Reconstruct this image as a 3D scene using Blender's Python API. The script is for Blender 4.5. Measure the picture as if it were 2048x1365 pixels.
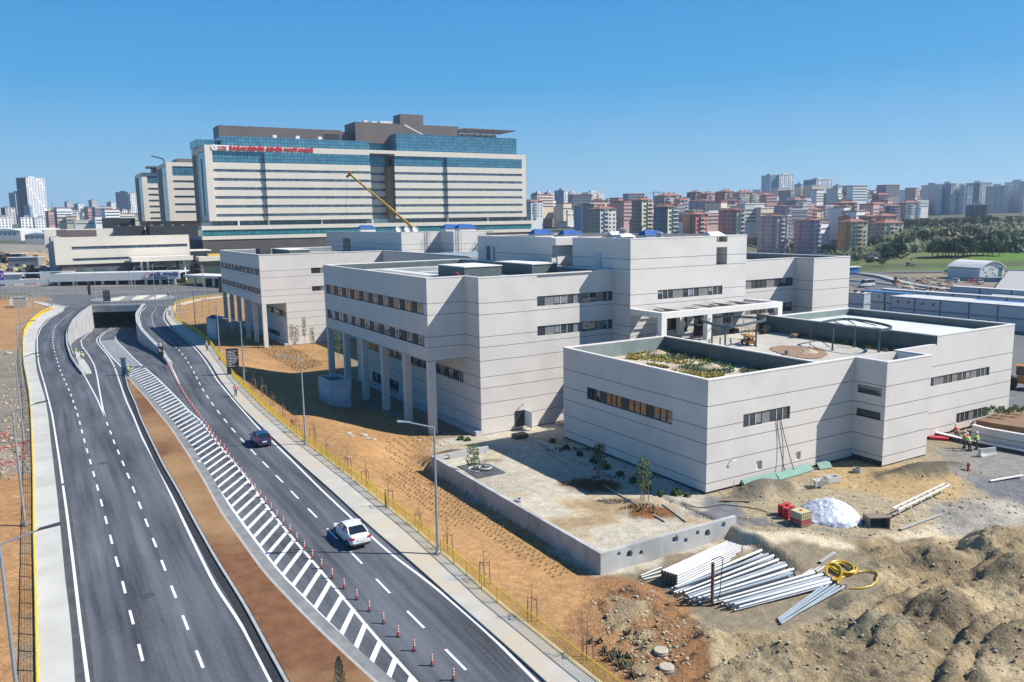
import bpy, bmesh, random
import numpy as np
from math import *
from mathutils import Vector, Matrix
random.seed(7)
S=bpy.context.scene
for o in list(bpy.data.objects): bpy.data.objects.remove(o)
COL=S.collection
# ---------------- camera (28 mm drone lens, 25 m up, tilted 8.6 deg down)
F=1593.;H=25.;PITCH=0.150557;ROLL=0.0165438;AX=-0.531643
cr,sr=cos(ROLL),sin(ROLL);cp,sp=cos(PITCH),sin(PITCH)
CM=np.array([[1,0,0],[0,-sp,cp],[0,-cp,-sp]])@np.array([[cr,-sr,0],[sr,cr,0],[0,0,1]])
cd=bpy.data.cameras.new('camera');cam=bpy.data.objects.new('camera',cd);COL.objects.link(cam)
cd.sensor_width=36;cd.lens=36*F/2048;cd.clip_start=.5;cd.clip_end=20000
r_,d_,f_=CM[:,0],CM[:,1],CM[:,2]
cam.matrix_world=Matrix(((r_[0],-d_[0],-f_[0],0),(r_[1],-d_[1],-f_[1],0),(r_[2],-d_[2],-f_[2],H),(0,0,0,1)))
S.camera=cam
# ---------------- sky and sun
SUN_EL=radians(44.5);SX,SY=0.9986,-0.052
w=bpy.data.worlds.new('World');S.world=w;w.use_nodes=True
nt=w.node_tree;sky=nt.nodes.new('ShaderNodeTexSky');sky.sky_type='NISHITA';sky.sun_disc=False
sky.sun_elevation=SUN_EL;sky.sun_rotation=atan2(SX,SY);sky.altitude=100;sky.air_density=1.0;sky.dust_density=.0;sky.ozone_density=8.0
bg=nt.nodes['Background']
tcw=nt.nodes.new('ShaderNodeTexCoord');sxw=nt.nodes.new('ShaderNodeSeparateXYZ');nt.links.new(tcw.outputs['Generated'],sxw.inputs[0])
cw=nt.nodes.new('ShaderNodeValToRGB');nt.links.new(sxw.outputs[2],cw.inputs[0])
for i,(p_,c_) in enumerate(((0.,(.330,.600,.800)),(.06,(.235,.520,.780)),(.16,(.060,.375,.765)),(.34,(.018,.260,.680)),(1.,(.012,.105,.370)))):
    e_=cw.color_ramp.elements[i] if i<2 else cw.color_ramp.elements.new(p_)
    e_.position=p_;e_.color=(*c_,1)
sc_=nt.nodes.new('ShaderNodeVectorMath');sc_.operation='SCALE';sc_.inputs['Scale'].default_value=12.8;nt.links.new(cw.outputs[0],sc_.inputs[0])
mw=nt.nodes.new('ShaderNodeMix');mw.data_type='RGBA';mw.inputs[0].default_value=.78;nt.links.new(sky.outputs[0],mw.inputs[6]);nt.links.new(sc_.outputs[0],mw.inputs[7]);nt.links.new(mw.outputs[2],bg.inputs[0]);bg.inputs[1].default_value=.054
sd=bpy.data.lights.new('sun','SUN');sd.energy=4.9;sd.angle=radians(.5);sd.color=(1,.955,.89)
so=bpy.data.objects.new('sun',sd);COL.objects.link(so)
sv=Vector((SX*cos(SUN_EL),SY*cos(SUN_EL),sin(SUN_EL)));so.rotation_euler=sv.to_track_quat('Z','Y').to_euler();so.location=(60,0,120)
S.view_settings.view_transform='Standard';S.view_settings.look='None';S.view_settings.gamma=1;S.view_settings.exposure=.67
# ---------------- helpers: places on the ground seen from the survey photograph
def ray(x,y): return CM@np.array([(x-1024)/F,(y-682.5)/F,1])
def G(x,y,z=0.):
    d=ray(x,y);return np.array([0,0,H])+d*((z-H)/d[2])
def GD(x,y,D):
    d=ray(x,y);return np.array([0,0,H])+d*(D/d[1])
U=np.array([sin(AX),cos(AX),0]);V=np.array([cos(AX),-sin(AX),0]);RZ=-AX
def UV(p): return float(np.dot(p[:3],U)),float(np.dot(p[:3],V))
def Wd(u,v,z=0.): return tuple(u*U+v*V+np.array([0,0,z]))
# ---------------- materials
MATS={};AK=.87
def mat(name,c,c2=None,sc=1.,rough=.8,bump=0.,bsc=None,metal=0.,spec=.5,obj=False,joints=None,streak=0,jw=.03,detail=6,emit=0,mix=(.35,.65),c3=None,sc3=.15):
    if name in MATS: return MATS[name]
    m=bpy.data.materials.new(name);MATS[name]=m;m.use_nodes=True;n=m.node_tree.nodes;l=m.node_tree.links
    c=tuple(v*AK for v in c);c2=c2 and tuple(v*AK for v in c2);c3=c3 and tuple(v*AK for v in c3)
    b=n['Principled BSDF'];b.inputs['Roughness'].default_value=rough;b.inputs['Metallic'].default_value=metal
    b.inputs['Specular IOR Level'].default_value=spec
    m.diffuse_color=(*c,1)
    b.inputs['Base Color'].default_value=(*c,1)
    if emit: b.inputs['Emission Color'].default_value=(*c,1);b.inputs['Emission Strength'].default_value=emit
    tc=None
    def coord():
        nonlocal tc
        if tc is None:
            if obj: t=n.new('ShaderNodeTexCoord');tc=t.outputs['Object']
            else: t=n.new('ShaderNodeNewGeometry');tc=t.outputs['Position']
        return tc
    def noise(s,d=detail,vec=None):
        t=n.new('ShaderNodeTexNoise');t.inputs['Scale'].default_value=s;t.inputs['Detail'].default_value=d
        l.new(vec or coord(),t.inputs['Vector']);return t.outputs['Fac']
    def mixc(fac,a,bb):
        t=n.new('ShaderNodeMix');t.data_type='RGBA'
        l.new(fac,t.inputs[0])
        for s,i in ((a,6),(bb,7)):
            if isinstance(s,tuple): t.inputs[i].default_value=(*s,1)
            else: l.new(s,t.inputs[i])
        return t.outputs[2]
    def rng(f,a,bb):
        t=n.new('ShaderNodeMapRange');t.inputs[1].default_value=a;t.inputs[2].default_value=bb;l.new(f,t.inputs[0]);return t.outputs[0]
    out=None
    if c2: out=mixc(rng(noise(sc),*mix),c,c2)
    if c3: out=mixc(rng(noise(sc3,4),.45,.62),out or c,c3)
    if streak:
        mp=n.new('ShaderNodeMapping');l.new(coord(),mp.inputs[0]);mp.inputs['Scale'].default_value=(1,1,.06)
        out=mixc(rng(noise(streak,5,mp.outputs[0]),.5,.75),out or c,tuple(x*.88 for x in c))
    if joints:
        g=n.new('ShaderNodeNewGeometry');sx=n.new('ShaderNodeSeparateXYZ');l.new(g.outputs['Position'],sx.inputs[0])
        acc=None
        for z in joints:
            t=n.new('ShaderNodeMath');t.operation='COMPARE';l.new(sx.outputs[2],t.inputs[0]);t.inputs[1].default_value=z;t.inputs[2].default_value=jw
            if acc is None: acc=t.outputs[0]
            else:
                q=n.new('ShaderNodeMath');q.operation='MAXIMUM';l.new(acc,q.inputs[0]);l.new(t.outputs[0],q.inputs[1]);acc=q.outputs[0]
        out=mixc(acc,out or c,(.09,.09,.1))
    if out: l.new(out,b.inputs['Base Color'])
    if bump:
        t=n.new('ShaderNodeBump');t.inputs['Strength'].default_value=1;t.inputs['Distance'].default_value=bump;l.new(noise(bsc or sc*3,8),t.inputs['Height']);l.new(t.outputs[0],b.inputs['Normal'])
    return m
def glass(name,c=(.03,.04,.045),rough=.04,var=0.):
    m=mat(name,c,rough=rough,spec=1.0);b=m.node_tree.nodes['Principled BSDF'];b.inputs['Coat Weight'].default_value=.6;b.inputs['Coat Roughness'].default_value=.02
    return m
# ---------------- mesh builder
class MB:
    def __init__(s): s.v=[];s.f=[];s.m=[];s.cur=0
    def add(s,vs,fs):
        k=len(s.v);s.v+=[tuple(p) for p in vs];s.f+=[tuple(i+k for i in f) for f in fs];s.m+=[s.cur]*len(fs);return s
    def box(s,x0,x1,y0,y1,z0,z1):
        return s.add([(x0,y0,z0),(x1,y0,z0),(x1,y1,z0),(x0,y1,z0),(x0,y0,z1),(x1,y0,z1),(x1,y1,z1),(x0,y1,z1)],[(3,2,1,0),(4,5,6,7),(0,1,5,4),(1,2,6,5),(2,3,7,6),(3,0,4,7)])
    def quad(s,a,b,c,d): return s.add([a,b,c,d],[(0,1,2,3)])
    def tube(s,p0,p1,r0,r1=None,n=8,cap=True):
        r1=r0 if r1 is None else r1;p0=Vector(p0);p1=Vector(p1);d=(p1-p0).normalized()
        a=d.orthogonal().normalized();b=d.cross(a);vs=[]
        for p,r in ((p0,r0),(p1,r1)):
            for i in range(n):
                t=2*pi*i/n;vs.append(p+a*cos(t)*r+b*sin(t)*r)
        fs=[(i,(i+1)%n,n+(i+1)%n,n+i) for i in range(n)]
        if cap: fs+=[tuple(range(n))[::-1],tuple(range(n,2*n))]
        return s.add(vs,fs)
    def path(s,pts,r,n=6):
        for a,b in zip(pts,pts[1:]): s.tube(a,b,r,r,n)
        return s
    def prism(s,poly,z0,z1):
        n=len(poly);z0=z0 if hasattr(z0,'__len__') else [z0]*n;z1=z1 if hasattr(z1,'__len__') else [z1]*n
        area=sum(poly[i][0]*poly[(i+1)%n][1]-poly[(i+1)%n][0]*poly[i][1] for i in range(n))
        if area<0: poly=poly[::-1];z0=z0[::-1];z1=z1[::-1]
        vs=[(p[0],p[1],z) for p,z in zip(poly,z0)]+[(p[0],p[1],z) for p,z in zip(poly,z1)]
        return s.add(vs,[tuple(range(n))[::-1],tuple(range(n,2*n))]+[(i,(i+1)%n,n+(i+1)%n,n+i) for i in range(n)])
    def lathe(s,prof,n=12,c=(0,0,0)):
        vs=[];m=len(prof)
        for r,z in prof:
            for i in range(n): t=2*pi*i/n;vs.append((c[0]+r*cos(t),c[1]+r*sin(t),c[2]+z))
        fs=[(j*n+i,j*n+(i+1)%n,(j+1)*n+(i+1)%n,(j+1)*n+i) for j in range(m-1) for i in range(n)]
        fs+=[tuple(range(n))[::-1],tuple(range((m-1)*n,m*n))]
        return s.add(vs,fs)
    def obb(s,c,ax,ay,hx,hy,z0,z1):
        ps=[(c[0]+ax[0]*i*hx+ay[0]*j*hy,c[1]+ax[1]*i*hx+ay[1]*j*hy) for i,j in ((-1,-1),(1,-1),(1,1),(-1,1))]
        return s.prism(ps,z0,z1)
    def build(s,name,mats,parent=None,smooth=False,label=None,loc=None,rotz=0):
        me=bpy.data.meshes.new(name)
        me.from_pydata(s.v,[],s.f)
        for m in (mats if isinstance(mats,(list,tuple)) else [mats]): me.materials.append(m)
        if any(s.m): me.polygons.foreach_set('material_index',s.m)
        if smooth: me.polygons.foreach_set('use_smooth',[True]*len(s.f))
        me.update()
        o=bpy.data.objects.new(name,me);COL.objects.link(o)
        if parent: o.parent=parent
        if label: o['label']=label
        if loc is not None: o.location=loc
        if rotz: o.rotation_euler[2]=rotz
        return o
def tag(o,label=None,cat=None,group=None,kind=None):
    if label: o['label']=label
    if cat: o['category']=cat
    if group: o['group']=group
    if kind: o['kind']=kind
    return o
def thing(name,label,cat,loc=(0,0,0),rotz=0,group=None):
    o=bpy.data.objects.new(name,None);COL.objects.link(o);o.empty_display_size=.5
    o.location=tuple(float(x) for x in loc);o.rotation_euler=(0,0,rotz);return tag(o,label,cat,group)
def struct(name,mb,m,label=None,**k): return tag(mb.build(name,m,**k),label or name.replace('_',' '),name.replace('_',' '),None,'structure')
KIDS={}
def dup(root,loc,rotz=0,label=None,group=None,scale=None):
    def cp_(o,par):
        c=o.copy();COL.objects.link(c)
        if par: c.parent=par
        for ch in [x for x in ALLCH(o)]: cp_(ch,c)
        return c
    r=cp_(root,None);r.location=tuple(float(x) for x in loc);r.rotation_euler=(0,0,rotz)
    if scale: r.scale=scale if hasattr(scale,'__len__') else (scale,)*3
    if label: r['label']=label
    if group: r['group']=group
    return r
def ALLCH(o): return o.children
ORD='first second third fourth fifth sixth seventh eighth ninth tenth eleventh twelfth thirteenth fourteenth fifteenth sixteenth seventeenth eighteenth nineteenth twentieth'.split()
def ordn(i):
    if i<20: return ORD[i]
    t=['twenty','thirty','forty','fifty','sixty','seventy','eighty'][(i+1)//10-2]
    return t+'-'+ORD[(i+1)%10-1] if (i+1)%10 else t[:-1]+'ieth'
def resample(P,step):
    P=np.array(P,float);d=np.hypot(*np.diff(P[:,:2],axis=0).T);s=np.r_[0,np.cumsum(d)];n=max(2,int(round(s[-1]/step))+1);t=np.linspace(0,s[-1],n)
    return np.stack([np.interp(t,s,P[:,k]) for k in range(P.shape[1])],1)
def smooth(P,it=2):
    P=np.array(P,float)
    for _ in range(it):
        Q=P.copy();Q[1:-1]=.25*P[:-2]+.5*P[1:-1]+.25*P[2:];P=Q
    return P
def g2(pts,z=0.): return np.array([G(x,y,z)[:2] for x,y in pts])
def line(pts,step=1.5,z=0.): return smooth(resample(g2(pts,z),step),3)
def normals(P):
    d=np.gradient(P[:,:2],axis=0);d/=np.hypot(d[:,0],d[:,1])[:,None]+1e-9;return np.stack([-d[:,1],d[:,0]],1)
def offs(P,o):
    Q=P.copy();Q[:,:2]+=normals(P)*o;return Q
def ribbon(mb,P,wd,z):
    n=normals(P);L=P[:,:2]+n*wd/2;R=P[:,:2]-n*wd/2;zz=z if hasattr(z,'__len__') else [z]*len(P)
    vs=[(*a,q) for a,q in zip(L,zz)]+[(*a,q) for a,q in zip(R,zz)];k=len(P)
    mb.add(vs,[(k+i,k+i+1,i+1,i) for i in range(k-1)])
def strip(mb,A,B,z0,z1=None):
    """solid kerbed strip between two polylines A (left) and B (right)"""
    n=max(len(A),len(B));A=resample(A,np.hypot(*np.diff(A,axis=0).T).sum()/n)[:n];B=resample(B,np.hypot(*np.diff(B,axis=0).T).sum()/n)[:n];n=min(len(A),len(B));A=A[:n];B=B[:n]
    vs=[(*a,z1) for a in A]+[(*b,z1) for b in B]+[(*a,z0) for a in A]+[(*b,z0) for b in B]
    fs=[(n+i,n+i+1,i+1,i) for i in range(n-1)]+[(i,i+1,2*n+i+1,2*n+i) for i in range(n-1)]+[(n+i+1,n+i,3*n+i,3*n+i+1) for i in range(n-1)]+[(0,2*n,3*n,n),(n-1,2*n-1,4*n-1,3*n-1)]
    mb.add(vs,fs);return n
def uvstrip(name,A,B,za,zb,m,nx=8,ny=None):
    """road sheet between polylines, uv = metres across, metres along"""
    L=np.hypot(*np.diff(A[:,:2],axis=0).T).sum();ny=ny or int(L/1.5)+2
    def rs(P): 
        d=np.hypot(*np.diff(P[:,:2],axis=0).T);s=np.r_[0,np.cumsum(d)];t=np.linspace(0,s[-1],ny);return np.stack([np.interp(t,s,P[:,k]) for k in range(2)],1)
    A=rs(A);B=rs(B);za=np.interp(np.linspace(0,1,ny),np.linspace(0,1,len(za)),za) if hasattr(za,'__len__') else np.full(ny,za);zb=np.interp(np.linspace(0,1,ny),np.linspace(0,1,len(zb)),zb) if hasattr(zb,'__len__') else np.full(ny,zb)
    vs=[];uv=[]
    W0=np.hypot(*(A-B).T).mean()
    for j in range(ny):
        for i in range(nx+1):
            t=i/nx;p=A[j]*(1-t)+B[j]*t;vs.append((p[0],p[1],za[j]*(1-t)+zb[j]*t));uv.append((t*W0,j/(ny-1)*L))
    fs=[(j*(nx+1)+i,j*(nx+1)+i+1,(j+1)*(nx+1)+i+1,(j+1)*(nx+1)+i) for j in range(ny-1) for i in range(nx)]
    me=bpy.data.meshes.new(name);me.from_pydata(vs,[],fs);me.materials.append(m)
    u=me.uv_layers.new(name='UVMap')
    for lp in me.loops: u.data[lp.index].uv=uv[lp.vertex_index]
    me.update();o=bpy.data.objects.new(name,me);COL.objects.link(o);return o
SOILK=.64
# ================= digitised plan (pixels of the survey photograph, dropped onto the ground)
R1=[(106.6,619.6),(89,626.6),(70.3,639.5),(56.3,654.8),(48,670),(45.7,693.4),(45.7,721.6),(48,745),(52.7,768.4),(57.4,796.6),(61.4,840),(65.4,965.5),(66.2,1089.7),(69.5,1213.8),(72.4,1364.8),(75,1480)]
R2=[(130,615),(127.7,620.8),(93.7,639.5),(77.3,658.3),(70.3,684),(70.3,714.5),(73.8,742.6),(80.9,768.4),(90.2,796.6),(97.3,840),(101.4,882.8),(113.8,986),(122,1069),(131.6,1172.4),(142.8,1255),(149.8,1364.8),(158,1480)]
R3=[(127.7,622),(100.8,637),(82,656),(74.5,674.7),(74.5,698),(77.3,726),(82,745),(89,768.4),(96,796.6),(104.3,829.4),(118,915.9),(134.5,1031.7),(146.9,1131),(159.3,1238.6),(175.9,1364.8),(191,1480)]
D1=[(147.7,623),(129,637),(112.5,651),(106,665.3),(105.5,684),(109,702.8),(114.8,724),(121.9,745),(131.2,766),(140.6,787),(150,814),(157.2,837),(170.5,889),(185.4,940.7),(201.5,1000.7),(220.6,1073),(231.7,1116.5),(245,1164),(259,1220),(276.4,1286),(293.8,1356.5),(323,1480)]
WLp=[(173.4,749.2),(161.7,735.6),(150,719),(140.6,693.4),(138.3,674.7),(140.6,658.3),(147.7,644.2),(164,627.8),(184,613.8)]
WRp=[(330,722),(316.4,700),(297.7,681.7),(281,663),(271.9,646.6),(270.7,630),(283.6,611.4)]
EP=(340,733)
VL=[(137,672),(139,690),(146,707.5),(161.7,738),(178,768.4),(194.5,799),(209.8,835)]
VR=[(190,655),(173.4,670),(161.7,681.7),(164,693.4),(178,712),(188.7,731),(194.5,754.4),(200.4,789.5),(206.2,820),(210.5,835)]
D2=[(210.5,838),(222.2,868),(229.7,889),(238.8,909.7),(248.3,932.4),(259.9,960.6),(271,989.5),(283.9,1021.4),(297.9,1058.6),(314.5,1100),(332.7,1146.8),(353,1199.3),(377.4,1263.4),(407.6,1340),(460,1470)]
RE=[(223.8,656),(206.2,665.3),(194.5,675.9),(193.4,684),(203.9,698),(218,714.5),(227.3,731),(234.4,749.7),(243.75,777.8),(253,803.6),(267.2,834),(285.5,878.6),(314.5,932.4),(343.4,992.4),(372.4,1054.5),(401.4,1114.5),(430.3,1172.4),(484.2,1252),(541.8,1365),(600,1480)]
ML=[(249.6,752),(255.5,778),(269.5,808),(280,838),(291,862),(322.8,928.3),(355.9,986),(391,1052.4),(430.3,1122.8),(488.7,1216.5),(533,1300.8),(568.4,1365),(630,1480)]
MR=[(249.6,752),(255.5,754.4),(271.9,773),(295.3,799),(314,822.3),(343.4,858),(376.6,907.6),(409.7,961.4),(444.3,1026),(488.7,1088),(533,1150),(577.3,1196.6),(621.6,1243),(666,1285),(710.3,1327.4),(745.7,1358.4),(860,1460)]
CL=[(230.9,656),(211,665.3),(200.4,674.7),(199.2,684),(211,700.5),(225,716.9),(241.4,733.3),(255.5,747.3),(276.6,768.4),(304.7,799),(328,827),(355.9,860),(401.4,928.3),(444.3,990.5),(479.8,1039.3),(515.2,1088),(555,1141.2),(599.5,1187.8),(643.8,1234.3),(688,1276.4),(732.5,1323),(772.3,1362.8),(880,1470)]
CR=[(248.4,654.8),(234.4,665.3),(230.9,677),(234.4,684),(248.4,698),(267.2,716.9),(288.3,735.6),(314,756.7),(337.5,780),(358.6,801.3),(379.7,824.7),(400,839.8),(444.3,897.4),(488.7,950.6),(533,1012.7),(577.3,1068),(621.6,1119),(666,1172),(710.3,1225.4),(754.6,1278.6),(799,1327.4),(830,1362.8),(930,1470)]
LR=[(328,702.8),(339.8,726),(351.6,752),(358.6,768)]
LU=[(293,613.8),(281,625.5),(277.7,637),(283.6,656),(297.7,677),(314,693.4),(328,706)]
DR=[(312.9,616),(303.5,630),(304.7,644),(311.7,658),(328,674.7),(344.5,687.6),(358.6,701.6),(372.7,719.2),(386.7,742.7),(398.4,766),(404.4,777.7),(413.3,792),(424.4,808),(436.3,824),(450.5,841.6),(467.4,862),(486.4,883),(510.8,909.4),(536.5,935.5),(564,964),(595.5,997),(629,1031),(661.5,1066),(712.5,1116),(760,1167),(820.6,1229.4),(892,1300.8),(1000,1410)]
ER=[(334,616),(328,627.8),(328,639.5),(339.8,656),(363.3,672.3),(386.7,693.4),(403,712),(419.5,735.6),(433.2,760),(466.5,799.9),(515.2,855.3),(577.3,915),(643.8,981.6),(710.3,1043.7),(776.8,1105.7),(862,1168.3),(924,1222),(986,1275.9),(1073,1364.8),(1180,1470)]
KR=[(339.8,613.8),(332.8,627.8),(335,639.5),(349,658.3),(372.7,675.9),(396,695.8),(421.9,726),(442,760),(479.8,808.8),(533,862),(599.5,924),(666,981.6),(732.4,1043.7),(799,1101),(841.4,1137),(903.4,1193),(965.5,1246.9),(1027.6,1300.7),(1098,1364.8),(1210,1470)]
FR=[(351.6,611.4),(349,625.5),(351.6,637),(365.6,651),(398.4,670),(421.9,691),(438.3,714.5),(454.7,735.6),(471,760),(528.5,817.6),(595,875),(648,915),(710.3,963.9),(776.8,1017),(843.3,1070.3),(862,1106-22),(932.4,1150),(998.6,1209.7),(1073,1267.6),(1164,1342),(1197,1364.8),(1330,1475)]
FR[15]=(880,1104)
def cut(P,y0,y1): return [p for p in P if y0<=p[1]<=y1]
def zr(Y): # ramp level
    t=np.clip((np.asarray(Y)-140)/108.,0,1);return -7.0*(t*t*(3-2*t)*.5+t*.5)
def gz(x,y):
    z=0.
    for _ in range(30): p=G(x,y,z);z=.6*z+.4*float(zr(p[1]))
    return p
def lineR(pts,step=1.5):
    P=smooth(resample(np.array([gz(*p) for p in pts]),step),3);P[:,2]=zr(P[:,1]);return P
WL=smooth(resample(g2(WLp),2.),2);WR=smooth(resample(g2([EP]+WRp),2.),2)
HOLE=np.vstack([WL,WR[::-1]])
def inpoly(X,Y,P):
    r=np.zeros(X.shape,bool);n=len(P)
    for i in range(n):
        x0,y0=P[i][:2];x1,y1=P[(i+1)%n][:2]
        c=((y0>Y)!=(y1>Y))
        with np.errstate(divide='ignore',invalid='ignore'): r^=c&(X<(x1-x0)*(Y-y0)/((y1-y0) if y1!=y0 else 1e-9)+x0)
    return r
# ---------- value noise
_rs=np.random.RandomState(3);_T=_rs.rand(256,256)
def vn(X,Y):
    xi=np.floor(X).astype(int);yi=np.floor(Y).astype(int);fx=X-xi;fy=Y-yi;fx=fx*fx*(3-2*fx);fy=fy*fy*(3-2*fy)
    a=_T[xi&255,yi&255];b=_T[(xi+1)&255,yi&255];c=_T[xi&255,(yi+1)&255];d=_T[(xi+1)&255,(yi+1)&255]
    return (a*(1-fx)+b*fx)*(1-fy)+(c*(1-fx)+d*fx)*fy
def fbm(X,Y,s,o=4,g=.5):
    r=0;a=1;t=0
    for k in range(o): r=r+a*vn(X*s*2**k+17*k,Y*s*2**k+9*k);t+=a;a*=g
    return r/t
# ---------- far relief: valley and built-up ridges, by bearing
TY=np.array([0,300,380,450,520,650,800,1000,1300,1800,2600,4000,7000.])
TA=np.array([-.75,-.5,-.35,0.02,.12,.26,.34,.42,.47,.75])
TZ=np.array([[0,0,3,8,11,15,18,22,30,45,60,80,110],[0,0,2,6,9,12,16,20,28,40,55,75,105],[0,0,0,0,0,0,4,10,18,30,45,75,105],[0,0,0,0,0,5,10,18,28,40,60,100,105],
[0,0,0,0,1,7,12,20,32,45,66,106,105],[0,0,0,0,0,4,12,22,36,52,68,104,105],[0,0,-1,-3,-6,-9,-4,12,34,52,66,90,105],[0,0,0,-1,-5,-10,-6,9,33,52,66,90,105],[0,0,2,5,6,8,12,20,36,50,66,90,105],[0,0,3,7,9,11,15,24,36,50,66,90,105]],float)
def relief(X,Y):
    a=np.clip(X/np.maximum(Y,1),TA[0],TA[-1]);Yc=np.clip(Y,0,6999)
    i=np.clip(np.searchsorted(TA,a)-1,0,len(TA)-2);j=np.clip(np.searchsorted(TY,Yc)-1,0,len(TY)-2)
    fa=(a-TA[i])/(TA[i+1]-TA[i]);fy=(Yc-TY[j])/(TY[j+1]-TY[j])
    return (TZ[i,j]*(1-fa)+TZ[i+1,j]*fa)*(1-fy)+(TZ[i,j+1]*(1-fa)+TZ[i+1,j+1]*fa)*fy
PX=lambda pts:g2(pts)
EXC=PX([(1195,1200),(1260,1170),(1330,1215),(1420,1262),(1560,1275),(1700,1215),(1780,1160),(1690,1090),(1800,1085),(1930,1075),(2100,1050),(2600,1100),(2600,1700),(1300,1700),(1290,1365),(1230,1280)])
def sd(X,Y,P): # soft inside mask
    m=inpoly(X,Y,P).astype(float);return m
def mound(X,Y,c,rx,ry,h,ang=0.,n=.35):
    c0,s0=cos(ang),sin(ang);dx=X-c[0];dy=Y-c[1];a=(dx*c0+dy*s0)/rx;b=(-dx*s0+dy*c0)/ry
    r=np.sqrt(a*a+b*b)+n*(fbm(X,Y,.8,4)-.5);return h*np.clip(1-r,0,1)**.8
MND=[((1525,985),4.2,1.7,1.3,.45),((1845,945),5.6,1.6,1.1,.35),((1960,1030),4.2,2.6,1.0,.3),((1890,1215),3.,2.2,1.1,0),((1990,1100),3.2,2.4,1.6,.5),((2040,1160),3,2.5,1.5,0),((1880,1120),2.6,1.7,.9,0),((1420,1300),2.4,1.5,.8,.8),((1560,1320),2.4,1.4,.8,.3),((1750,1270),2.4,1.8,1.0,.2),((2010,1290),2.6,2,1.0,0),
 ((1285,1023),2.0,1.5,.35,.3),((1180,970),2.7,1.5,.28,.3),((1700,1210),2,1.2,.7,.7),((905,905),2.2,1,.4,.3),((60,505),0,0,0,0),((1480,1108),3.5,1.4,.6,.3),((978,925),1.1,.8,.45,0)]
def ss(t): t=np.clip(t,0,1);return t*t*(3-2*t)
def plateau(X,Y):
    """raised patio and yard round the low building"""
    u=X*U[0]+Y*U[1];v=X*V[0]+Y*V[1]
    a=((v>32.64)&(v<=44.6)&(u>43.35))*1.0
    b=ss((u-33)/8.)*ss((v-44.2)/.9)
    r=np.maximum(a,b)*(1-ss((u-71)/9.))*(1-ss((v-101)/16.))
    return r
def base(x,y): x=np.array([float(x)]);y=np.array([float(y)]);return float(relief(x,y)[0]+plateau(x,y)[0])
def GZ(px,py):
    z=0.
    for _ in range(25): p=G(px,py,z);z=.5*z+.5*base(p[0],p[1])
    return np.array([p[0],p[1],base(p[0],p[1])])
def topx(X,Y,Z):
    d=[X,Y,Z-H];q=[sum(CM[k,i]*d[k] for k in range(3)) for i in range(3)]
    return 1024+F*q[0]/q[2],682.5+F*q[1]/q[2]
MC={}
def height(X,Y):
    z=relief(X,Y)+plateau(X,Y)
    near=(Y<230)&(np.abs(X)<160)
    z=z+np.where(Y>360,(fbm(X,Y,.01,3)-.5)*4*np.clip((Y-360)/300,0,1),0)
    m=np.zeros_like(X)
    ex=inpoly(X,Y,EXC).astype(float)
    # soften the mask edge with a few jittered copies
    for dx,dy in ((.8,0),(-.8,0),(0,.8),(0,-.8),(1.5,1.5),(-1.5,1.5)): ex=ex+inpoly(X+dx,Y+dy,EXC)
    ex/=7.
    q=fbm(X*1.0+5,Y*1.0,.30,3);rg=1-np.abs(2*fbm(X,Y,.42,5,.55)-1);rg2=1-np.abs(2*fbm(X+40,Y,1.15,4,.55)-1)
    lump=fbm(X,Y,1.1,4)
    a=X*.80+Y*.6;b=-X*.6+Y*.80
    rut=np.exp(-((((b+1.2*np.sin(a*.22))%5.2)-1.6)/.28)**2)+np.exp(-((((b+1.2*np.sin(a*.22))%5.2)-3.0)/.28)**2)
    z=z+ex*(1.15*(q-.45)+.50*(rg-.6)+.25*(lump-.5)+.42*(rg2-.72)+.16*(fbm(X+9,Y,2.3,2)-.5)-.42*rut*np.clip((fbm(X,Y,.12,2)-.36)*8,0,1)+.15)
    for (p,rx,ry,h,an) in MND:
        if h: 
            c=MC.setdefault(p,GZ(*p) if p not in MC else None) if p not in MC else MC[p]
            z=z+mound(X,Y,c,rx,ry,h,an)
    for (px,py,h,r) in ((58,512,3,16),(28,505,2,14)):
        c=GD(px,py,470);z=z+h*np.exp(-(((X-c[0])**2+(Y-c[1])**2)/r**2))*(.8+.4*fbm(X,Y,.08))
    soil=inpoly(X,Y,SOILR)
    z=z+np.where(soil,.10*(fbm(X,Y,.9,4)-.5)-.03,0)
    rough=(Y<230)&~soil
    z=z+np.where(rough,.10*(fbm(X,Y,.7,4)-.55),0)
    return z
SOILR=PX([(360,606),(440,592),(480,600),(640,690),(700,800),(868,868),(866,950),(1202,1160),(1300,1200),(1400,1500),(1230,1500),(1080,1268),(890,1118),(710,966),(560,850),(455,736),(400,672),(352,630)])
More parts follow.
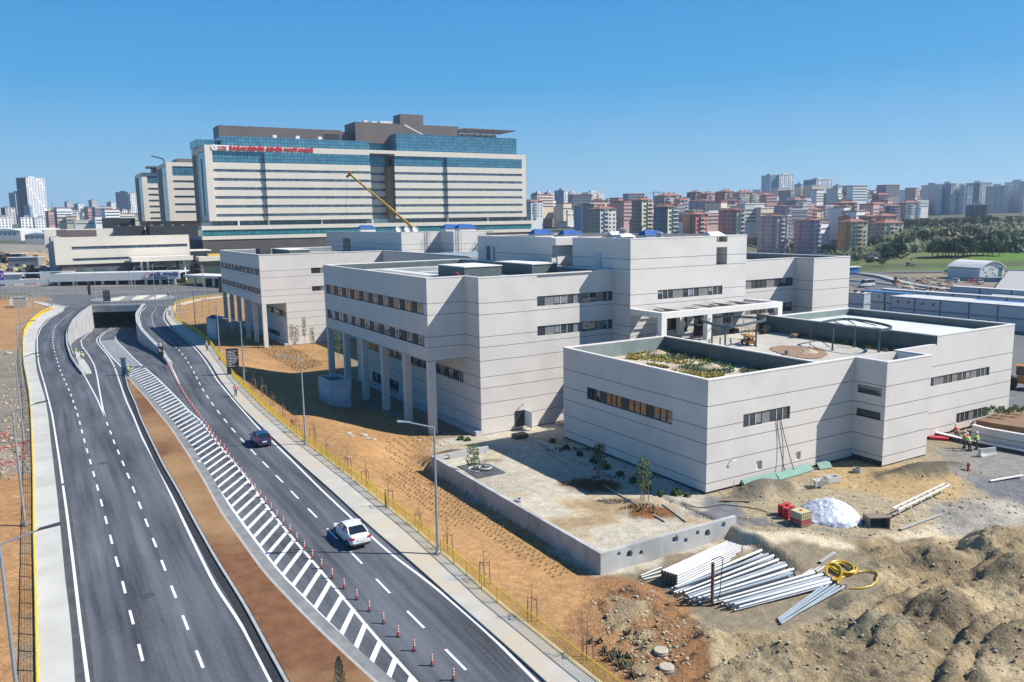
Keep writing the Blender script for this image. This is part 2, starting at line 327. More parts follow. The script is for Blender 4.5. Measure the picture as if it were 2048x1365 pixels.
ZONES=[ # polygon in photo pixels, colour
 ([(-400,470),(60,462),(130,520),(110,560),(-400,600)],(.36,.31,.25)),
 ([(-400,560),(60,566),(120,572),(480,566),(480,590),(340,590),(100,590),(-400,600)],(.24,.235,.225)),
 ([(-300,600),(105,600),(100,622),(60,640),(44,690),(30,700),(0,706),(-300,720)],(.54,.30,.135)),
 ([(-300,706),(20,702),(46,700),(48,745),(60,840),(64,905),(-300,905)],(.33,.285,.22)),
 ([(-300,905),(64,905),(66,950),(-300,950)],(.40,.33,.27)),
 ([(-300,950),(66,950),(76,1600),(-300,1600)],(.52,.29,.13)),
 ([(350,600),(440,590),(500,600),(660,690),(700,800),(868,868),(866,950),(1202,1160),(1320,1190),(1330,1600),(1230,1600),(352,640)],(.52,.30,.13)),
 ([(1200,1150),(1330,1170),(1440,1300),(1480,1600),(1180,1600),(1100,1270)],(.46,.25,.115)),
 ([(866,880),(1100,840),(1412,990),(1500,1040),(1472,1092),(1202,1154),(866,950)],(.64,.575,.45)),
 ([(1412,985),(1700,930),(2048,880),(2500,860),(2600,1090),(2048,1062),(1800,1085),(1620,1080),(1480,1060),(1440,1020)],(.46,.38,.25)),
 ([(1530,935),(1700,925),(1960,935),(1900,1000),(1760,1000),(1640,960)],(.56,.40,.20)),
 ([(1860,900),(2500,860),(2500,960),(1930,970)],(.33,.31,.28)),
 ([(1930,970),(2048,950),(2200,950),(2200,1050),(2010,1010)],(.22,.22,.235)),
 ([(1410,990),(1480,1010),(1500,1060),(1360,1030)],(.25,.25,.26)),
 ([(1470,1050),(1700,1080),(1900,1040),(2100,1010),(2100,1060),(1900,1085),(1690,1095),(1480,1080)],(.72,.60,.42)),
 ([(1860,1010),(2050,1000),(2080,1060),(1900,1075),(1870,1050)],(.48,.44,.37)),
 ([(1470,1040),(1560,1050),(1760,1080),(1740,1075),(1500,1030)],(.22,.21,.20)),
 ([(1700,545),(1900,560),(2060,570),(2500,600),(2500,860),(2020,860),(1690,720)],(.22,.22,.22)),
 ([(1840,545),(2048,545),(2300,560),(2300,600),(1900,592)],(.33,.27,.21)),
]
ex_col=(.46,.355,.205)
def colour(X,Y,Z):
    jx=X+3.0*(fbm(X,Y,.35,3)-.5)+1.2*(fbm(X+50,Y,1.6,2)-.5);jy=Y+3.0*(fbm(X+90,Y+40,.35,3)-.5)+1.2*(fbm(X,Y+70,1.6,2)-.5)
    C=np.zeros(X.shape+(3,));C[:]=(.34,.28,.19)
    px,py=topx(jx,jy,Z)
    for P,c in ZONES:
        m=inpoly(px,py,np.array(P,float));C[m]=c
    ms_=inpoly(px,py,np.array(ZONES[8][0],float));s1=fbm(X+11,Y+5,.22,4);C[ms_&(s1>.60)]=(.62,.50,.33);C[ms_&(s1>.70)]=(.50,.36,.21)
    m=inpoly(jx,jy,EXC);C[m]=ex_col
    k=fbm(X+30,Y,.25,4)
    C[m&(k>.62)]=(.33,.255,.155);C[m&(k<.42)]=(.57,.455,.275)
    c=G(1240,1280);m2=m&(np.hypot((X-c[0])/5,(Y-c[1])/9)<1);C[m2&(k<.52)]=(.36,.19,.09)
    for i,((px_,py_),rx,ry,h,an) in enumerate(MND):
        if h and i in (0,1,2,11,12,14,17,9):
            q=mound(jx,jy,GZ(px_,py_),rx,ry,1,an)>.12
            C[q]={0:(.19,.17,.125),1:(.16,.14,.10),2:(.46,.42,.35),9:(.3,.27,.18),11:(.30,.135,.055),12:(.2,.10,.045),14:(.15,.11,.07),17:(.16,.10,.06)}[i]
    far=Y>330
    a=X/np.maximum(Y,1)
    gk=fbm(X,Y,.02,4)
    C[far]=(.16,.15,.11)
    C[far&(gk>.5)]=(.10,.13,.06)
    grass=far&(a>.40)&(Y<760)
    C[grass]=(.14,.27,.035);C[grass&(gk>.58)]=(.20,.22,.08)
    br=(Y>345)&(Y<372)&(a>.4);C[br&(gk>.3)]=(.13,.15,.07)
    lf=far&(a<-.46)&(Y<620);C[lf]=(.36,.33,.28)
    for (px,py) in ((58,512),(28,505)):
        c=GD(px,py,470);q=np.hypot(X-c[0],Y-c[1])<17;C[q]=(.52,.38,.21)
    f2=Y>1900;C[f2]=(.10,.13,.085);C[f2&(gk>.52)]=(.16,.15,.11)
    return C
def axis(lo,hi,step,a,b,gr,minst):
    r=[lo]; 
    return r
def grid1(dense,lo,hi,g=.035):
    out=[]
    for a,b,st in dense: out+=list(np.arange(a,b,st))
    x=dense[-1][1];st=dense[-1][2]
    while x<hi: out.append(x);st*=1+g;x+=st
    x=dense[0][0];st=dense[0][2];L=[]
    while x>lo: st*=1+g;x-=st;L.append(x)
    return np.array(L[::-1]+out)
xs=grid1([(-70,2,.6),(2,40,.21)],-6000,6000,.045);ys=grid1([(36,64,.21),(64,110,.45)],20,9000,.02)
ys=ys[ys>28]
X,Y=np.meshgrid(xs,ys);Z=height(X,Y)
hole=inpoly(X,Y,HOLE)
# flatten under pavements so no soil pokes through
FLAT=[np.vstack([line(R1,3),line(KR[::-1],3)]),np.vstack([line(KR,3),line(FR[::-1],3)])]
flat=np.zeros_like(hole)
for dx,dy in ((0,0),(.5,0),(-.5,0),(0,.5),(0,-.5)):
    for P in FLAT: flat|=inpoly(X+dx,Y+dy,P)
Z=np.where(flat&(Y<330),-.05,Z)
C=colour(X,Y,Z)
for _ in range(2):
    C[1:-1,1:-1]=(C[1:-1,1:-1]*2+C[:-2,1:-1]+C[2:,1:-1]+C[1:-1,:-2]+C[1:-1,2:])/6
C*=SOILK
ny,nx=X.shape
idx=np.arange(ny*nx).reshape(ny,nx)
Fq=np.stack([idx[:-1,:-1],idx[:-1,1:],idx[1:,1:],idx[1:,:-1]],-1).reshape(-1,4)
hc=(hole[:-1,:-1]&hole[:-1,1:]&hole[1:,1:]&hole[1:,:-1]).reshape(-1)
# wherever any corner is in the cutting drop the face; copings cover the ragged rim
ha=(hole[:-1,:-1]|hole[:-1,1:]|hole[1:,1:]|hole[1:,:-1]).reshape(-1)
Fq=Fq[~ha]
me=bpy.data.meshes.new('ground');me.vertices.add(ny*nx);me.vertices.foreach_set('co',np.stack([X,Y,Z],-1).astype(np.float32).ravel())
me.loops.add(Fq.size);me.loops.foreach_set('vertex_index',Fq.ravel().astype(np.int32));me.polygons.add(len(Fq))
me.polygons.foreach_set('loop_start',(np.arange(len(Fq))*4).astype(np.int32));me.polygons.foreach_set('use_smooth',np.ones(len(Fq),bool))
me.update(calc_edges=True);me.validate()
ca=me.color_attributes.new('soil','FLOAT_COLOR','POINT');ca.data.foreach_set('color',np.concatenate([C,np.ones(C.shape[:2]+(1,))],-1).astype(np.float32).ravel())
gr_=np.full(X.shape,.10);px_,py_=topx(X,Y,Z);gr_[inpoly(X,Y,EXC)]=.34
gr_[inpoly(px_,py_,np.array(ZONES[8][0],float))]=.035;gr_[inpoly(px_,py_,np.array(ZONES[13][0],float))]=.04;gr_[inpoly(px_,py_,np.array(ZONES[14][0],float))]=.05;gr_[inpoly(px_,py_,np.array([q for q in ZONES[7][0]],float))]=.3
ga=me.attributes.new('grit','FLOAT','POINT');ga.data.foreach_set('value',gr_.astype(np.float32).ravel())
gm=bpy.data.materials.new('ground');gm.use_nodes=True;n=gm.node_tree.nodes;l=gm.node_tree.links;b=n['Principled BSDF'];b.inputs['Roughness'].default_value=.95;b.inputs['Specular IOR Level'].default_value=.15
at=n.new('ShaderNodeAttribute');at.attribute_name='soil';ge=n.new('ShaderNodeNewGeometry')
def nz(s,d=8):
    t=n.new('ShaderNodeTexNoise');t.inputs['Scale'].default_value=s;t.inputs['Detail'].default_value=d;t.inputs['Roughness'].default_value=.65;l.new(ge.outputs['Position'],t.inputs['Vector']);return t.outputs['Fac']
def mr(f,a,b_,c,d):
    t=n.new('ShaderNodeMapRange');t.inputs[1].default_value=a;t.inputs[2].default_value=b_;t.inputs[3].default_value=c;t.inputs[4].default_value=d;l.new(f,t.inputs[0]);return t.outputs[0]
def vm(c,f):
    t=n.new('ShaderNodeVectorMath');t.operation='SCALE';l.new(c,t.inputs[0]);l.new(f,t.inputs['Scale']);return t.outputs[0]
ra_=n.new('ShaderNodeAttribute');ra_.attribute_name='grit';c=vm(at.outputs['Color'],mr(nz(1.3),.3,.7,.74,1.24));c=vm(c,mr(nz(8,6),.36,.64,.70,1.28));c=vm(c,mr(nz(.12,4),.35,.65,.88,1.12))
l.new(c,b.inputs['Base Color'])
bu=n.new('ShaderNodeBump');l.new(ra_.outputs['Fac'],bu.inputs['Distance']);bu.inputs['Strength'].default_value=.9;l.new(nz(2.2,10),bu.inputs['Height']);l.new(bu.outputs[0],b.inputs['Normal'])
me.materials.append(gm);og=bpy.data.objects.new('ground',me);COL.objects.link(og);tag(og,'bare soil, gravel and green slopes around the hospital site','ground',None,'structure')
# ---------- road surface material (uv in metres)
def roadmat(name,c,k=1.):
    m=bpy.data.materials.new(name);m.use_nodes=True;n=m.node_tree.nodes;l=m.node_tree.links;b=n['Principled BSDF'];b.inputs['Roughness'].default_value=.85;b.inputs['Specular IOR Level'].default_value=.25
    uv=n.new('ShaderNodeUVMap');mp=n.new('ShaderNodeMapping');mp.inputs['Scale'].default_value=(1.3,.035,1);l.new(uv.outputs[0],mp.inputs[0])
    t=n.new('ShaderNodeTexNoise');t.inputs['Scale'].default_value=1;t.inputs['Detail'].default_value=6;t.inputs['Roughness'].default_value=.6;l.new(mp.outputs[0],t.inputs['Vector'])
    mp2=n.new('ShaderNodeMapping');mp2.inputs['Scale'].default_value=(.35,.06,1);l.new(uv.outputs[0],mp2.inputs[0])
    t2=n.new('ShaderNodeTexNoise');t2.inputs['Scale'].default_value=1;t2.inputs['Detail'].default_value=5;l.new(mp2.outputs[0],t2.inputs['Vector'])
    g=n.new('ShaderNodeNewGeometry');t3=n.new('ShaderNodeTexNoise');t3.inputs['Scale'].default_value=6;t3.inputs['Detail'].default_value=6;l.new(g.outputs['Position'],t3.inputs['Vector'])
    a=n.new('ShaderNodeMath');a.operation='MULTIPLY_ADD';l.new(t.outputs[0],a.inputs[0]);a.inputs[1].default_value=.9
    q=n.new('ShaderNodeMath');q.operation='MULTIPLY_ADD';l.new(t2.outputs[0],q.inputs[0]);q.inputs[1].default_value=.9;q2=n.new('ShaderNodeMath');q2.operation='MULTIPLY';l.new(t3.outputs[0],q2.inputs[0]);q2.inputs[1].default_value=.35;l.new(q2.outputs[0],q.inputs[2]);l.new(q.outputs[0],a.inputs[2])
    r=n.new('ShaderNodeMapRange');r.inputs[1].default_value=.8;r.inputs[2].default_value=1.38;l.new(a.outputs[0],r.inputs[0])
    x=n.new('ShaderNodeMix');x.data_type='RGBA';l.new(r.outputs[0],x.inputs[0]);x.inputs[6].default_value=(*[v*.48 for v in c],1);x.inputs[7].default_value=(*[v*1.75 for v in c],1);l.new(x.outputs[2],b.inputs['Base Color'])
    bp=n.new('ShaderNodeBump');bp.inputs['Distance'].default_value=.008;l.new(t3.outputs[0],bp.inputs['Height']);l.new(bp.outputs[0],b.inputs['Normal'])
    return m
ASPH=roadmat('asphalt',(.078,.084,.095))
def rd(o,lb='dark grey asphalt carriageway'): return tag(o,lb,'road',None,'structure')
yS=749
A3=line(cut(R2,742,2000));B3=line([(338.0,733)]+[]+[] if 0 else cut(KR,735,2000))
# whole-width sheet south of the ramp mouth
pA=g2([p for p in R2 if p[1]>742]);pB=g2([p for p in KR if p[1]>725])
rd(uvstrip('road',pA,pB,.02,.02,ASPH,nx=24,ny=90))
S1A=smooth(resample(g2([p for p in R2 if p[1]<743]),2),2)
S1A=smooth(resample(g2(cut(R2,0,743)),2.),2);mid=g2(WLp)[::-1];
rd(uvstrip('road',S1A,np.vstack([resample(mid,2.),g2([(176,752)])]),.02,.02,ASPH,nx=6),'asphalt slip road beside the ramp, towards the roundabout')
rd(uvstrip('road',np.vstack([resample(g2(WRp)[::-1],2.),g2([EP])]),resample(g2(cut(KR,0,727)),2.),.021,.021,ASPH,nx=6),'asphalt road between underpass wall and curved sidewalk')
tri=MB();tri.add([(*G(x,y)[:2],.0195) for x,y in ((73,740),(176,751),(340,733),(345,727),(424,729),(430,760),(90,800))],[tuple(range(7))])
rd(tri.build('road',mat('asphalt_plain',(.088,.095,.107),(.105,.11,.12),sc=.5,rough=.85)),'asphalt apron at the mouth of the underpass ramp')
za=zr(WL[:,1]);zb=zr(WR[:,1])
rd(uvstrip('road',WL,WR,za+.0,zb+.0,ASPH,nx=10),'asphalt ramp going down into the underpass')
rb=[(-80,569),(0,571.4),(101,580.4),(190,586),(280,583.6),(434,583.6),(480,585),(448,589),(403,594),(372,600.5),(352,607.7),(339.8,613.8),(283.6,611.6),(184,614),(130,615.4),(110,611),(85,606),(108,598.4),(101,595),(60.6,587),(0,586),(-80,585)]
mbr=MB();mbr.add([(*G(x,y)[:2],.03) for x,y in rb],[tuple(range(len(rb)))[::-1]])
rd(mbr.build('road',mat('asphalt_far',(.095,.098,.105),(.13,.135,.14),sc=.08,rough=.85)),'asphalt of the roundabout in front of the emergency entrance')
# ---------- markings
WH=mat('road_paint',(.78,.78,.76),(.66,.66,.64),sc=3,rough=.6)
mk=MB();ZM=.028
for P,wd in ((R3,.2),(ER,.2)): L=line(P);ribbon(mk,L,wd,ZM)
ribbon(mk,line(VL[1:]),.18,ZM)
L=line(LU,1.);ribbon(mk,L,.18,ZM+.004);ribbon(mk,line(LR,1.),.18,ZM)
for P in (VR,RE,CL,CR):
    L=lineR(P,1.2);L[:,2]+=np.where(L[:,1]>140,.03,ZM)
    wd=.2 if P is not CL else .22
    ribbon(mk,L,wd,L[:,2])
def dashes(P,per,ln,wd,ph=0.,z=ZM+.001):
    L=line(P,.4);d=np.hypot(*np.diff(L,axis=0).T);s=np.r_[0,np.cumsum(d)];t=ph
    while t+ln<s[-1]:
        q=np.linspace(t,t+ln,5);Q=np.stack([np.interp(q,s,L[:,k]) for k in range(2)],1);ribbon(mk,Q,wd,z);t+=per
dashes(D1,5.05,2.2,.17,1.);dashes(D2,5.05,2.2,.17,2.2);dashes(DR,5.55,2.6,.17,.5)
# hatched chevron bars between CL and CR
cl=lineR(CL,.25);cr_=lineR(CR,.25)
def atY(L,y):
    i=np.argsort(L[:,1]);return np.array([np.interp(y,L[i,1],L[i,0]),y])
P0=cl[cl[:,1]<205];
d=np.hypot(*np.diff(P0[:,:2],axis=0).T);s=np.r_[0,np.cumsum(d)];t=1.
CRs=cr_[:,:2]
while t<s[-1]-3:
    a=np.array([np.interp(t,s,P0[:,k]) for k in range(2)])
    dirn=np.array([.07,1.]);dirn/=np.hypot(*dirn)
    # march until crossing CR
    best=None
    rel=CRs-a;cross=dirn[0]*rel[:,1]-dirn[1]*rel[:,0];dot=rel@dirn
    sg=np.where((cross[:-1]*cross[1:]<0)&(dot[:-1]>.3)&(dot[:-1]<14))[0]
    if len(sg):
        k=sg[0];b=CRs[k]
        Q=np.stack([a+(b-a)*q for q in np.linspace(0,1,5)]);ribbon(mk,Q,.35,zr(Q[:,1])+ZM+.002)
    t+=2.08
tag(mk.build('road_markings',WH),'white lane lines, dashes and hatching painted on the asphalt','road markings',None,'structure')
# ---------- pavements, median
CONC=mat('pavement_concrete',(.50,.49,.44),(.44,.43,.39),sc=.6,c3=(.54,.53,.49),sc3=.2,bump=.004,bsc=9)
CONC2=mat('kerb_concrete',(.42,.41,.38),(.34,.335,.31),sc=1.5)
DK=mat('kerb_gutter_dark',(.018,.019,.022),(.03,.03,.032),sc=2)  # also the colour of the painted kerb shadow along the median
sb=MB();strip(sb,line(R1,2.),line(R2,2.),-.1,.14);struct('left_pavement',sb,CONC,'wide pale concrete pavement along the left carriageway')
sb=MB();strip(sb,offs(line(KR,2.),-.2),offs(line(FR,2.),.1),-.1,.16)
PAVE=mat('pavement_slabs',(.50,.47,.40),(.42,.40,.35),sc=.7,c3=(.50,.42,.31),sc3=.25,bump=.004,bsc=9)
struct('right_pavement',sb,PAVE,'pale slab pavement along the right carriageway beside the yellow fence')
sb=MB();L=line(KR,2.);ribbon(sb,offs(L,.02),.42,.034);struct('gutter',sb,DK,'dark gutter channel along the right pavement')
sb=MB();L=line(R2,2.);ribbon(sb,offs(L,.5),.9,.0262);struct('gutter',sb,mat('edge_asphalt',(.085,.088,.09),(.06,.06,.065),sc=1),'darker asphalt shoulder along the left pavement')
sb=MB();L=line(ML,1.5);ribbon(sb,offs(L,-.28),.55,.034);struct('gutter',sb,DK,'dark gutter channel along the planted median')  # dark strip, not a gutter, paints the shadow cast by the median kerb
mL=line(ML,1.2);mR=line(MR,1.2)
sb=MB();strip(sb,mL,mR,-.05,.15);struct('median_kerb',sb,CONC2,'concrete kerb around the bare median')
SOILM=mat('median_soil',(.165,.08,.042),(.22,.11,.058),sc=1.2,c3=(.33,.20,.10),sc3=.1,bump=.05,bsc=3,rough=.95,spec=.1)
sb=MB();strip(sb,offs(mL,.22)[1:],offs(mR,-.22)[1:],0,.19);struct('median_soil',sb,SOILM,'brown bare earth strip of the median between the carriageways')
sb=MB();c_=line(MR[1:],1.5);ribbon(sb,offs(c_,.42),.78,.033);struct('gutter',sb,mat('gutter_concrete',(.26,.26,.25),(.18,.18,.18),sc=1),'grey concrete gutter between median and hatched paint')
# white strip between kerb and ramp lane
L1=line([(173,749),(163,738),(152,722),(146,706)],1.5);L2=line([(184,748),(178,735),(168,720),(158,703)],1.5)
sb=MB();strip(sb,L1,L2,-.3,.12);struct('traffic_island',sb,CONC,'narrow white concrete island where the ramp leaves the road')
isl=[(178,601.5),(193,598),(220,597),(247,593.5),(328,590),(349.5,594),(346,598.3),(314.5,600.6),(270,603.5),(220,605.8),(188.7,605.8)]
sb=MB();sb.prism([tuple(G(x,y)[:2]) for x,y in isl],-.1,.2);struct('roundabout_island',sb,mat('island_paving',(.27,.28,.27),(.22,.23,.22),sc=.2),'grey paved island in the middle of the roundabout')
sb=MB()
for P in ([(222,599),(247,594.5),(252,594),(238,603.5),(222,604.5)],[(262,601.5),(275,593),(300,591.5),(283,601)],[(295,600.5),(316,591.3),(340,591.5),(330,594),(312,600)]): sb.prism([tuple(G(x,y)[:2]) for x,y in P],.19,.215)
struct('island_light_paving',sb,mat('light_paving',(.62,.58,.46)),'cream paving bands on the roundabout island')
# left verge at roundabout, far kerbs
for P,nm,lb in (([(-80,568.5),(0,570.9),(101,579.9),(190,585.5),(280,583.2),(434,583.2),(480,584.5)],'far_kerb','pale kerb along the far side of the roundabout'),([(132,615),(110,611),(85,606)],'corner_kerb','pale kerb at the left pavement corner')):
    sb=MB();L=line(P,3.);strip(sb,L,offs(L,-.6),-.1,.25);struct(nm,sb,CONC2,lb)
sb=MB();sb.prism([tuple(G(x,y)[:2]) for x,y in ((60,604),(85,605.6),(110,611),(131,615),(106.6,620),(95,614))],-.1,.14);struct('corner_pavement',sb,CONC,'pale paved corner where the left pavement meets the roundabout')
sb=MB();L=line([(352,611),(372,604.5),(403,598),(448,593),(480,589)],3.);strip(sb,L,offs(L,-2.2),-.1,.15);struct('verge_pavement',sb,CONC,'pale pavement curving from the right road to the roundabout')
# manholes
for i,(px,py,lb) in enumerate(((206,927.5,'dark round manhole cover in the left lane, upper of the two'),(296,1192,'dark round manhole cover in the left lane, nearer of the two'))):
    p=G(px,py);t=thing('manhole_cover',lb,'manhole cover',(p[0],p[1],.021),0,'manhole covers in the left carriageway')
    MB().lathe([(.42,0),(.42,.012),(.36,.012),(.36,.008),(0.01,.008)],20).build('rim',mat('iron',(.05,.05,.05),(.09,.09,.085),sc=9,rough=.6),t);MB().lathe([(.33,.008),(.33,.016),(.01,.018)],20).build('lid',mat('iron2',(.035,.035,.035),(.10,.09,.08),sc=20,rough=.6),t)
# ---------- underpass walls, portal
CW=mat('cast_concrete',(.52,.52,.50),(.42,.42,.41),sc=.5,streak=1.2,bump=.006,bsc=4,c3=(.34,.34,.33),sc3=.4)
def wallalong(L,th,z0f,z1,name,lb,side=1,m=CW,cat='wall'):
    O=offs(L,side*th);n_=len(L);vs=[(*a[:2],z1) for a in L]+[(*b_[:2],z1) for b_ in O]+[(a[0],a[1],z) for a,z in zip(L,z0f)]+[(b_[0],b_[1],z) for b_,z in zip(O,z0f)]
    fs=[]
    for i in range(n_-1): fs+=[(i,i+1,n_+i+1,n_+i),(2*n_+i,2*n_+i+1,i+1,i),(n_+i,n_+i+1,3*n_+i+1,3*n_+i)]
    fs+=[(0,n_,3*n_,2*n_),(n_-1,3*n_-1,4*n_-1,2*n_-1)]
    mb=MB().add(vs,fs);o=mb.build(name,m);tag(o,lb,cat);return o
wallalong(WL,.7,zr(WL[:,1])-.6,.42,'retaining_wall','white concrete retaining wall on the left of the underpass ramp',1)
w2=WR[1:];wallalong(w2,.7,zr(w2[:,1])-.6,.45,'retaining_wall','curved concrete retaining wall on the right of the underpass ramp',-1)
pl=WL[-1];pr=WR[-1];dv=(pr-pl);wd_=np.hypot(*dv);dv/=wd_;nv=np.array([-dv[1],dv[0]]);nv=nv if nv[1]>0 else -nv
t=thing('underpass_portal','wide concrete underpass portal with a dark opening under the roundabout','underpass',(pl[0],pl[1],0),atan2(dv[1],dv[0]))
DKC=mat('tunnel_concrete',(.10,.10,.10));MB().box(-.6,wd_+.6,.05,1.2,-1.8,.5).build('lintel',CW,t);b_=MB();b_.box(-.5,wd_+.5,1.2,55,-1.8,-.4).build('ceiling',DKC,t)  # tunnel concrete coloured dark to paint the shade inside the opening
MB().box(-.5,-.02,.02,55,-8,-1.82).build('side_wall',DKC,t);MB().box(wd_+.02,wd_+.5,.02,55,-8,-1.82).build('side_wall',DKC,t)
MB().box(0,wd_,-.5,55,-7.4,-7.0).build('floor',mat('asphalt_plain',(.06,.06,.06)),t);MB().box(-.5,wd_+.5,55,55.5,-8,-.4).build('end_wall',mat('tunnel_dark',(.03,.03,.03)),t)  # end wall nearly black, tunnel darkness painted in
ra=MB()
for i in range(10): x=wd_*i/9;ra.tube((x,.6,.5),(x,.6,1.6),.05,n=5)
for z in (1.0,1.6): ra.tube((0,.6,z),(wd_,.6,z),.05,n=5)
ra.build('railing',mat('black_metal',(.03,.03,.032),rough=.5),t)
for L,lb in ((WL,'black railing on the left underpass wall'),):
    rl=MB();Q=resample(offs(L,.35)[4:],2.)
    for a in Q[::1]: rl.tube((a[0],a[1],.4),(a[0],a[1],1.25),.04,n=4)
    for z in (.85,1.25): rl.path([(a[0],a[1],z) for a in Q],.035,4)
    tag(rl.build('guard_rail',mat('black_metal',(.03,.03,.032))),lb,'railing')
# ================= the three white clinic buildings (frame: x=v, y=u, z)
JA=[.05,1.91,3.78,5.58,6.92,8.83,10.44,11.66,14.25,15.59,18.74,20.0]
WALLA=mat('facade_panel',(.70,.655,.60),(.635,.59,.545),sc=.35,rough=.75,joints=JA,c3=(.68,.635,.585),sc3=.08,bump=.003,bsc=30,spec=.25)
WALLE=mat('facade_panel_low',(.70,.655,.60),(.635,.59,.545),sc=.35,rough=.75,joints=[.66,2.0,3.76,5.53,6.91,8.88],c3=(.68,.635,.585),sc3=.08,bump=.003,bsc=30,spec=.25)
COPE=mat('coping_white',(.82,.78,.72),(.76,.72,.67),sc=1.,rough=.5)
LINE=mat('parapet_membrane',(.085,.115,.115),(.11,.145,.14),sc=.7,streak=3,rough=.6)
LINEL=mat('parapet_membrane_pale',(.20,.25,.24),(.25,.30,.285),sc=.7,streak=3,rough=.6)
ROOFG=mat('roof_gravel',(.20,.205,.205),(.27,.27,.265),sc=.5,c3=(.34,.34,.33),sc3=.12,bump=.02,bsc=8)
ROOFW=mat('roof_white_screed',(.62,.63,.60),(.54,.55,.53),sc=.3,c3=(.58,.58,.54),sc3=.1)
FRM=mat('window_frame',(.03,.032,.035),rough=.4);MUL=mat('window_mullion',(.62,.63,.64),rough=.4);GL=glass('window_glass',(.045,.055,.06))
PANEL=mat('grey_spandrel',(.20,.195,.19),(.23,.225,.22),sc=2,rough=.6);PANELD=mat('dark_spandrel',(.045,.045,.05),rough=.6)
SOFF=mat('soffit',(.55,.53,.50),rough=.8);PLN=mat('plinth',(.52,.53,.54),(.46,.47,.48),sc=1)
BLM=mat('window_blind',(.30,.31,.31),(.24,.25,.26),sc=2,rough=.35)
class Bd:
    def __init__(s,name,label,v0,u0,cat='building'):
        s.v0,s.u0=v0,u0;s.t=thing(name,label,cat,Wd(u0,v0),RZ)
    def L(s,v,u,z): return (v-s.v0,u-s.u0,z)
    def box(s,mb,v0,v1,u0,u1,z0,z1): return mb.box(v0-s.v0,v1-s.v0,u0-s.u0,u1-s.u0,z0,z1)
    def face(s,mb,ax,c,a0,a1,z0,z1,holes=()):
        """wall face: ax 'v' = plane v=c spanning u, ax 'u' = plane u=c spanning v; holes (a0,a1,z0,z1,depth)"""
        holes=[(*h,.22)[:5] for h in holes]
        A=sorted({a0,a1,*[x for h in holes for x in h[:2] if a0<x<a1]});Zs=sorted({z0,z1,*[x for h in holes for x in h[2:4] if z0<x<z1]})
        P=(lambda a,z,d=0:s.L(c+d,a,z)) if ax=='v' else (lambda a,z,d=0:s.L(a,c+d,z))
        for i in range(len(A)-1):
            for j in range(len(Zs)-1):
                ca,cz=(A[i]+A[i+1])/2,(Zs[j]+Zs[j+1])/2
                if any(h[0]<ca<h[1] and h[2]<cz<h[3] for h in holes): continue
                q=[P(A[i],Zs[j]),P(A[i+1],Zs[j]),P(A[i+1],Zs[j+1]),P(A[i],Zs[j+1])]
                mb.quad(*(q if ax=='u' else q[::-1]))
        for h in holes:
            b0,b1,y0,y1,d=h
            for p,q in (((b0,y0),(b1,y0)),((b1,y0),(b1,y1)),((b1,y1),(b0,y1)),((b0,y1),(b0,y0))):
                k=[P(*p),P(*p,d),P(*q,d),P(*q)];mb.quad(*(k if ax=='u' else k[::-1]))
    def win(s,ax,c,a0,a1,z0,z1,n=3,d=.15,dark=False,lb=None,gl=None):
        fr=MB();f=.06
        def bx(mb,p0,p1,y0,y1,d0,d1):
            if ax=='v': s.box(mb,c+d0,c+d1,p0,p1,y0,y1)
            else: s.box(mb,p0,p1,c+d0,c+d1,y0,y1)
        bx(fr,a0,a1,z0,z0+f,d-.04,d+.05);bx(fr,a0,a1,z1-f,z1,d-.04,d+.05);bx(fr,a0,a0+f,z0+f,z1-f,d-.04,d+.05);bx(fr,a1-f,a1,z0+f,z1-f,d-.04,d+.05)
        fr.cur=1 if not dark else 0
        for i in range(1,n): x=a0+(a1-a0)*i/n;bx(fr,x-.035,x+.035,z0+f,z1-f,d-.06,d+.04)
        o=fr.build('window',[FRM,MUL],s.t)
        g=MB();BL=MB()
        for i in range(n):
            p0=a0+(a1-a0)*i/n+.04;p1=a0+(a1-a0)*(i+1)/n-.04;e=random.uniform(-.012,.012)
            if random.random()<.16:
                zb_=z1-f-(z1-z0)*random.choice((.35,.5,.8))
                if ax=='v': BL.quad(s.L(c+d-.008,p0,zb_),s.L(c+d-.008,p0,z1-f),s.L(c+d-.008,p1,z1-f),s.L(c+d-.008,p1,zb_))
                else: BL.quad(s.L(p0,c+d-.008,zb_),s.L(p1,c+d-.008,zb_),s.L(p1,c+d-.008,z1-f),s.L(p0,c+d-.008,z1-f))
            if ax=='v': g.quad(s.L(c+d+e,p0,z0+f),s.L(c+d,p0,z1-f),s.L(c+d,p1,z1-f),s.L(c+d-e,p1,z0+f))
            else: g.quad(s.L(p0,c+d+e,z0+f),s.L(p1,c+d,z0+f),s.L(p1,c+d-e,z1-f),s.L(p0,c+d,z1-f))
        g.build('pane',gl or GL,o)
        if BL.v: BL.build('blind',BLM,o)
        return o
    def panel(s,ax,c,a0,a1,z0,z1,m=None,d=.12):
        mb=MB()
        if ax=='v': s.box(mb,c+d,c+.21,a0,a1,z0,z1)
        else: s.box(mb,a0,a1,c+d,c+.21,z0,z1)
        mb.build('spandrel_panel',m or PANEL,s.t)
    def back(s,ax,c,a0,a1,z0,z1):
        mb=MB()
        if ax=='v': s.box(mb,c+.215,c+.235,a0,a1,z0,z1)
        else: s.box(mb,a0,a1,c+.215,c+.235,z0,z1)
        return mb
    def coping(s,segs,z,w=.38,h=.12):
        mb=MB()
        for (v0,u0,v1,u1) in segs:
            s.box(mb,min(v0,v1)-(.04 if 1 else 0),max(v0,v1)+.04 if v0!=v1 else v0+w,min(u0,u1)-.04,max(u0,u1)+.04 if u0!=u1 else u0+w,z,z+h)
        mb.build('coping',COPE,s.t)
def solid(b,name,m,boxes,parent=None):
    for q in boxes:
        mb=MB();b.box(mb,*q);o=mb.build(name,m,b.t)
    return o
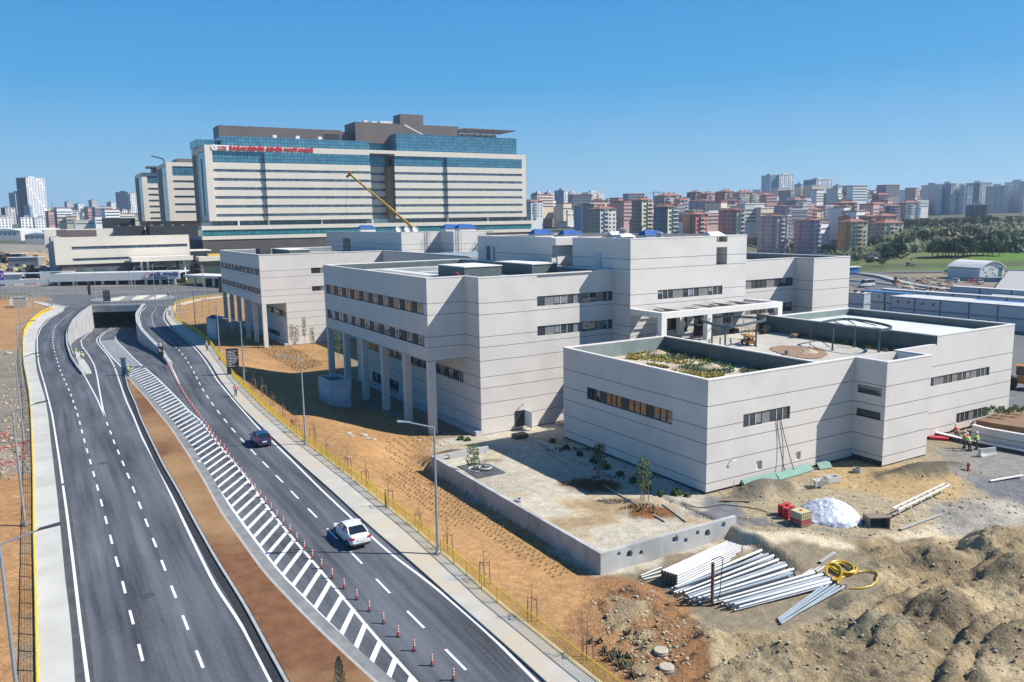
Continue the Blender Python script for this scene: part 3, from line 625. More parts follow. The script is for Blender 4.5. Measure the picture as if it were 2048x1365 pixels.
def row(b,ax,c,a0,a1,z0,z1,n,wfrac,nl=3,pm=None,first='w'):
    p=(a1-a0)/(n if first=='w' else n)
    for i in range(n):
        x=a0+p*i;w=p*wfrac
        b.win(ax,c,x+.02,x+w,z0+.02,z1-.02,nl)
        if i<n-1 or wfrac<.99: b.panel(ax,c,x+w+.01,x+p,z0+.02,z1-.02,pm)
    b.back(ax,c,a0,a1,z0,z1).build('window_backing',FRM,b.t)
# ---- A: front clinic with stilts
A=Bd('clinic_building','large white panelled clinic, front wing on tall columns and a taller block behind',42.93,80.39)
zt=18.5
w_=MB()
R1h=(84.98,121.6,14.24,15.6);R2h=(84.98,121.6,10.45,11.75)
A.face(w_,'v',38.04,83.92,122.5,8.75,zt,[R1h,R2h]);A.face(w_,'u',83.92,38.04,42.93,8.75,zt)
for q in (1,): A.face(w_,'v',42.93,83.92,122.5,0,8.75,[(84.8,92.7,5.63,6.85),(93.6,101,5.63,6.85),(104,110.5,5.63,6.85),(112.5,118.5,5.63,6.85),(112,116,.6,2.2),(105.5,109.5,.6,2.2)])
A.face(w_,'v',42.93,80.39,83.92,0,zt);A.face(w_,'u',80.39,42.93,50.86,0,zt)
A.face(w_,'u',80.55,50.86,62.4,0,zt,[(50.9,62.34,14.7,15.9),(50.9,62.34,11.1,12.28)])
A.box(w_,50.7,50.86,80.4,80.7,0,zt)
w_.quad(A.L(38.04,122.5,0+8.75),A.L(38.04,122.5,zt),A.L(62.4,122.5,zt),A.L(62.4,122.5,8.75));w_.quad(A.L(42.93,122.5,0),A.L(42.93,122.5,8.75),A.L(62.4,122.5,8.75),A.L(62.4,122.5,0))
w_.build('wing_wall',WALLA,A.t)
solid(A,'soffit',SOFF,[(38.06,42.92,83.94,122.48,8.74,8.9)])
solid(A,'roof',ROOFG,[(38.4,62.3,84.2,122.2,17.3,17.6),(43.2,62.3,80.7,84.2,17.3,17.6)])
solid(A,'roof_walkway',ROOFW,[(38.5,62.2,84.4,86.0,17.6,17.63),(43.3,62.2,81.2,84.4,17.6,17.628),(38.6,40.2,86.1,122,17.6,17.632),(55.5,57.5,99,121,17.6,17.634),(41,55.4,119.5,121.5,17.6,17.633),(46,48,101,119.4,17.6,17.635),(48.1,55.4,108,109.6,17.6,17.636),(40.3,45.9,93,94.2,17.6,17.637)])
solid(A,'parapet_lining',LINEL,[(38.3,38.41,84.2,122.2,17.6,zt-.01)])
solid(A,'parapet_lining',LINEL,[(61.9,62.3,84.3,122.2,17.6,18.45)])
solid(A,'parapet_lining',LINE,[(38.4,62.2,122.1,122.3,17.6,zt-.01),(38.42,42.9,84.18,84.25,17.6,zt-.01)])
cp=MB()
for q in ((38.0,38.42,83.88,122.54),(38.42,43.35,83.88,84.27),(42.89,43.3,80.35,83.88),(43.3,62.36,80.35,80.76),(38.42,62.36,122.1,122.54),(61.9,62.36,80.8,122.1)): A.box(cp,*q,zt if q[0]!=61.9 else 18.5,(zt if q[0]!=61.9 else 18.5)+.12)
cp.build('coping',COPE,A.t)
row(A,'v',38.04,84.98,121.6,14.24,15.6,10,.60,3,PANELD);row(A,'v',38.04,84.98,121.6,10.45,11.75,10,.60,3,PANELD)
for a0,a1 in ((84.8,92.7),(93.6,101),(104,110.5),(112.5,118.5)): row(A,'v',42.93,a0,a1,5.63,6.85,3,.72,3,PANELD)
for a0,a1 in ((112,116),(105.5,109.5)): A.win('v',42.93,a0,a1,.6,2.2,4,dark=True);A.back('v',42.93,a0,a1,.6,2.2).build('window_backing',FRM,A.t)
for z0,z1 in ((14.7,15.9),(11.1,12.28)):
    c=80.55
    for a0,a1,n in ((50.92,52.1,1),(53.5,56.5,3),(57.9,60.0,2),(60.05,61.0,1)) if 0 else ((50.92,52.1,1),(53.45,56.3,3),(57.65,59.7,2),(60.9,62.3,2)): A.win('u',c,a0,a1,z0+.02,z1-.02,n)
    for a0,a1 in ((52.12,53.43),(56.32,57.63),(59.72,60.88)): A.panel('u',c,a0,a1,z0+.02,z1-.02)
    A.back('u',c,50.9,62.34,z0,z1).build('window_backing',FRM,A.t)
for u in (83.93,91.2,98.75,106.4,114.0,121.65): 
    mb=MB();A.box(mb,38.06,38.9,u,u+.82,-.3,8.74);mb.build('column',mat('column_render',(.68,.64,.59),(.64,.60,.55),sc=.6,streak=2),A.t)
solid(A,'plinth_ledge',PLN,[(42.2,42.92,80.4,121,-.3,.55)])
# ---- tall block C with the D wing
TB=MB();zc=22.45
A.face(TB,'v',62.4,77.1,80.55,0,18.5);A.face(TB,'v',62.4,77.1,89.5,18.5,zc);A.face(TB,'v',62.4,94.6,116.7,18.3,zc)
A.face(TB,'u',77.1,62.4,82.36,0,zc,[(66.82,78.04,14.78,15.95),(76.8,78.75,18.76,21.03,1.6),(76.8,78.75,21.7,22.45,1.6),(73.0,76.2,9.5,12.5,.22),(68.3,70.4,10.7,12.3,.22),(70.9,71.9,10.2,12.2,.22),(78.3,80.2,10.9,12.2,.22)])
A.face(TB,'u',94.6,62.4,67,18.3,zc)
TB.quad(A.L(67,89.5,18),A.L(67,94.6,18),A.L(67,94.6,zc),A.L(67,89.5,zc))
TB.quad(A.L(62.4,89.5,18),A.L(62.4,89.5,zc),A.L(67,89.5,zc),A.L(67,89.5,18))
A.face(TB,'v',82.36,77.1,116.7,18,zc);TB.quad(A.L(82.36,77.1,zc),A.L(82.36,77.1,18),A.L(82.36,116.7,18),A.L(82.36,116.7,zc));TB.quad(A.L(62.4,116.7,18),A.L(82.36,116.7,18),A.L(82.36,116.7,zc),A.L(62.4,116.7,zc))
A.box(TB,62.42,66.8,93.6,94.6,21.4,22.44);A.box(TB,76.7,78.9,78.75,79.2,18.5,22.4)
TB.build('tower_wall',WALLA,A.t)
solid(A,'tower_roof',ROOFG,[(62.6,82.2,77.4,89.4,21.4,21.6),(67.2,82.2,89.4,94.7,21.4,21.6),(62.6,82.2,94.7,116.5,21.4,21.6)])
cp=MB()
for q in ((62.36,62.76,77.06,89.5),(62.36,62.76,94.6,116.74),(62.76,82.4,77.06,77.46),(82,82.4,77.46,116.74),(62.76,82,116.3,116.74),(62.76,67,94.6,95.0),(67,67.4,89.5,95),(62.76,67,89.1,89.5)): A.box(cp,*q,zc,zc+.12)
cp.build('coping',COPE,A.t)
lo=MB();A.box(lo,63.3,65.8,94.5,94.62,18.7,20.1);lo.build('louver_panel',COPE,A.t)
for x in (69.0,71.5): pass
for v0,v1 in ((66.84,69.4),(71.2,73.85),(75.55,78.02)): A.win('u',77.1,v0,v1,14.8,15.93,3)
for v0,v1 in ((69.42,71.18),(73.87,75.53)): A.panel('u',77.1,v0,v1,14.8,15.93)
A.back('u',77.1,66.8,78.06,14.78,15.95).build('window_backing',FRM,A.t)
A.win('u',77.1,73.02,76.18,9.5,12.48,3,dark=True);A.win('u',77.1,68.32,70.38,10.72,12.28,2,dark=True);A.win('u',77.1,70.92,71.88,10.22,12.18,1,dark=True);A.win('u',77.1,78.32,80.18,10.92,12.18,2,dark=True)
# roof doors standing on the lower roof
DOORM=mat('steel_door',(.42,.50,.55),rough=.5)
def door(u,v,w,h,ax,z,open_=False,b=A,nm='door'):
    mb=MB()
    if ax=='v': b.box(mb,v-.12,v-.02,u,u+w,z,z+h)
    else: b.box(mb,v,v+w,u-.12,u-.02,z,z+h)
    o=mb.build(nm,DOORM,b.t);k=MB()
    if ax=='v': b.box(k,v-.18,v-.12,u+.1,u+.2,z+h*.45,z+h*.45+.12)
    else: b.box(k,v+.1,v+.2,u-.18,u-.12,z+h*.45,z+h*.45+.12)
    k.build('handle',FRM,o)
door(83.0,62.4,1.5,2.0,'v',18.62);door(113.6,62.4,1.1,2.3,'v',18.62)
dk=MB();A.box(dk,62.3,62.39,112.2,113.5,18.62,20.9);dk.build('door_opening',FRM,A.t);door(111.1,62.3,1.0,2.3,'v',18.62)
door(80.36+.0,54.2+.0,0,0,'u',0) if 0 else None
# ground door on right wall of the front wing
dk=MB();A.box(dk,47.55,48.8,80.3,80.38,.35,2.3);dk.build('door_opening',FRM,A.t)
lf=MB();A.box(lf,48.8,48.88,78.6,80.3,.35,2.35);lf.build('door_leaf',mat('door_white_blue',(.66,.72,.75),rough=.5),A.t)
cl_=MB();cl_.tube(A.L(48.4,80.3,2.9),A.L(48.4,79.9,3.1),.05);cl_.build('wall_lamp',FRM,A.t)
# D wing
Dw=MB();zd=18.78
A.face(Dw,'u',80.4,82.36,95.95,0,zd,[(82.5,95.72,14.74,16.0),(82.5,95.72,11.02,12.3)])
A.face(Dw,'v',95.95,77.0,80.4,0,zd);A.face(Dw,'u',77.0,95.95,104.0,0,zd)
Dw.quad(A.L(104,77,0),A.L(104,112,0),A.L(104,112,zd),A.L(104,77,zd));Dw.quad(A.L(82.36,112,10),A.L(82.36,112,zd),A.L(104,112,zd),A.L(104,112,10))
Dw.build('rear_wing_wall',WALLA,A.t)
solid(A,'rear_wing_roof',ROOFW,[(82.5,103.8,80.8,111.8,17.5,17.8),(96.2,103.8,77.3,80.8,17.5,17.8)])
solid(A,'parapet_lining',LINE,[(82.5,103.6,111.5,111.7,17.8,zd-.01),(103.5,103.7,77.4,111.5,17.8,zd-.01)])
cp=MB()
for q in ((82.36,95.95,80.36,80.76),(95.91,96.31,76.96,80.76),(96.31,104.04,76.96,77.36),(103.6,104.04,77.36,112.04),(82.36,103.6,111.6,112.04)): A.box(cp,*q,zd,zd+.12)
cp.build('coping',COPE,A.t)
for z0,z1 in ((14.74,16.0),(11.02,12.3)):
    for v0,v1 in ((82.52,85.6),(87.2,90.2),(91.9,95.7)): A.win('u',80.4,v0,v1,z0+.02,z1-.02,3,dark=True)
    for v0,v1 in ((85.62,87.18),(90.22,91.88)): A.panel('u',80.4,v0,v1,z0+.02,z1-.02)
    A.back('u',80.4,82.5,95.72,z0,z1).build('window_backing',FRM,A.t)
# pergola frame on the terrace
pg=MB();up=71.26
A.box(pg,62.42,83.0,up,up+.75,13.2,13.9);A.box(pg,62.42,63.1,up+.75,77.08,13.2,13.9);A.box(pg,82.3,83.0,up+.75,77.08,13.2,13.9)
pg.build('pergola_frame',COPE,A.t)
for v in (62.42,69.75,82.22): 
    mb=MB();A.box(mb,v,v+.78,up+.01,up+.74,10.07,13.2);mb.build('pergola_post',COPE,A.t)
for v in (69.75,76.2): 
    mb=MB();A.box(mb,v,v+.7,76.1,76.9,10.07,13.2);mb.build('pergola_post',COPE,A.t)
PGL=mat('pergola_louver',(.33,.33,.34),(.38,.38,.39),sc=2,rough=.5)
for i in range(12):
    v=63.3+i*1.58
    sl=MB();k=.28 if i%2==0 else .02
    sl.add([A.L(v,72.1,13.55+k),A.L(v+1.45,72.1,13.55-k*.3),A.L(v+1.45,77.0,13.55-k*.3),A.L(v,77.0,13.55+k),A.L(v,72.1,13.48+k),A.L(v+1.45,72.1,13.48-k*.3),A.L(v+1.45,77.0,13.48-k*.3),A.L(v,77.0,13.48+k)],[(0,1,2,3),(7,6,5,4),(0,4,5,1),(1,5,6,2),(2,6,7,3),(3,7,4,0)])
    if i%3!=1 or i>8: sl.build('pergola_louver',PGL,A.t)
    else:
        for j in range(7): 
            q=MB();A.box(q,v,v+1.4,72.2+j*.7,72.35+j*.7,13.4,13.5)
            q.build('pergola_slat',PGL,A.t)
# roof boxes on A
for (v0,v1,u0,u1,z1) in ((47.0,52.5,91.7,99.6,19.05),(56.2,60.2,90.0,100.0,19.1)):
    solid(A,'roof_light',LINE,[(v0,v1,u0,u1,17.6,z1)]);solid(A,'roof_light_cap',COPE,[(v0-.1,v1+.1,u0-.1,u1+.1,z1,z1+.12)])
rv=thing('roof_vent','red gooseneck vent pipe on the front clinic roof','vent',Wd(86.6,43.6,17.63));v_=MB();v_.path([(0,0,0),(0,0,.95),(-.12,0,1.15),(-.35,0,1.2),(-.5,0,1.02)],.09,8);v_.build('pipe',mat('red_paint',(.45,.04,.02),rough=.5),rv)
ra=MB();ra.path([(0,0,0),(0,0,.55),(1.9,0,.55),(1.9,0,0)],.04,5)
for i in range(1,6): ra.tube((i*.32,0,0),(i*.32,0,.55),.025,n=4)
tag(ra.build('roof_rack',COPE,None,loc=Wd(84.9,41.2,17.63),rotz=RZ),'small white rail frame on the front clinic roof near the corner','rail')
# ---- E: low building with roof garden
E=Bd('low_clinic_building','low white building at the front with roof gardens, a stair block and long window bands',50.21,51.06)
ze=10.57
m_=MB()
E.face(m_,'v',50.21,51.06,73.95,.25,ze,[(55.65,69.42,5.56,6.88)])
E.face(m_,'u',51.06,50.21,84.5,.25,ze,[(54.73,61.05,5.6,6.87),(56.65,57.4,1.2,2.06,.3),(62.11,62.82,1.24,2.06,.3),(83.8,84.5,5.97,7.0)])
E.face(m_,'u',51.06,84.5,100.2,.25,11.57,[(84.5,95.4,5.97,7.0),(89.2,95.4,1.05,2.16)])
E.face(m_,'v',70.5,47.46,51.06,.6,ze,[(47.92,50.68,7.1,7.95,.35),(47.92,50.68,4.7,5.5,.35)])
E.face(m_,'u',47.46,70.5,77.8,.15,ze)
m_.quad(E.L(77.8,47.46,0),E.L(77.8,51.06,0),E.L(77.8,51.06,ze),E.L(77.8,47.46,ze))
m_.quad(E.L(100.2,51.06,0),E.L(100.2,74.1,0),E.L(100.2,74.1,11.57),E.L(100.2,51.06,11.57));m_.quad(E.L(84.5,74.1,9),E.L(84.5,74.1,11.57),E.L(100.2,74.1,11.57),E.L(100.2,74.1,0))
m_.quad(E.L(50.21,73.95,0),E.L(50.21,73.95,ze),E.L(65.3,73.95,ze),E.L(65.3,73.95,0))
m_.build('wall',WALLE,E.t)
solid(E,'foundation',mat('dark_foundation',(.05,.05,.052),(.09,.09,.09),sc=2),[(50.35,100,51.2,73.8,-.5,.28),(70.7,77.6,47.6,51.2,-.6,.58)])
rf=MB();E.box(rf,50.5,65.3,51.4,73.7,8.6,8.9);rf.build('garden_roof_slab',mat('roof_soil',(.50,.42,.30),(.40,.33,.22),sc=.9,c3=(.60,.54,.43),sc3=.3,bump=.05,bsc=4),E.t)
TER=mat('terrace_paving',(.47,.44,.38),(.40,.375,.32),sc=.5,c3=(.53,.50,.44),sc3=.2,bump=.004,bsc=6)
solid(E,'terrace_deck',TER,[(65.36,84.4,51.4,77.05,9.2,9.45),(62.45,65.3,74.0,77.05,9.2,9.449)])
solid(E,'terrace_base',WALLE,[(62.45,84.4,74.0,76.9,0,9.19)])
solid(E,'raised_roof',mat('raised_roof_screed',(.68,.70,.66),(.60,.62,.58),sc=.25,c3=(.56,.57,.52),sc3=.12),[(84.8,99.9,51.3,73.8,10.4,10.72)])
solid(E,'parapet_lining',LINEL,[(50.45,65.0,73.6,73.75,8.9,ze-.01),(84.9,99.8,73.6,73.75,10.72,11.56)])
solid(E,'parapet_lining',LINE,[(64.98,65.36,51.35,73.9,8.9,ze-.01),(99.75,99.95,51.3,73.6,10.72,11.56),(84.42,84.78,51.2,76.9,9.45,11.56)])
solid(E,'parapet_lining',COPE,[(65.4,84.4,51.3,51.42,9.45,ze-.02),(70.8,77.5,47.7,47.85,9.5,ze-.02),(77.35,77.5,47.8,51.3,9.5,ze-.02)])
solid(E,'stair_block_roof',ROOFG,[(70.8,77.5,47.7,51.2,9.3,9.5)])
cp=MB()
for q in ((50.17,50.57,51.02,73.99),(50.57,65.36,73.6,73.99),(64.96,65.38,51.46,73.6),(50.57,70.46,51.02,51.44),(70.46,70.86,47.42,51.44),(70.86,77.84,47.42,47.82),(77.44,77.84,47.82,51.1),(77.44,84.4,51.1,51.5)): E.box(cp,*q,ze,ze+.12)
for q in ((84.4,84.82,51.02,77.0),(84.82,100.24,51.02,51.44),(99.82,100.24,51.44,74.14),(84.82,99.82,73.7,74.14)): E.box(cp,*q,11.57,11.69)
cp.build('coping',COPE,E.t)
for a0,a1 in ((55.68,58.5),(59.6,62.4),(63.5,66.1),(67.1,69.4)): E.win('v',50.21,a0,a1,5.58,6.86,3,dark=True)
for a0,a1 in ((58.52,59.58),(62.42,63.48),(66.12,67.08)): E.panel('v',50.21,a0,a1,5.58,6.86,PANELD)
E.back('v',50.21,55.65,69.42,5.56,6.88).build('window_backing',FRM,E.t)
for a0,a1,n in ((54.75,57.3,3),(58.4,61.0,3)): E.win('u',51.06,a0,a1,5.62,6.85,n)
E.panel('u',51.06,57.32,58.38,5.62,6.85);E.back('u',51.06,54.73,61.05,5.6,6.87).build('window_backing',FRM,E.t)
for a0,a1,n in ((86.4,88.0,2),(89.1,91.7,3),(92.9,95.38,3)): E.win('u',51.06,a0,a1,5.99,6.98,n)
for a0,a1 in ((84.3,86.38),(88.02,89.08),(91.72,92.88)): E.panel('u',51.06,a0,a1,5.99,6.98)
E.back('u',51.06,83.8,95.4,5.97,7.0).build('window_backing',FRM,E.t)
for a0,a1,n in ((89.22,91.9,3),(92.9,95.38,3)): E.win('u',51.06,a0,a1,1.07,2.14,n)
E.panel('u',51.06,91.92,92.88,1.07,2.14);E.back('u',51.06,89.2,95.4,1.05,2.16).build('window_backing',FRM,E.t)
for z0,z1 in ((7.1,7.95),(4.7,5.5)): E.win('v',70.5,47.94,50.66,z0+.02,z1-.02,1,d=.25,dark=True);E.back('v',70.6,47.92,50.68,z0,z1).build('window_backing',FRM,E.t)
for a0,a1,z0,z1 in ((56.65,57.4,1.2,2.06),(62.11,62.82,1.24,2.06)): mb=MB();E.box(mb,a0,a1,51.3,51.35,z0,z1);mb.build('vent_back',COPE,E.t)
sp=MB();sp.path([E.L(53.2,51.04,2.75),E.L(53.2,50.75,2.75)],.05);sp.path([E.L(53.2,50.75,2.75),E.L(53.6,50.7,2.8)],.04);sp.build('spout',COPE,E.t)
def EW(u,v,z): p=np.array([0,0,H])+.9605*(np.array(Wd(u,v,z))-np.array([0,0,H]));return tuple(p)
# two black hoses hanging from the open window
for k,(dv,lb) in enumerate(((59.35,'left black hose hanging from the open window down to the ground'),(59.55,'right black hose hanging from the open window, swinging further out'))):
    pts=[];
    for i in range(13):
        q=i/12;pts.append(EW(51.0-.12-.25*q,dv+(.55*sin(q*2.6) if k==0 else 2.0*q*q+.4*sin(q*3)),5.75*(1-q)+.1))
    hs=MB();hs.path([EW(51.2,dv,5.75)]+pts,.035,5);tag(hs.build('hose',mat('hose_black',(.02,.02,.02),rough=.5)),lb,'hose')
EK=.9605;E.t.location=tuple(np.array([0,0,H])+EK*(np.array(Wd(51.06,50.21,0))-np.array([0,0,H])));E.t.scale=(EK,)*3
# ---- B: twin wing behind
Bq=Bd('rear_clinic_building','white clinic wing behind the kiosk, also raised on columns, twin of the nearer one',42.96,164.64)
zb_=18.83
b_=MB()
Bq.face(b_,'v',38.04,164.64,205.0,8.9,zb_,[(165.2,204,14.72,16.05),(165.2,204,10.85,12.05)]);Bq.face(b_,'u',164.64,38.04,42.96,8.9,zb_)
Bq.face(b_,'u',164.64,42.96,64.5,0,zb_,[(48.5,60.4,14.68,15.85),(48.5,60.4,11.0,12.0)])
Bq.face(b_,'v',42.96,164.64,205,0,8.9,[(165.9,181,5.85,7.1),(171.5,181.4,1.0,2.1),(183.5,187,1,3),(189,193,5.85,7.1)])
b_.quad(Bq.L(38.04,205,8.9),Bq.L(38.04,205,zb_),Bq.L(66,205,zb_),Bq.L(66,205,8.9));b_.quad(Bq.L(42.96,205,0),Bq.L(42.96,205,8.9),Bq.L(66,205,8.9),Bq.L(66,205,0))
Bq.face(b_,'v',64.5,124.0,164.64,0,zb_)
Bq.face(b_,'v',70,167.0,221,17.5,22.65,[(201,207,17.6,21.0,3.)]);Bq.face(b_,'u',167.0,70,79.5,17.5,22.65);Bq.face(b_,'v',79.5,160,167.0,17.5,22.65);Bq.face(b_,'u',160,79.5,88,17.5,22.65)
b_.quad(Bq.L(88,160,17.5),Bq.L(88,221,17.5),Bq.L(88,221,22.65),Bq.L(88,160,22.65))
b_.build('wall',WALLA,Bq.t)
solid(Bq,'soffit',SOFF,[(38.06,42.95,164.66,204.9,8.89,9.0)])
solid(Bq,'roof',ROOFG,[(38.4,87,165,204.8,17.5,17.9),(64.9,87,124,165,17.4,17.85),(70.2,87.8,167.3,220.8,21.8,22.1),(79.7,87.8,160.3,167.3,21.8,22.1)])
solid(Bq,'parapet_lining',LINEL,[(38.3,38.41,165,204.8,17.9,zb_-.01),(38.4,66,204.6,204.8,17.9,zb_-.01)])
solid(Bq,'metal_roof',mat('metal_roof',(.34,.38,.38),(.28,.32,.32),sc=.3,rough=.45),[(66,80,126,150,18.0,18.6)])
cp=MB()
for q in ((38.0,38.42,164.6,205.04),(38.42,64.9,164.6,165.02),(38.42,66,204.6,205.04),(64.46,64.9,124,165.02)): Bq.box(cp,*q,zb_,zb_+.14)
for q in ((69.96,70.4,166.96,221),(70.4,79.9,166.96,167.4),(79.46,79.9,159.96,167),(79.9,88,159.96,160.4)): Bq.box(cp,*q,22.65,22.8)
cp.build('coping',COPE,Bq.t)
for z0,z1 in ((14.72,16.05),(10.85,12.05)):
    p=3.88
    for i in range(10): Bq.win('v',38.04,165.22+p*i,165.2+p*i+2.3,z0+.02,z1-.02,2,dark=True);Bq.panel('v',38.04,165.22+p*i+2.32,165.2+p*(i+1),z0+.02,z1-.02,PANELD)
    Bq.back('v',38.04,165.2,204,z0,z1).build('window_backing',FRM,Bq.t)
for z0,z1 in ((14.68,15.85),(11.0,12.0)):
    for a0,a1 in ((48.52,50.4),(51.6,54.4),(55.6,60.3)): Bq.win('u',164.64,a0,a1,z0+.02,z1-.02,3,dark=True)
    for a0,a1 in ((50.42,51.58),(54.42,55.58)): Bq.panel('u',164.64,a0,a1,z0+.02,z1-.02)
    Bq.back('u',164.64,48.5,60.4,z0,z1).build('window_backing',FRM,Bq.t)
for a0,a1,z0,z1 in ((165.9,181,5.85,7.1),(171.5,181.4,1.0,2.1),(183.5,187,1,3),(189,193,5.85,7.1)): Bq.win('v',42.96,a0+.02,a1-.02,z0+.02,z1-.02,int((a1-a0)/1.2),dark=True);Bq.back('v',42.96,a0,a1,z0,z1).build('window_backing',FRM,Bq.t)
for i in range(6): mb=MB();u=164.66+i*7.9;Bq.box(mb,38.06,38.9,u,u+.82,-.3,8.88);mb.build('column',MATS['column_render'],Bq.t)
solid(Bq,'plinth_ledge',PLN,[(42.2,42.94,164.7,204,-.3,.5)])
solid(Bq,'roof_light',LINE,[(47,51.5,175,190,17.9,19.3)]);solid(Bq,'roof_light_cap',COPE,[(46.9,51.6,174.9,190.1,19.3,19.42)])
solid(Bq,'roof_unit',mat('dark_unit',(.06,.065,.07)),[(43.5,46,187,191,17.9,19.5)])
# ================= hospital
def gridmat(name,c,line,px,pz,lw=.09,rough=.12,metal=.55,c2=None,ax=0):
    m=bpy.data.materials.new(name);MATS[name]=m;m.use_nodes=True;n=m.node_tree.nodes;l=m.node_tree.links;b=n['Principled BSDF'];b.inputs['Roughness'].default_value=rough;b.inputs['Metallic'].default_value=metal
    tc=n.new('ShaderNodeTexCoord');s=n.new('ShaderNodeSeparateXYZ');l.new(tc.outputs['Object'],s.inputs[0])
    def ln(o,p,w):
        a=n.new('ShaderNodeMath');a.operation='PINGPONG';l.new(o,a.inputs[0]);a.inputs[1].default_value=p/2
        k=n.new('ShaderNodeMath');k.operation='LESS_THAN';l.new(a.outputs[0],k.inputs[0]);k.inputs[1].default_value=w;return k.outputs[0]
    mx=n.new('ShaderNodeMath');mx.operation='MAXIMUM';ad=n.new('ShaderNodeMath');ad.operation='ADD';l.new(s.outputs[0],ad.inputs[0]);l.new(s.outputs[1],ad.inputs[1])
    l.new(ln(ad.outputs[0],px,lw),mx.inputs[0]);l.new(ln(s.outputs[2],pz,lw),mx.inputs[1])
    # per pane tint
    def fl(o,p):
        a=n.new('ShaderNodeMath');a.operation='DIVIDE';l.new(o,a.inputs[0]);a.inputs[1].default_value=p;f=n.new('ShaderNodeMath');f.operation='FLOOR';l.new(a.outputs[0],f.inputs[0]);return f.outputs[0]
    cx=n.new('ShaderNodeCombineXYZ');l.new(fl(ad.outputs[0],px),cx.inputs[0]);l.new(fl(s.outputs[2],pz),cx.inputs[2]);w_=n.new('ShaderNodeTexWhiteNoise');l.new(cx.outputs[0],w_.inputs[0])
    t=n.new('ShaderNodeMix');t.data_type='RGBA';l.new(w_.outputs[0],t.inputs[0]);t.inputs[6].default_value=(*c,1);t.inputs[7].default_value=(*(c2 or [v*.72 for v in c]),1)
    y=n.new('ShaderNodeMix');y.data_type='RGBA';l.new(mx.outputs[0],y.inputs[0]);l.new(t.outputs[2],y.inputs[6]);y.inputs[7].default_value=(*line,1);l.new(y.outputs[2],b.inputs['Base Color'])
    return m
CUR=gridmat('curtain_glass',(.10,.27,.36),(.03,.07,.10),1.8,1.75,.10,rough=.2,metal=.35)
CURT=gridmat('curtain_glass_teal',(.05,.24,.27),(.02,.05,.06),2.,2.2,.10,rough=.15,metal=.35)
RIB=gridmat('ribbon_glass',(.13,.20,.25),(.10,.10,.10),1.6,5,.09,rough=.15,metal=.2,c2=(.06,.10,.13))
BEI=mat('beige_cladding',(.72,.66,.56),(.68,.62,.53),sc=.12,rough=.7,spec=.2,obj=True);BRN=mat('brown_cladding',(.085,.065,.06),(.10,.08,.07),sc=.2,rough=.6,obj=True);BRN2=mat('brown_metal',(.12,.095,.085),(.14,.11,.10),sc=.15,rough=.55,obj=True)
DKG=glass('dark_glass',(.03,.06,.07),.08);BLK=mat('black_louver',(.018,.019,.022),(.03,.03,.035),sc=.6,rough=.6)
Hs=Bd('hospital_tower','huge beige hospital slab with blue glass top floors and the red rooftop name sign',74.28,420.36)
Hs.t['category']='hospital'
u0=420.36
secs=[(77.8,103,.7),(103,131,-.9),(131,159.4,-.6),(174,205.6,.7),(205.6,232,-.9),(232,256,-.6)]
rt=[52.5-4.42*i for i in range(6)]
solid(Hs,'frame_top',BEI,[(74.3,159.4,u0,458,61.2,64.),(159.4,174,u0,458,62.2,64),(174,259,u0,458,61.2,64)])
for q in ((74.3,77.8,u0,u0+.9),(256,259,u0,u0+.9)): solid(Hs,'frame_side',BEI,[(*q,27,61.2)])
solid(Hs,'core',BRN,[(77.9,159,u0+2.2,457.5,27,61.2),(159,174.4,u0+9.2,457.5,27,62),(174.4,258.9,u0+2.2,457.5,27,61.2),(74.35,77.9,u0+24,457.6,27,61.15)])
solid(Hs,'side_glass',CURT,[(74.5,77.85,u0+1.6,u0+22,27.3,60.9)]);solid(Hs,'side_frame',BEI,[(74.3,77.8,u0+22,u0+24,27,61.2)])
solid(Hs,'side_panel',BRN2,[(74.36,74.5,u0+10,u0+13,30,58)])
for (a,b_,d) in secs:
    solid(Hs,'upper_glazing',CUR,[(a,b_,u0+d+.25,u0+2.3,55.7,61.19)])
    zz=[55.7]+[v for r in rt for v in (r,r-1.38)]+[27.]
    for i in range(0,len(zz)-1,2): solid(Hs,'facade_band',BEI,[(a,b_,u0+d,u0+2.25,zz[i+1],zz[i])])
    for r in rt: solid(Hs,'ribbon_window',RIB,[(a,b_,u0+d+.3,u0+2.2,r-1.38,r)])
for i in range(0,13,2):
    zz=[55.7]+[v for r in rt for v in (r,r-1.38)]+[27.]
    solid(Hs,'recess_band',BEI,[(159.4,174.,u0+8.6,u0+9.3,zz[i+1],zz[i])])
for r in rt: solid(Hs,'recess_window',RIB,[(159.4,171.,u0+8.9,u0+9.25,r-1.38,r)])
solid(Hs,'recess_glazing',CUR,[(159.4,174,u0+8.5,u0+9.3,55.7,62.1)]);solid(Hs,'recess_wall',mat('ochre_cladding',(.30,.22,.13)),[(171,174,u0+3,u0+8.5,27,55.6)])
# podium storeys
solid(Hs,'undercroft_glazing',RIB,[(76,258,u0+3.5,455,24.6,27)]);
for v in (88,103,131,159.4,205.6,232): solid(Hs,'pier',BEI,[(v,v+.8,u0+.6,u0+1.3,24.6,26.98)])
solid(Hs,'podium_band',BEI,[(70,262,u0-2,462,22.6,24.6)]);solid(Hs,'podium_glazing',CURT,[(70.4,261.6,u0-1.4,461,19.6,22.6)]);solid(Hs,'podium_band',BEI,[(70,262,u0-2,462,17.8,19.6)]);solid(Hs,'podium_wall',BRN,[(70.2,261.8,u0-1.6,461,-2,17.8)])
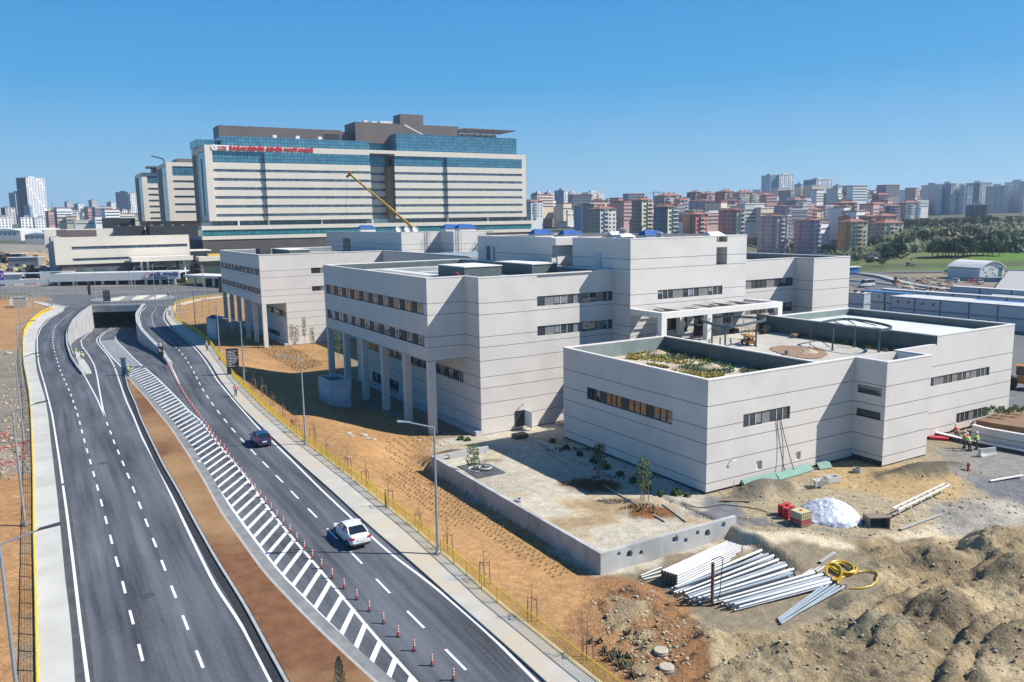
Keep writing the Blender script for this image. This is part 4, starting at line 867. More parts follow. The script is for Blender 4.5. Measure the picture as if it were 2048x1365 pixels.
# upper setback
solid(Hs,'penthouse_glazing',CUR,[(83.7,162,u0+6,452,64,69.1)]);solid(Hs,'penthouse_glazing',CUR,[(72.8,83,u0+12,452,64,67.7)]);solid(Hs,'penthouse_glazing',CUR,[(162,177,u0+16,452,64,69)]);solid(Hs,'penthouse_glazing',CUR,[(177.4,255.6,u0+5,452,64,73.9)])
for q in ((85,150,u0+17,452,69.1,75.6),(150,157,u0+19,452,69.1,75.2),(157,186,u0+14,452,69,80.3),(186,224,u0+19,452,73.9,81),(186.3,200.8,u0+19.5,u0+30,81,86.6),(224,252,u0+24,452,73.9,77.8)): solid(Hs,'plant_storey',BRN2,[q])
solid(Hs,'plant_opening',BLK,[(140,149,u0+16.9,u0+17.1,70.2,73.4)])
hp=MB()
for i in range(9): Hs.box(hp,226+i*4.2,226.3+i*4.2,u0+14,u0+34,79.2,79.8)
for j in range(6): Hs.box(hp,224,261,u0+14+j*4,u0+14.3+j*4,79.25,79.75)
for x in (228,238,248): hp.path([Hs.L(x,u0+15,74),Hs.L(x-3,u0+15,79.3)],.25)
hp.build('helipad_frame',BRN2,Hs.t)
for q in ((163,165,u0+16,u0+18,80.3,81.6),(168,171,u0+17,u0+19,80.3,81.3),(173,180,u0+17,u0+21,80.3,81.7)): solid(Hs,'roof_unit',COPE,[q])
dz=MB();dz.add([Hs.L(187,u0+15,80.5),Hs.L(200,u0+15,74.5),Hs.L(200,u0+15,73.9),Hs.L(187,u0+15,79.6),Hs.L(187,u0+16,80.5),Hs.L(200,u0+16,74.5),Hs.L(200,u0+16,73.9),Hs.L(187,u0+16,79.6)],[(0,3,2,1),(4,5,6,7),(0,1,5,4),(1,2,6,5),(2,3,7,6),(3,0,4,7)]);dz.build('stair_flight',BEI,Hs.t)
for v in (110,122,134): solid(Hs,'roof_unit',COPE,[(v,v+2,u0+8,u0+9,69.1,70.8)])
# lettering
FONT=None
def text(body,size,mat_,parent,loc,rot,name='lettering',ext=.12,align='LEFT',bold=0.):
    cu=bpy.data.curves.new(name,'FONT');cu.body=body;cu.size=size;cu.extrude=ext;cu.align_x=align;cu.offset=bold;cu.resolution_u=2
    o=bpy.data.objects.new(name,cu);COL.objects.link(o);dg=bpy.context.evaluated_depsgraph_get();me=bpy.data.meshes.new_from_object(o.evaluated_get(dg));bpy.data.objects.remove(o)
    o=bpy.data.objects.new(name,me);me.materials.clear();me.materials.append(mat_);COL.objects.link(o);o.parent=parent;o.location=loc;o.rotation_euler=rot;return o
RED=mat('sign_red',(.55,.005,.015),rough=.4);BLU=mat('sign_blue',(.02,.03,.22),rough=.4)
sg=thing('hospital_name_sign','long red lettering with white round emblem on the top band of the hospital tower','sign',Wd(u0-.05,78.0,61.5),RZ)
rr=(radians(90),0,0)
wd_t=0
t_=text('BAŞAKŞEHİR ŞEHİR HASTANESİ',2.75,RED,sg,(8.1,-.3,.35),rr,bold=.09);wt=max(v.co.x for v in t_.data.vertices);t_.scale=(42.4/wt,1.,1)
t_=text('T.C. SAĞLIK',.82,RED,sg,(2.5,-.2,1.35),rr,bold=.03);t_=text('BAKANLIĞI',.82,RED,sg,(2.5,-.2,.3),rr,bold=.03)
b_=MB();b_.box(0,8.,-.12,-.02,.05,2.6);b_.build('backing',COPE,sg)
b_=MB().lathe([(1.45,-.1),(1.45,.1),(.01,.1)],24);o=b_.build('emblem',COPE,sg);o.rotation_euler=(radians(90),0,0);o.location=(.85,-.2,1.35)
b_=MB().lathe([(.55,0),(.55,.04),(.01,.04)],16);o=b_.build('emblem_mark',mat('emblem_grey',(.45,.40,.55)),sg);o.rotation_euler=(radians(90),0,0);o.location=(.9,-.31,1.35)
# sibling towers
def sib(nm,lb,v0,uf,vr,z0,z1,w,rts,gl):
    b=Bd(nm,lb,v0,uf);b.t['category']='hospital'
    solid(b,'frame_top',BEI,[(v0,vr,uf,uf+w,z1-2.3,z1)]);solid(b,'frame_side',BEI,[(v0,v0+3.3,uf,uf+1,z0,z1-2.3)]);solid(b,'frame_side',BEI,[(v0,v0+3.3,uf+w-2,uf+w,z0,z1-2.3)])
    solid(b,'core',BRN,[(v0+3.3,vr,uf+1.5,uf+w-.2,z0,z1-2.3),(v0+.1,v0+3.3,uf+w*.55,uf+w-2,z0,z1-2.3)]);solid(b,'side_glass',CURT,[(v0+.3,v0+3.25,uf+1,uf+w*.55,z0,z1-2.4)])
    zz=[gl]+[v for r in rts for v in (r,r-1.3)]+[z0];solid(b,'upper_glazing',CUR,[(v0+3.3,vr,uf+.5,uf+1.4,gl,z1-2.3)])
    for i in range(0,len(zz)-1,2): solid(b,'facade_band',BEI,[(v0+3.3,vr,uf+.2,uf+1.5,zz[i+1],zz[i])])
    for r in rts: solid(b,'ribbon_window',RIB,[(v0+3.3,vr,uf+.6,uf+1.45,r-1.3,r)])
    solid(b,'podium_band',BEI,[(v0-3,vr,uf-2,uf+w,22.6,24.6),(v0-3,vr,uf-2,uf+w,16,18.2),(v0-3,vr,uf-2,uf+w,10,12.2)]);solid(b,'podium_wall',BRN,[(v0-2,vr,uf-1,uf+w,-2,22.6),(v0+1,vr,uf+2,uf+w,24.6,z0)])
    return b
b2=sib('hospital_wing_tower','second beige hospital block, between the main slab and the farthest one',69.0,516.3,135,27.8,62.2,42,[51.7-4.5*i for i in range(5)],54.4)
solid(b2,'plant_storey',BRN2,[(78,130,535,556,62.2,65.8)])
ce=MB();ce.path([b2.L(68.5,520,62.3),b2.L(68.5,520,64.2),b2.L(62,520,65.8)],.35,5);ce.build('roof_hoist',BLK,b2.t)
b3=sib('hospital_wing_tower','farthest and lowest beige hospital block, leftmost of the three',63.2,589.3,120,28.4,60.3,42,[50.3-3.9*i for i in range(6)],53.2)
solid(b3,'roof_canopy',BRN2,[(67,90,586,600,63.4,64.4),(71,90,590,606,60.3,63.4)])
# ---- low wing of the hospital, entrance canopies
Lw=Bd('hospital_annex','low beige hospital annex with two dark window bands over a brown base',5.9,400.);Lw.t['category']='hospital'
zz_=[(20.8,16.65),(15.33,11.5),(10.3,8.9)]
for z1,z0 in zz_: solid(Lw,'facade_band',BEI,[(5.9,61,400,403,z0,z1)])
for z1,z0 in ((16.65,15.33),(11.5,10.3)): solid(Lw,'ribbon_window',RIB,[(12.5,60,400.4,402.6,z0,z1)]);solid(Lw,'facade_band',BEI,[(5.9,12.5,400,403,z0,z1),(60,61,400,403,z0,z1)])
solid(Lw,'base_wall',BRN2,[(8,60.5,400.8,404,-2,8.9)])
for v0,v1 in ((16,20),(21,29.5),(31,41)): solid(Lw,'base_window',RIB,[(v0,v1,400.6,400.9,4.5,7)])
solid(Lw,'roof',ROOFG,[(6.2,61,403,470,19.2,19.6)]);solid(Lw,'body',BRN,[(7.5,60.9,403,470,-2,19.2)])
for i,u in enumerate((412,424,436,452)): solid(Lw,'fin_wall',BEI,[(5.9-i*.6,9,u,u+7,0,20.8+i*.1)])
solid(Lw,'rear_parapet',BEI,[(3.2,40,470,472,15,24.2)])
for (v0,v1,u_,u1,z0,z1) in ((11,23,404,414,19.6,23.8),(8,12,428,440,19.6,24.0)): solid(Lw,'roof_housing',BRN2,[(v0,v1,u_,u1,z0,z1)])
for (v0,v1,u_,u1,z0,z1) in ((45,66,405,420,19.6,25.0),(31.5,44,415,428,19.6,25.3),(31,46,475,490,19.6,29.5)): solid(Lw,'roof_plant',BLK,[(v0,v1,u_,u1,z0,z1)])
for k in range(7): x=33+k*4.7;solid(Lw,'roof_unit',PANEL,[(x,x+1.,419,420,25.0 if x>44.5 else 25.3,25.75)])
solid(Lw,'link_wall',DKG,[(61,70,404,420,0,13.)]);solid(Lw,'link_roof',COPE,[(61,71,402,420,13,13.4)])
PC=Bd('entrance_canopy','flat white entrance canopy on tall round columns in front of the annex',30.,388.);PC.t['category']='canopy'
p0=UV(GD(262,515,352));p1=UV(GD(375,516,352+20))
solid(PC,'roof_slab',COPE,[(p0[1],p1[1],383,399,9.9,11.5)]);solid(PC,'fascia',BEI,[(p0[1]-.3,p1[1]+.3,382.6,383,9.7,11.7)])
for v in (38.5,41.,56): cmb=MB();cmb.tube(PC.L(v,386,0),PC.L(v,386,9.9),.55,n=12);cmb.build('column',COPE,PC.t)
solid(PC,'glass_wall',DKG,[(36,60,396,396.4,0,9.8)])
Q2=Bd('entrance_pavilion','flat-roofed glass entrance pavilion with yellow scaffold boards on its roof',66.,380.);Q2.t['category']='building'
a0=UV(GD(398,520,372));a1=UV(GD(452,520,395))
solid(Q2,'roof_slab',BEI,[(a0[1],a1[1]+6,a0[0],a0[0]+16,8.4,10.4)]);solid(Q2,'glass_wall',DKG,[(a0[1]+2,a1[1]+6,a0[0]+1.5,a0[0]+15,0,8.4)]);solid(Q2,'side_wall',BRN2,[(a0[1]+.5,a0[1]+2,a0[0]+1,a0[0]+15,0,8.4)])
solid(Q2,'scaffold_board',mat('yellow_board',(.62,.45,.08)),[(a0[1]+5,a1[1]+4,a0[0]+4,a0[0]+8,10.45,11.5)])
# emergency canopy: long white fascia
pA=G(100,577.5);pB=G(361,571.5);dd=(pB-pA)[:2];LEN=np.hypot(*dd);an=atan2(dd[1],dd[0])
EC=thing('emergency_canopy','long white canopy wall of the emergency entrance with round emblem and blue lettering','canopy',(pA[0],pA[1],0),an)
MB().box(0,LEN,0,.5,2.7,6.0).build('fascia',COPE,EC);MB().box(0,LEN-.2,.5,14,5.3,5.8).build('roof_deck',ROOFW,EC);MB().box(-26,-.05,.1,.5,2.2,3.8).build('low_fascia',COPE,EC)
MB().box(0,LEN,7.6,8,0,5.2).build('back_wall',mat('shadow_wall',(.05,.05,.06)),EC)  # dark colour paints the deep shade under the canopy
for i in range(9): x=3+i*(LEN-6)/8;MB().box(x,x+.9,.6,1.5,0,2.7).build('column',BEI,EC)
k=LEN/249.
text('ACİL SERVİS',2.0,BLU,EC,(k*193,-.12,4.15),rr,bold=.05);text('Emergency',1.25,BLU,EC,(k*199,-.12,3.05),rr,bold=.03)
o=MB().lathe([(1.2,-.06),(1.2,.06),(.01,.06)],20).build('emblem',RED,EC);o.rotation_euler=(radians(90),0,0);o.location=(k*187,-.1,4.4)
o=MB().lathe([(.95,-.02),(.95,.04),(.01,.04)],20).build('emblem_crescent',COPE,EC);o.rotation_euler=(radians(90),0,0);o.location=(k*186.4,-.2,4.4)
pC=G(368,572);pD=G(462,577);dd2=(pD-pC)[:2];L2=np.hypot(*dd2)
E2=thing('side_canopy','second white canopy right of the emergency sign, reaching behind the clinic','canopy',(pC[0],pC[1],0),atan2(dd2[1],dd2[0]))
MB().box(0,L2,0,10,3.6,4.6).build('roof_slab',COPE,E2)
for i in range(5): x=6+i*L2/5;MB().box(x,x+.8,.6,1.4,0,3.6).build('column',COPE,E2)
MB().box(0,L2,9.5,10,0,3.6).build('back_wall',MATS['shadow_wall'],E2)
# retaining wall / dark fence at roundabout far side
fn=MB();L=line([(0,568),(101,577.5),(190,582.5),(280,581),(434,581)],4.)
for a in L: fn.tube((a[0],a[1],0),(a[0],a[1],1.2),.06,n=4)
for z in (.5,1.2): fn.path([(a[0],a[1],z) for a in L],.05,4)
tag(fn.build('railing_fence',mat('black_metal',(.03,.03,.032))),'low dark railing along the far kerb of the roundabout','fence')
# crane
cr0=GD(833,462,262);cr1=GD(700,349,268)
CN=thing('mobile_crane','yellow telescopic crane boom rising behind the white clinic','crane',(cr0[0],cr0[1],0))
YEL=mat('crane_yellow',(.66,.36,.04),(.60,.32,.035),sc=.8,rough=.4)
a=Vector((0,0,2.2));tip=Vector(tuple(cr1-cr0))+Vector((0,0,cr0[2]));lowb=Vector((0,0,float(cr0[2])));dr=(tip-lowb)
st=lowb-dr*(float(cr0[2])-3.)/dr.z
pts=[st,st+(tip-st)*.5,st+(tip-st)*.72,tip]
for i,(r) in enumerate((.62,.5,.4)): MB().tube(pts[i],pts[i+1],r,r,4).build('boom_section',YEL,CN)
hd=MB();hd.tube(tip,tip+Vector((-1.2,0,-.9)),.5,.35,6);hd.tube(tip+Vector((-.4,0,.4)),tip+Vector((.5,0,.5)),.4,.4,6);hd.build('boom_head',mat('crane_orange',(.45,.14,.03)),CN)
MB().box(st.x-3,st.x+6,-1.4,1.4,.9,2.4).build('chassis',YEL,CN);MB().box(st.x+3,st.x+5.6,-1.3,1.3,2.4,3.8).build('cab',COPE,CN)
for x in (-2,0,4.5): 
    for y in (-1.35,1.35): MB().tube((st.x+x,y-.2,.6),(st.x+x,y+.2,.6),.6,n=14).build('wheel',mat('tyre',(.02,.02,.02)),CN)
MB().tube(tip+Vector((-1,0,-.8)),(tip.x-1,0,24),.04,n=4).build('hoist_cable',BLK,CN)
# ================= far city
def solve(px,py,D=None):
    """point where the sight line meets the relief"""
    d=ray(px,py);d=d/d[1];ys_=np.arange(330,4000,4.);P=np.array([0,0,H])[None]+d[None]*ys_[:,None]
    z=relief(P[:,0],P[:,1]);i=np.where(P[:,2]<=z)[0];i=i[0] if len(i) else len(ys_)-1
    return P[i]
WG=mat('city_window',(.10,.115,.14),rough=.3);RTILE=mat('red_roof',(.34,.145,.105),(.28,.12,.09),sc=.3)
CC={'w':(.62,.61,.58),'wg':(.62,.66,.70),'bl':(.33,.40,.50),'be':(.52,.44,.33),'pk':(.52,.33,.30),'lp':(.42,.30,.36),'li':(.34,.30,.40),'rd':(.50,.17,.11),'dr':(.33,.18,.165),'cr':(.62,.55,.38),'oc':(.50,.29,.09),'or':(.48,.23,.12),'gr':(.25,.26,.28),'dk':(.07,.075,.09),'te':(.22,.36,.42),'ol':(.36,.31,.20),'pu':(.20,.13,.17),'gb':(.40,.37,.35)}
def cmtl(k): c=tuple(min(.80,v*1.38) for v in CC[k]);return mat('city_lit_'+k,c,tuple(v*.92 for v in c),sc=.05,rough=.8)  # brightened copy for sunlit faces, the light painted into the colour
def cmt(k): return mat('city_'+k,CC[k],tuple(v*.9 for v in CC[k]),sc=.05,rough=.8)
def bigtower(px0,px1,yt,yb,D,f,kw,ka,roof,label,group,phi=35,style=0,name='apartment_tower',nfl=None):
    W=(px1-px0)/F*D;c=GD((px0+px1)/2,yb,D);h=(yb-yt)/F*D
    ph=radians(phi);a=(1-f)*W/cos(ph);b=max(f,.06)*W/sin(ph)
    az=atan2(c[0],c[1]);rot=-az+ph-0. # right face turned towards the sun
    G2=group!=GR1;nf=nfl or max(3,int(round(h/(3.1 if not G2 else 3.6))));fh=h/nf;wl,wh,wb,wt=(.28,.66,.34,.76) if not G2 else (.2,.72,.22,.80)
    t=thing(name,label,'building',(c[0],c[1],c[2]),rot,group)
    mb=MB();x0,x1=-0.5*W,-0.5*W+a
    # near corner sits at split position
    cx=(f-.5)*W
    # local frame: x to the right along lit face, y backwards; shaded face is x=0 plane
    ox=cx*cos(rot);oy=-cx*sin(rot)
    def bx(*q): mb.box(q[0]+ox,q[1]+ox,q[2]+oy,q[3]+oy,q[4],q[5])
    mb.cur=1;bx(0,a,0,b,-14,h);mb.cur=0;bx(-.25,0,.05,b-.05,-14,h-.1)  # lit body and shaded left skin, light and shade painted per face
    nb=max(2,int(a/(3.6 if not G2 else 4.6)));pb=a/nb
    for i in range(nb):
        mb.cur=0 if i%2 else 1
        if style==0 and i%3==1: bx(i*pb+.1,(i+1)*pb-.1,-.7,0,0,h-.3)
        if style==1 and i%2==0: bx(i*pb+pb*.78,i*pb+pb*1.0,-.25,0,0,h+.2)
        off=-.72 if (style==0 and i%3==1) else -.06
        mb.cur=2
        for k in range(nf):
            if (k*7+i*3)%11==0: continue
            bx(i*pb+pb*wl,i*pb+pb*wh,off-.1,off+.03,k*fh+fh*wb,k*fh+fh*wt)
        if style==0 and i%3==1:
            mb.cur=3
            for k in range(nf): bx(i*pb-.3,(i+1)*pb+.3,-1.5,-.7,k*fh-.12,k*fh+.35)
    nb=max(1,int(b/3.8));pb=b/nb
    for i in range(nb):
        mb.cur=0
        if i%3==1: bx(-.9,-.25,i*pb+.1,(i+1)*pb-.1,0,h-.3)
        off=-.96 if i%3==1 else -.31
        mb.cur=2
        for k in range(nf):
            if (k*5+i)%9==0: continue
            bx(off-.02,off+.03,i*pb+pb*.28,i*pb+pb*.68,k*fh+fh*.34,k*fh+fh*.76)
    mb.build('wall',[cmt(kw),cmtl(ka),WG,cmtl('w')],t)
    r=MB()
    def rb(*q): r.box(q[0]+ox,q[1]+ox,q[2]+oy,q[3]+oy,q[4],q[5])
    if roof=='r':
        o=.9;hh=min(a,b)*.13+.5
        P=[(-o+ox,-o+oy,h),(a+o+ox,-o+oy,h),(a+o+ox,b+o+oy,h),(-o+ox,b+o+oy,h),(a*.3+ox,b*.5+oy,h+hh),(a*.7+ox,b*.5+oy,h+hh)]
        r.add(P,[(0,1,5,4),(1,2,5),(2,3,4,5),(3,0,4),(3,2,1,0)])
        for q in (.2,.5,.8): rb(a*q,a*q+1.,b*.4,b*.4+1.,h+hh*.3,h+hh+1.2)
        r.build('roof',RTILE,t)
    else:
        rb(-.3,a+.3,-.3,b+.3,h,h+.7);rb(a*.3,a*.62,b*.3,b*.7,h+.7,h+3.2);r.build('roof',cmt('w' if roof=='w' else 'gr'),t)
    return t
GR1='apartment towers on the right-hand hills';GR2='towers on the plain at the left horizon'
CITY=[
(1052.7,1086,404,436,900,.3,'w','w','r','small white block with a red top, just right of the hospital',0),
(1065,1088,388,432,1150,.45,'bl','wg','f','blue-grey tower, leftmost of the bluish pair by the hospital',1),
(1088,1109,387,432,1150,.4,'bl','wg','f','blue-grey tower, second of the bluish pair by the hospital',1),
(1110,1136,383,432,1100,.7,'bl','wg','f','tallest blue-fronted tower in the group right of the hospital',1),
(1135,1158,387,430,1120,.25,'w','w','f','slim white tower touching the tallest blue one',0),
(1164,1208,387,430,1150,.3,'w','w','f','broad white tower standing alone against the sky near the hospital',0),
(1148,1178,412,440,850,.7,'bl','w','r','low navy and white block below the broad white tower',0),
(1177,1200,414,440,900,.5,'pk','w','r','small pinkish block beside the low navy one',0),
(1178,1232,419,468,640,.42,'be','w','r','beige block with dark shaded left side, nearest the clinic roof on the left',0),
(1228,1250,407,445,800,.6,'bl','w','r','blue and white block peeping over the beige one',0),
(1249,1266,407,455,760,.6,'dr','pk','r','narrow dark red block left of the pink and cream tower',0),
(1263.5,1304,402,463,620,.5,'pk','cr','r','pink and cream tower with striped shaded left half',0),
(1307,1362,393,440,900,.4,'pk','be','r','wide pink and beige block behind the two-tone front tower',0),  # that front tower is cream, its second tone is painted shade
(1307,1354,415,471,600,.6,'gr','cr','r','two-tone grey and cream front tower below the pink-beige block',0),  # cream tower, the grey is shade painted on its left face
(1350,1375,402,445,760,.4,'be','w','r','pale block just left above the brick-red tower',0),
(1366,1414.5,430,472,600,.52,'dr','rd','r','brick-red tower, the reddest of the front row',0),
(1374,1402,386,440,1000,.6,'dr','pk','r','dark rose tower on the skyline, left half of a pair',0),
(1400,1428,389,440,980,.5,'dr','pk','r','dark rose tower on the skyline, right half of a pair',0),
(1376,1427,403,455,780,.68,'li','pk','r','lilac-fronted tower behind the brick-red one',0),
(1430,1466,385,440,1000,.55,'dr','be','r','dark pink skyline tower with beige side',0),
(1464,1507,387,445,980,.35,'pk','be','r','tall beige skyline tower between dark pink and dark red ones',0),
(1437,1484,403,450,800,.7,'lp','pk','r','mauve tower above the cream and red front tower',0),
(1437,1487,421,472,600,.72,'pk','cr','r','front tower with deep pink face and cream right side',0),
(1507,1548,391,440,1000,.5,'dr','be','r','dark red skyline tower under the tall white-blue ones',0),
(1500,1545,420,470,780,.5,'be','be','r','plain beige block behind the lilac front tower',0),
(1515,1566,434,508,600,.75,'li','pk','r','large lilac front tower right of the clinic tower block',0),
(1533,1579,414,482,720,.8,'lp','lp','r','lilac tower rising behind the large lilac front one',0),
(1588,1638,442,510,590,.82,'li','lp','r','second large lilac front tower, left of the ochre one',0),
(1522.6,1553,353,402,1250,.55,'wg','te','f','tallest white and teal tower on the skyline, left half',1),
(1551,1584,352,402,1250,.2,'w','w','f','tallest white tower on the skyline, right half',1),
(1588,1608,370,402,1300,.6,'bl','wg','f','narrow blue-grey skyline tower between the white ones',1),
(1607,1661,361,408,1200,.45,'te','w','f','wide teal and white skyline tower',1),
(1660,1691,373,400,1250,.5,'bl','w','f','lower white and blue skyline tower right of the teal one',1),
(1691,1732,380,402,1250,.4,'pu','dr','r','low plum-coloured skyline block',0),
(1752,1781,377,402,1200,.4,'pu','be','r','small brown and beige skyline block, right of the plum one',0),
(1782,1810,383,410,1150,.4,'be','w','f','pale beige skyline block near the big blue-white complex',0),
(1571,1611,402,450,880,.5,'ol','w','r','olive-sided block with white right face in the middle rows',0),
(1593,1643,421,480,760,.5,'or','cr','r','orange-brown and cream block above the second lilac tower',0),
(1641,1681,414,462,830,.6,'ol','be','r','olive and beige block left of the wide purple-roofed one',0),
(1667,1710,407,450,850,.3,'pu','dr','r','wide plum block with red roof in the middle rows',0),
(1651,1701,394,420,1000,.4,'be','be','r','long beige block with red roof under the teal tower',0),
(1706,1740,395,430,1000,.45,'be','w','r','tall beige and white block behind the plum one',0),
(1742,1779,391,425,1000,.4,'pu','be','r','dark brown block with stepped beige side',0),
(1730,1772,409,435,880,.35,'gr','w','r','white and grey block in the middle rows, left of the violet one',0),
(1771,1797,413,440,850,.3,'pu','lp','r','small violet block near the trees',0),
(1797,1838,406,432,950,.35,'pk','w','r','white and pink block just left of the big blue-white complex',0),
(1811,1843,393,420,1100,.5,'wg','wg','f','pale curved-looking block on the skyline beside the complex',1),
(1677,1720,433,470,700,.4,'or','rd','r','red-roofed block directly behind the ochre tower',0),
(1718,1746,434,480,680,.5,'or','or','r','orange block between the ochre tower and the beige one',0),
(1744,1790,433,470,700,.4,'or','pk','r','orange-red block behind the beige front block',0),
(1675,1730,445,519,585,.45,'oc','cr','r','ochre-sided front tower, the yellowest one',0),
(1744,1801,447,496,620,.42,'pk','be','r','pinkish beige front block, rightmost before the trees',0),
(1842,1880,372,442,1050,.75,'wg','w','f','first block of the big blue-white complex, at its left end',1),
(1876,1908,370,442,1040,.7,'bl','wg','f','second block of the big blue-white complex, navy face',1),
(1904,1939,374,442,1030,.6,'wg','w','f','third block of the big blue-white complex, at its right end',1),
(1932,1976,368,430,1100,.55,'gr','wg','f','grey block rising behind the blue-white complex',1),
(1972,2012,374,438,1030,.8,'bl','wg','f','blue-grey block near the right edge with brown patches',1),
(2010,2052,366,440,1020,.8,'wg','wg','f','big pale blue block cut by the right edge of the photo',1),
(1935,1975,411,440,900,.9,'dk','gr','f','dark low block between the two blue-white complexes',1),
(1215,1240,402,420,1500,.4,'be','w','r','tiny distant block on the ridge by the site crane',0),
(1840,1868,381,395,1400,.4,'pk','be','r','tiny distant block seen over the blue-white complex',0),
(1715,1745,384,398,1400,.4,'w','be','r','tiny pale block on the ridge behind the plum ones',0),
]
_r=random.Random(31)
_K=(('be','w','beige'),('pk','be','pinkish'),('dr','pk','dark red'),('wg','w','pale grey'),('w','w','white'),('li','pk','lilac'))
for j in range(22):
    x0=1215+j*28+_r.uniform(-8,8);k=_K[(j*5+j//6)%6];yt=404-.022*(x0-1200)+_r.uniform(-4,4)
    CITY.append((x0,x0+_r.uniform(16,26),yt,yt+26,1350,.4,k[0],k[1],'r' if j%3 else 'f','small %s block in the farthest row of the hill, %s from the left'%(k[2],ordn(j)),0))
for j in range(12):
    x0=1480+j*24+_r.uniform(-6,6);k=_K[(j*4+j//3+1)%6];yt=424+_r.uniform(-5,6)
    CITY.append((x0,x0+_r.uniform(18,26),yt,yt+34,860,.45,k[0],k[1],'r','%s block half hidden in the middle rows, %s from the left'%(k[2],ordn(j)),0))
for i,q in enumerate(CITY):
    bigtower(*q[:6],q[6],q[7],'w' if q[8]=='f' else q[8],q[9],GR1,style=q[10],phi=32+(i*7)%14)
LEFT=[
(45.8,94,359,462,1450,.34,'dk','w','w','tall white tower with dark left face, tallest on the left plain',1),
(26,53,388,450,1450,.4,'bl','gb','f','stepped grey tower just left of the tall white one',1),
(7.5,31,417,455,1400,.3,'dk','gb','f','dark tower with pale vertical stripes at the far left',1),
(52,66,413,440,1440,.7,'bl','te','f','low blue glass block against the foot of the tall white tower',1),
(-5,21,436,462,1150,.1,'w','w','f','white low apartment row cut by the left edge',1),
(41.7,68,436,462,1150,.1,'w','w','f','white low apartment row under the tall tower, left half',1),
(69,97,437,462,1150,.1,'w','w','f','white low apartment row under the tall tower, right half',1),
(95,104,418,440,2100,.3,'cr','cr','f','cream slab right beside the tall white tower',1),
(104.6,124,420,440,2100,.5,'gr','cr','f','grey and cream slab, second right of the tall white tower',1),
(133,146,405,440,2300,.3,'gr','gb','f','slim rosy tower, first of the spaced row on the horizon',1),
(146,154,417,440,2300,.6,'bl','wg','f','short blue tower behind the slim rosy one',1),
(152,169,409,440,2300,.4,'gr','w','f','pale tower, second of the spaced row on the horizon',1),
(170,182,416,440,2300,.5,'bl','wg','f','low blue-white block between the pale horizon towers',1),
(181,196,402,440,2300,.4,'gr','gb','f','tallest slim tower of the spaced row on the horizon',1),
(196,220,415,440,2300,.6,'gr','cr','f','wide low grey and cream block on the horizon',1),
(217,233,406,440,2300,.5,'gr','w','f','slim grey tower left of the striped wide one',1),
(238,264,386,436,1900,.85,'gr','wg','f','wide grey striped tower left of the hospital blocks',1),
(262,275,388,436,1900,.2,'w','w','f','bright white narrow tower touching the hospital blocks',1),
(242,258,421,445,1700,.3,'w','w','f','low white block in front of the striped tower',1),
(258,268,422,445,1700,.3,'cr','cr','f','low cream block in front of the bright white tower',1),
(-8,6,424,452,1500,.4,'lp','w','f','small pale block at the very left edge',1)]
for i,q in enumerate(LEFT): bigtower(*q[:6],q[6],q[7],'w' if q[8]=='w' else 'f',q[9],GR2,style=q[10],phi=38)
# mast and site crane on the horizon
c=GD(107,440,2400);mm=MB();h=58;mm.tube((0,0,0),(0,0,h),1.2,.25,5);mm.tube((-3,0,h*.6),(3,0,h*.6),.5,n=4);tag(mm.build('radio_mast',BLK,None,loc=tuple(c)),'thin lattice mast on the left horizon','mast')
c=GD(1307,420,1500);mm=MB();mm.tube((0,0,0),(0,0,32),1.,n=4);mm.tube((-6,0,31),(14,0,31),.7,n=4);mm.tube((0,0,32),(0,0,36),.6,n=4);mm.tube((0,0,36),(12,0,31.5),.3,n=4);tag(mm.build('tower_crane',mat('crane_grey',(.25,.10,.08)),None,loc=tuple(c)),'small distant tower crane between the city blocks','crane')
# warehouses
for px0,px1,yt,yb,D,lb,arc in ((-20,40,458,477,700,'white arched warehouse at the left edge',1),(40,88,457,475,760,'long white warehouse with a row of small windows',0),(52,100,466,482,640,'lower grey-white shed in front of the long warehouse',0)):
    c=GD((px0+px1)/2,yb,D);W=(px1-px0)/F*D;h=(yb-yt)/F*D;t=thing('warehouse',lb,'warehouse',tuple(c),0.1)
    MB().box(-W/2,W/2,0,40,-6,h*.75).build('wall',cmt('w'),t)
    r=MB();n_=10;pp=[(-W/2+W*i/n_,h*.75+h*.25*sin(pi*i/n_)) for i in range(n_+1)]
    r.add([(x,-.4,z) for x,z in pp]+[(x,40.4,z) for x,z in pp]+[(-W/2,-.4,h*.74),(W/2,-.4,h*.74)],[(i,i+1,n_+2+i,n_+1+i) for i in range(n_)]+[tuple(range(n_+1))[::-1]]);r.build('roof',cmt('wg'),t)
    wn=MB();
    for i in range(int(W/4)): wn.box(-W/2+1+i*4,-W/2+2.6+i*4,-.15,-.02,h*.35,h*.5)
    tag(wn.build('window_row',WG,t),None,None,None,'stuff') if 0 else wn.build('window_row',WG,t)
# ================= trees
def crown(seed,r,h,n=520,leaf=.55,flat=.8):
    rs=random.Random(seed);mb=MB()
    bl=[(rs.uniform(-.5,.5)*r,rs.uniform(-.5,.5)*r,h*.45+rs.uniform(-.25,.45)*h*.5,rs.uniform(.35,.62)*r) for _ in range(9)]
    for i in range(n):
        b=rs.choice(bl);a=rs.uniform(0,2*pi);e=acos(rs.uniform(-.7,1));R=b[3]*(rs.random()**.35)
        p=Vector((b[0]+R*sin(e)*cos(a),b[1]+R*sin(e)*sin(a),b[2]+R*cos(e)*flat))
        s=leaf*rs.uniform(.6,1.4);n1=Vector((rs.gauss(0,1),rs.gauss(0,1),rs.gauss(0,1))).normalized();n2=n1.orthogonal().normalized();n3=n1.cross(n2)
        mb.cur=rs.choice((0,0,1))
        mb.quad(p-n2*s-n3*s*.6,p+n2*s-n3*s*.6,p+n2*s*.7+n3*s,p-n2*s*.8+n3*s*.8)
    return mb
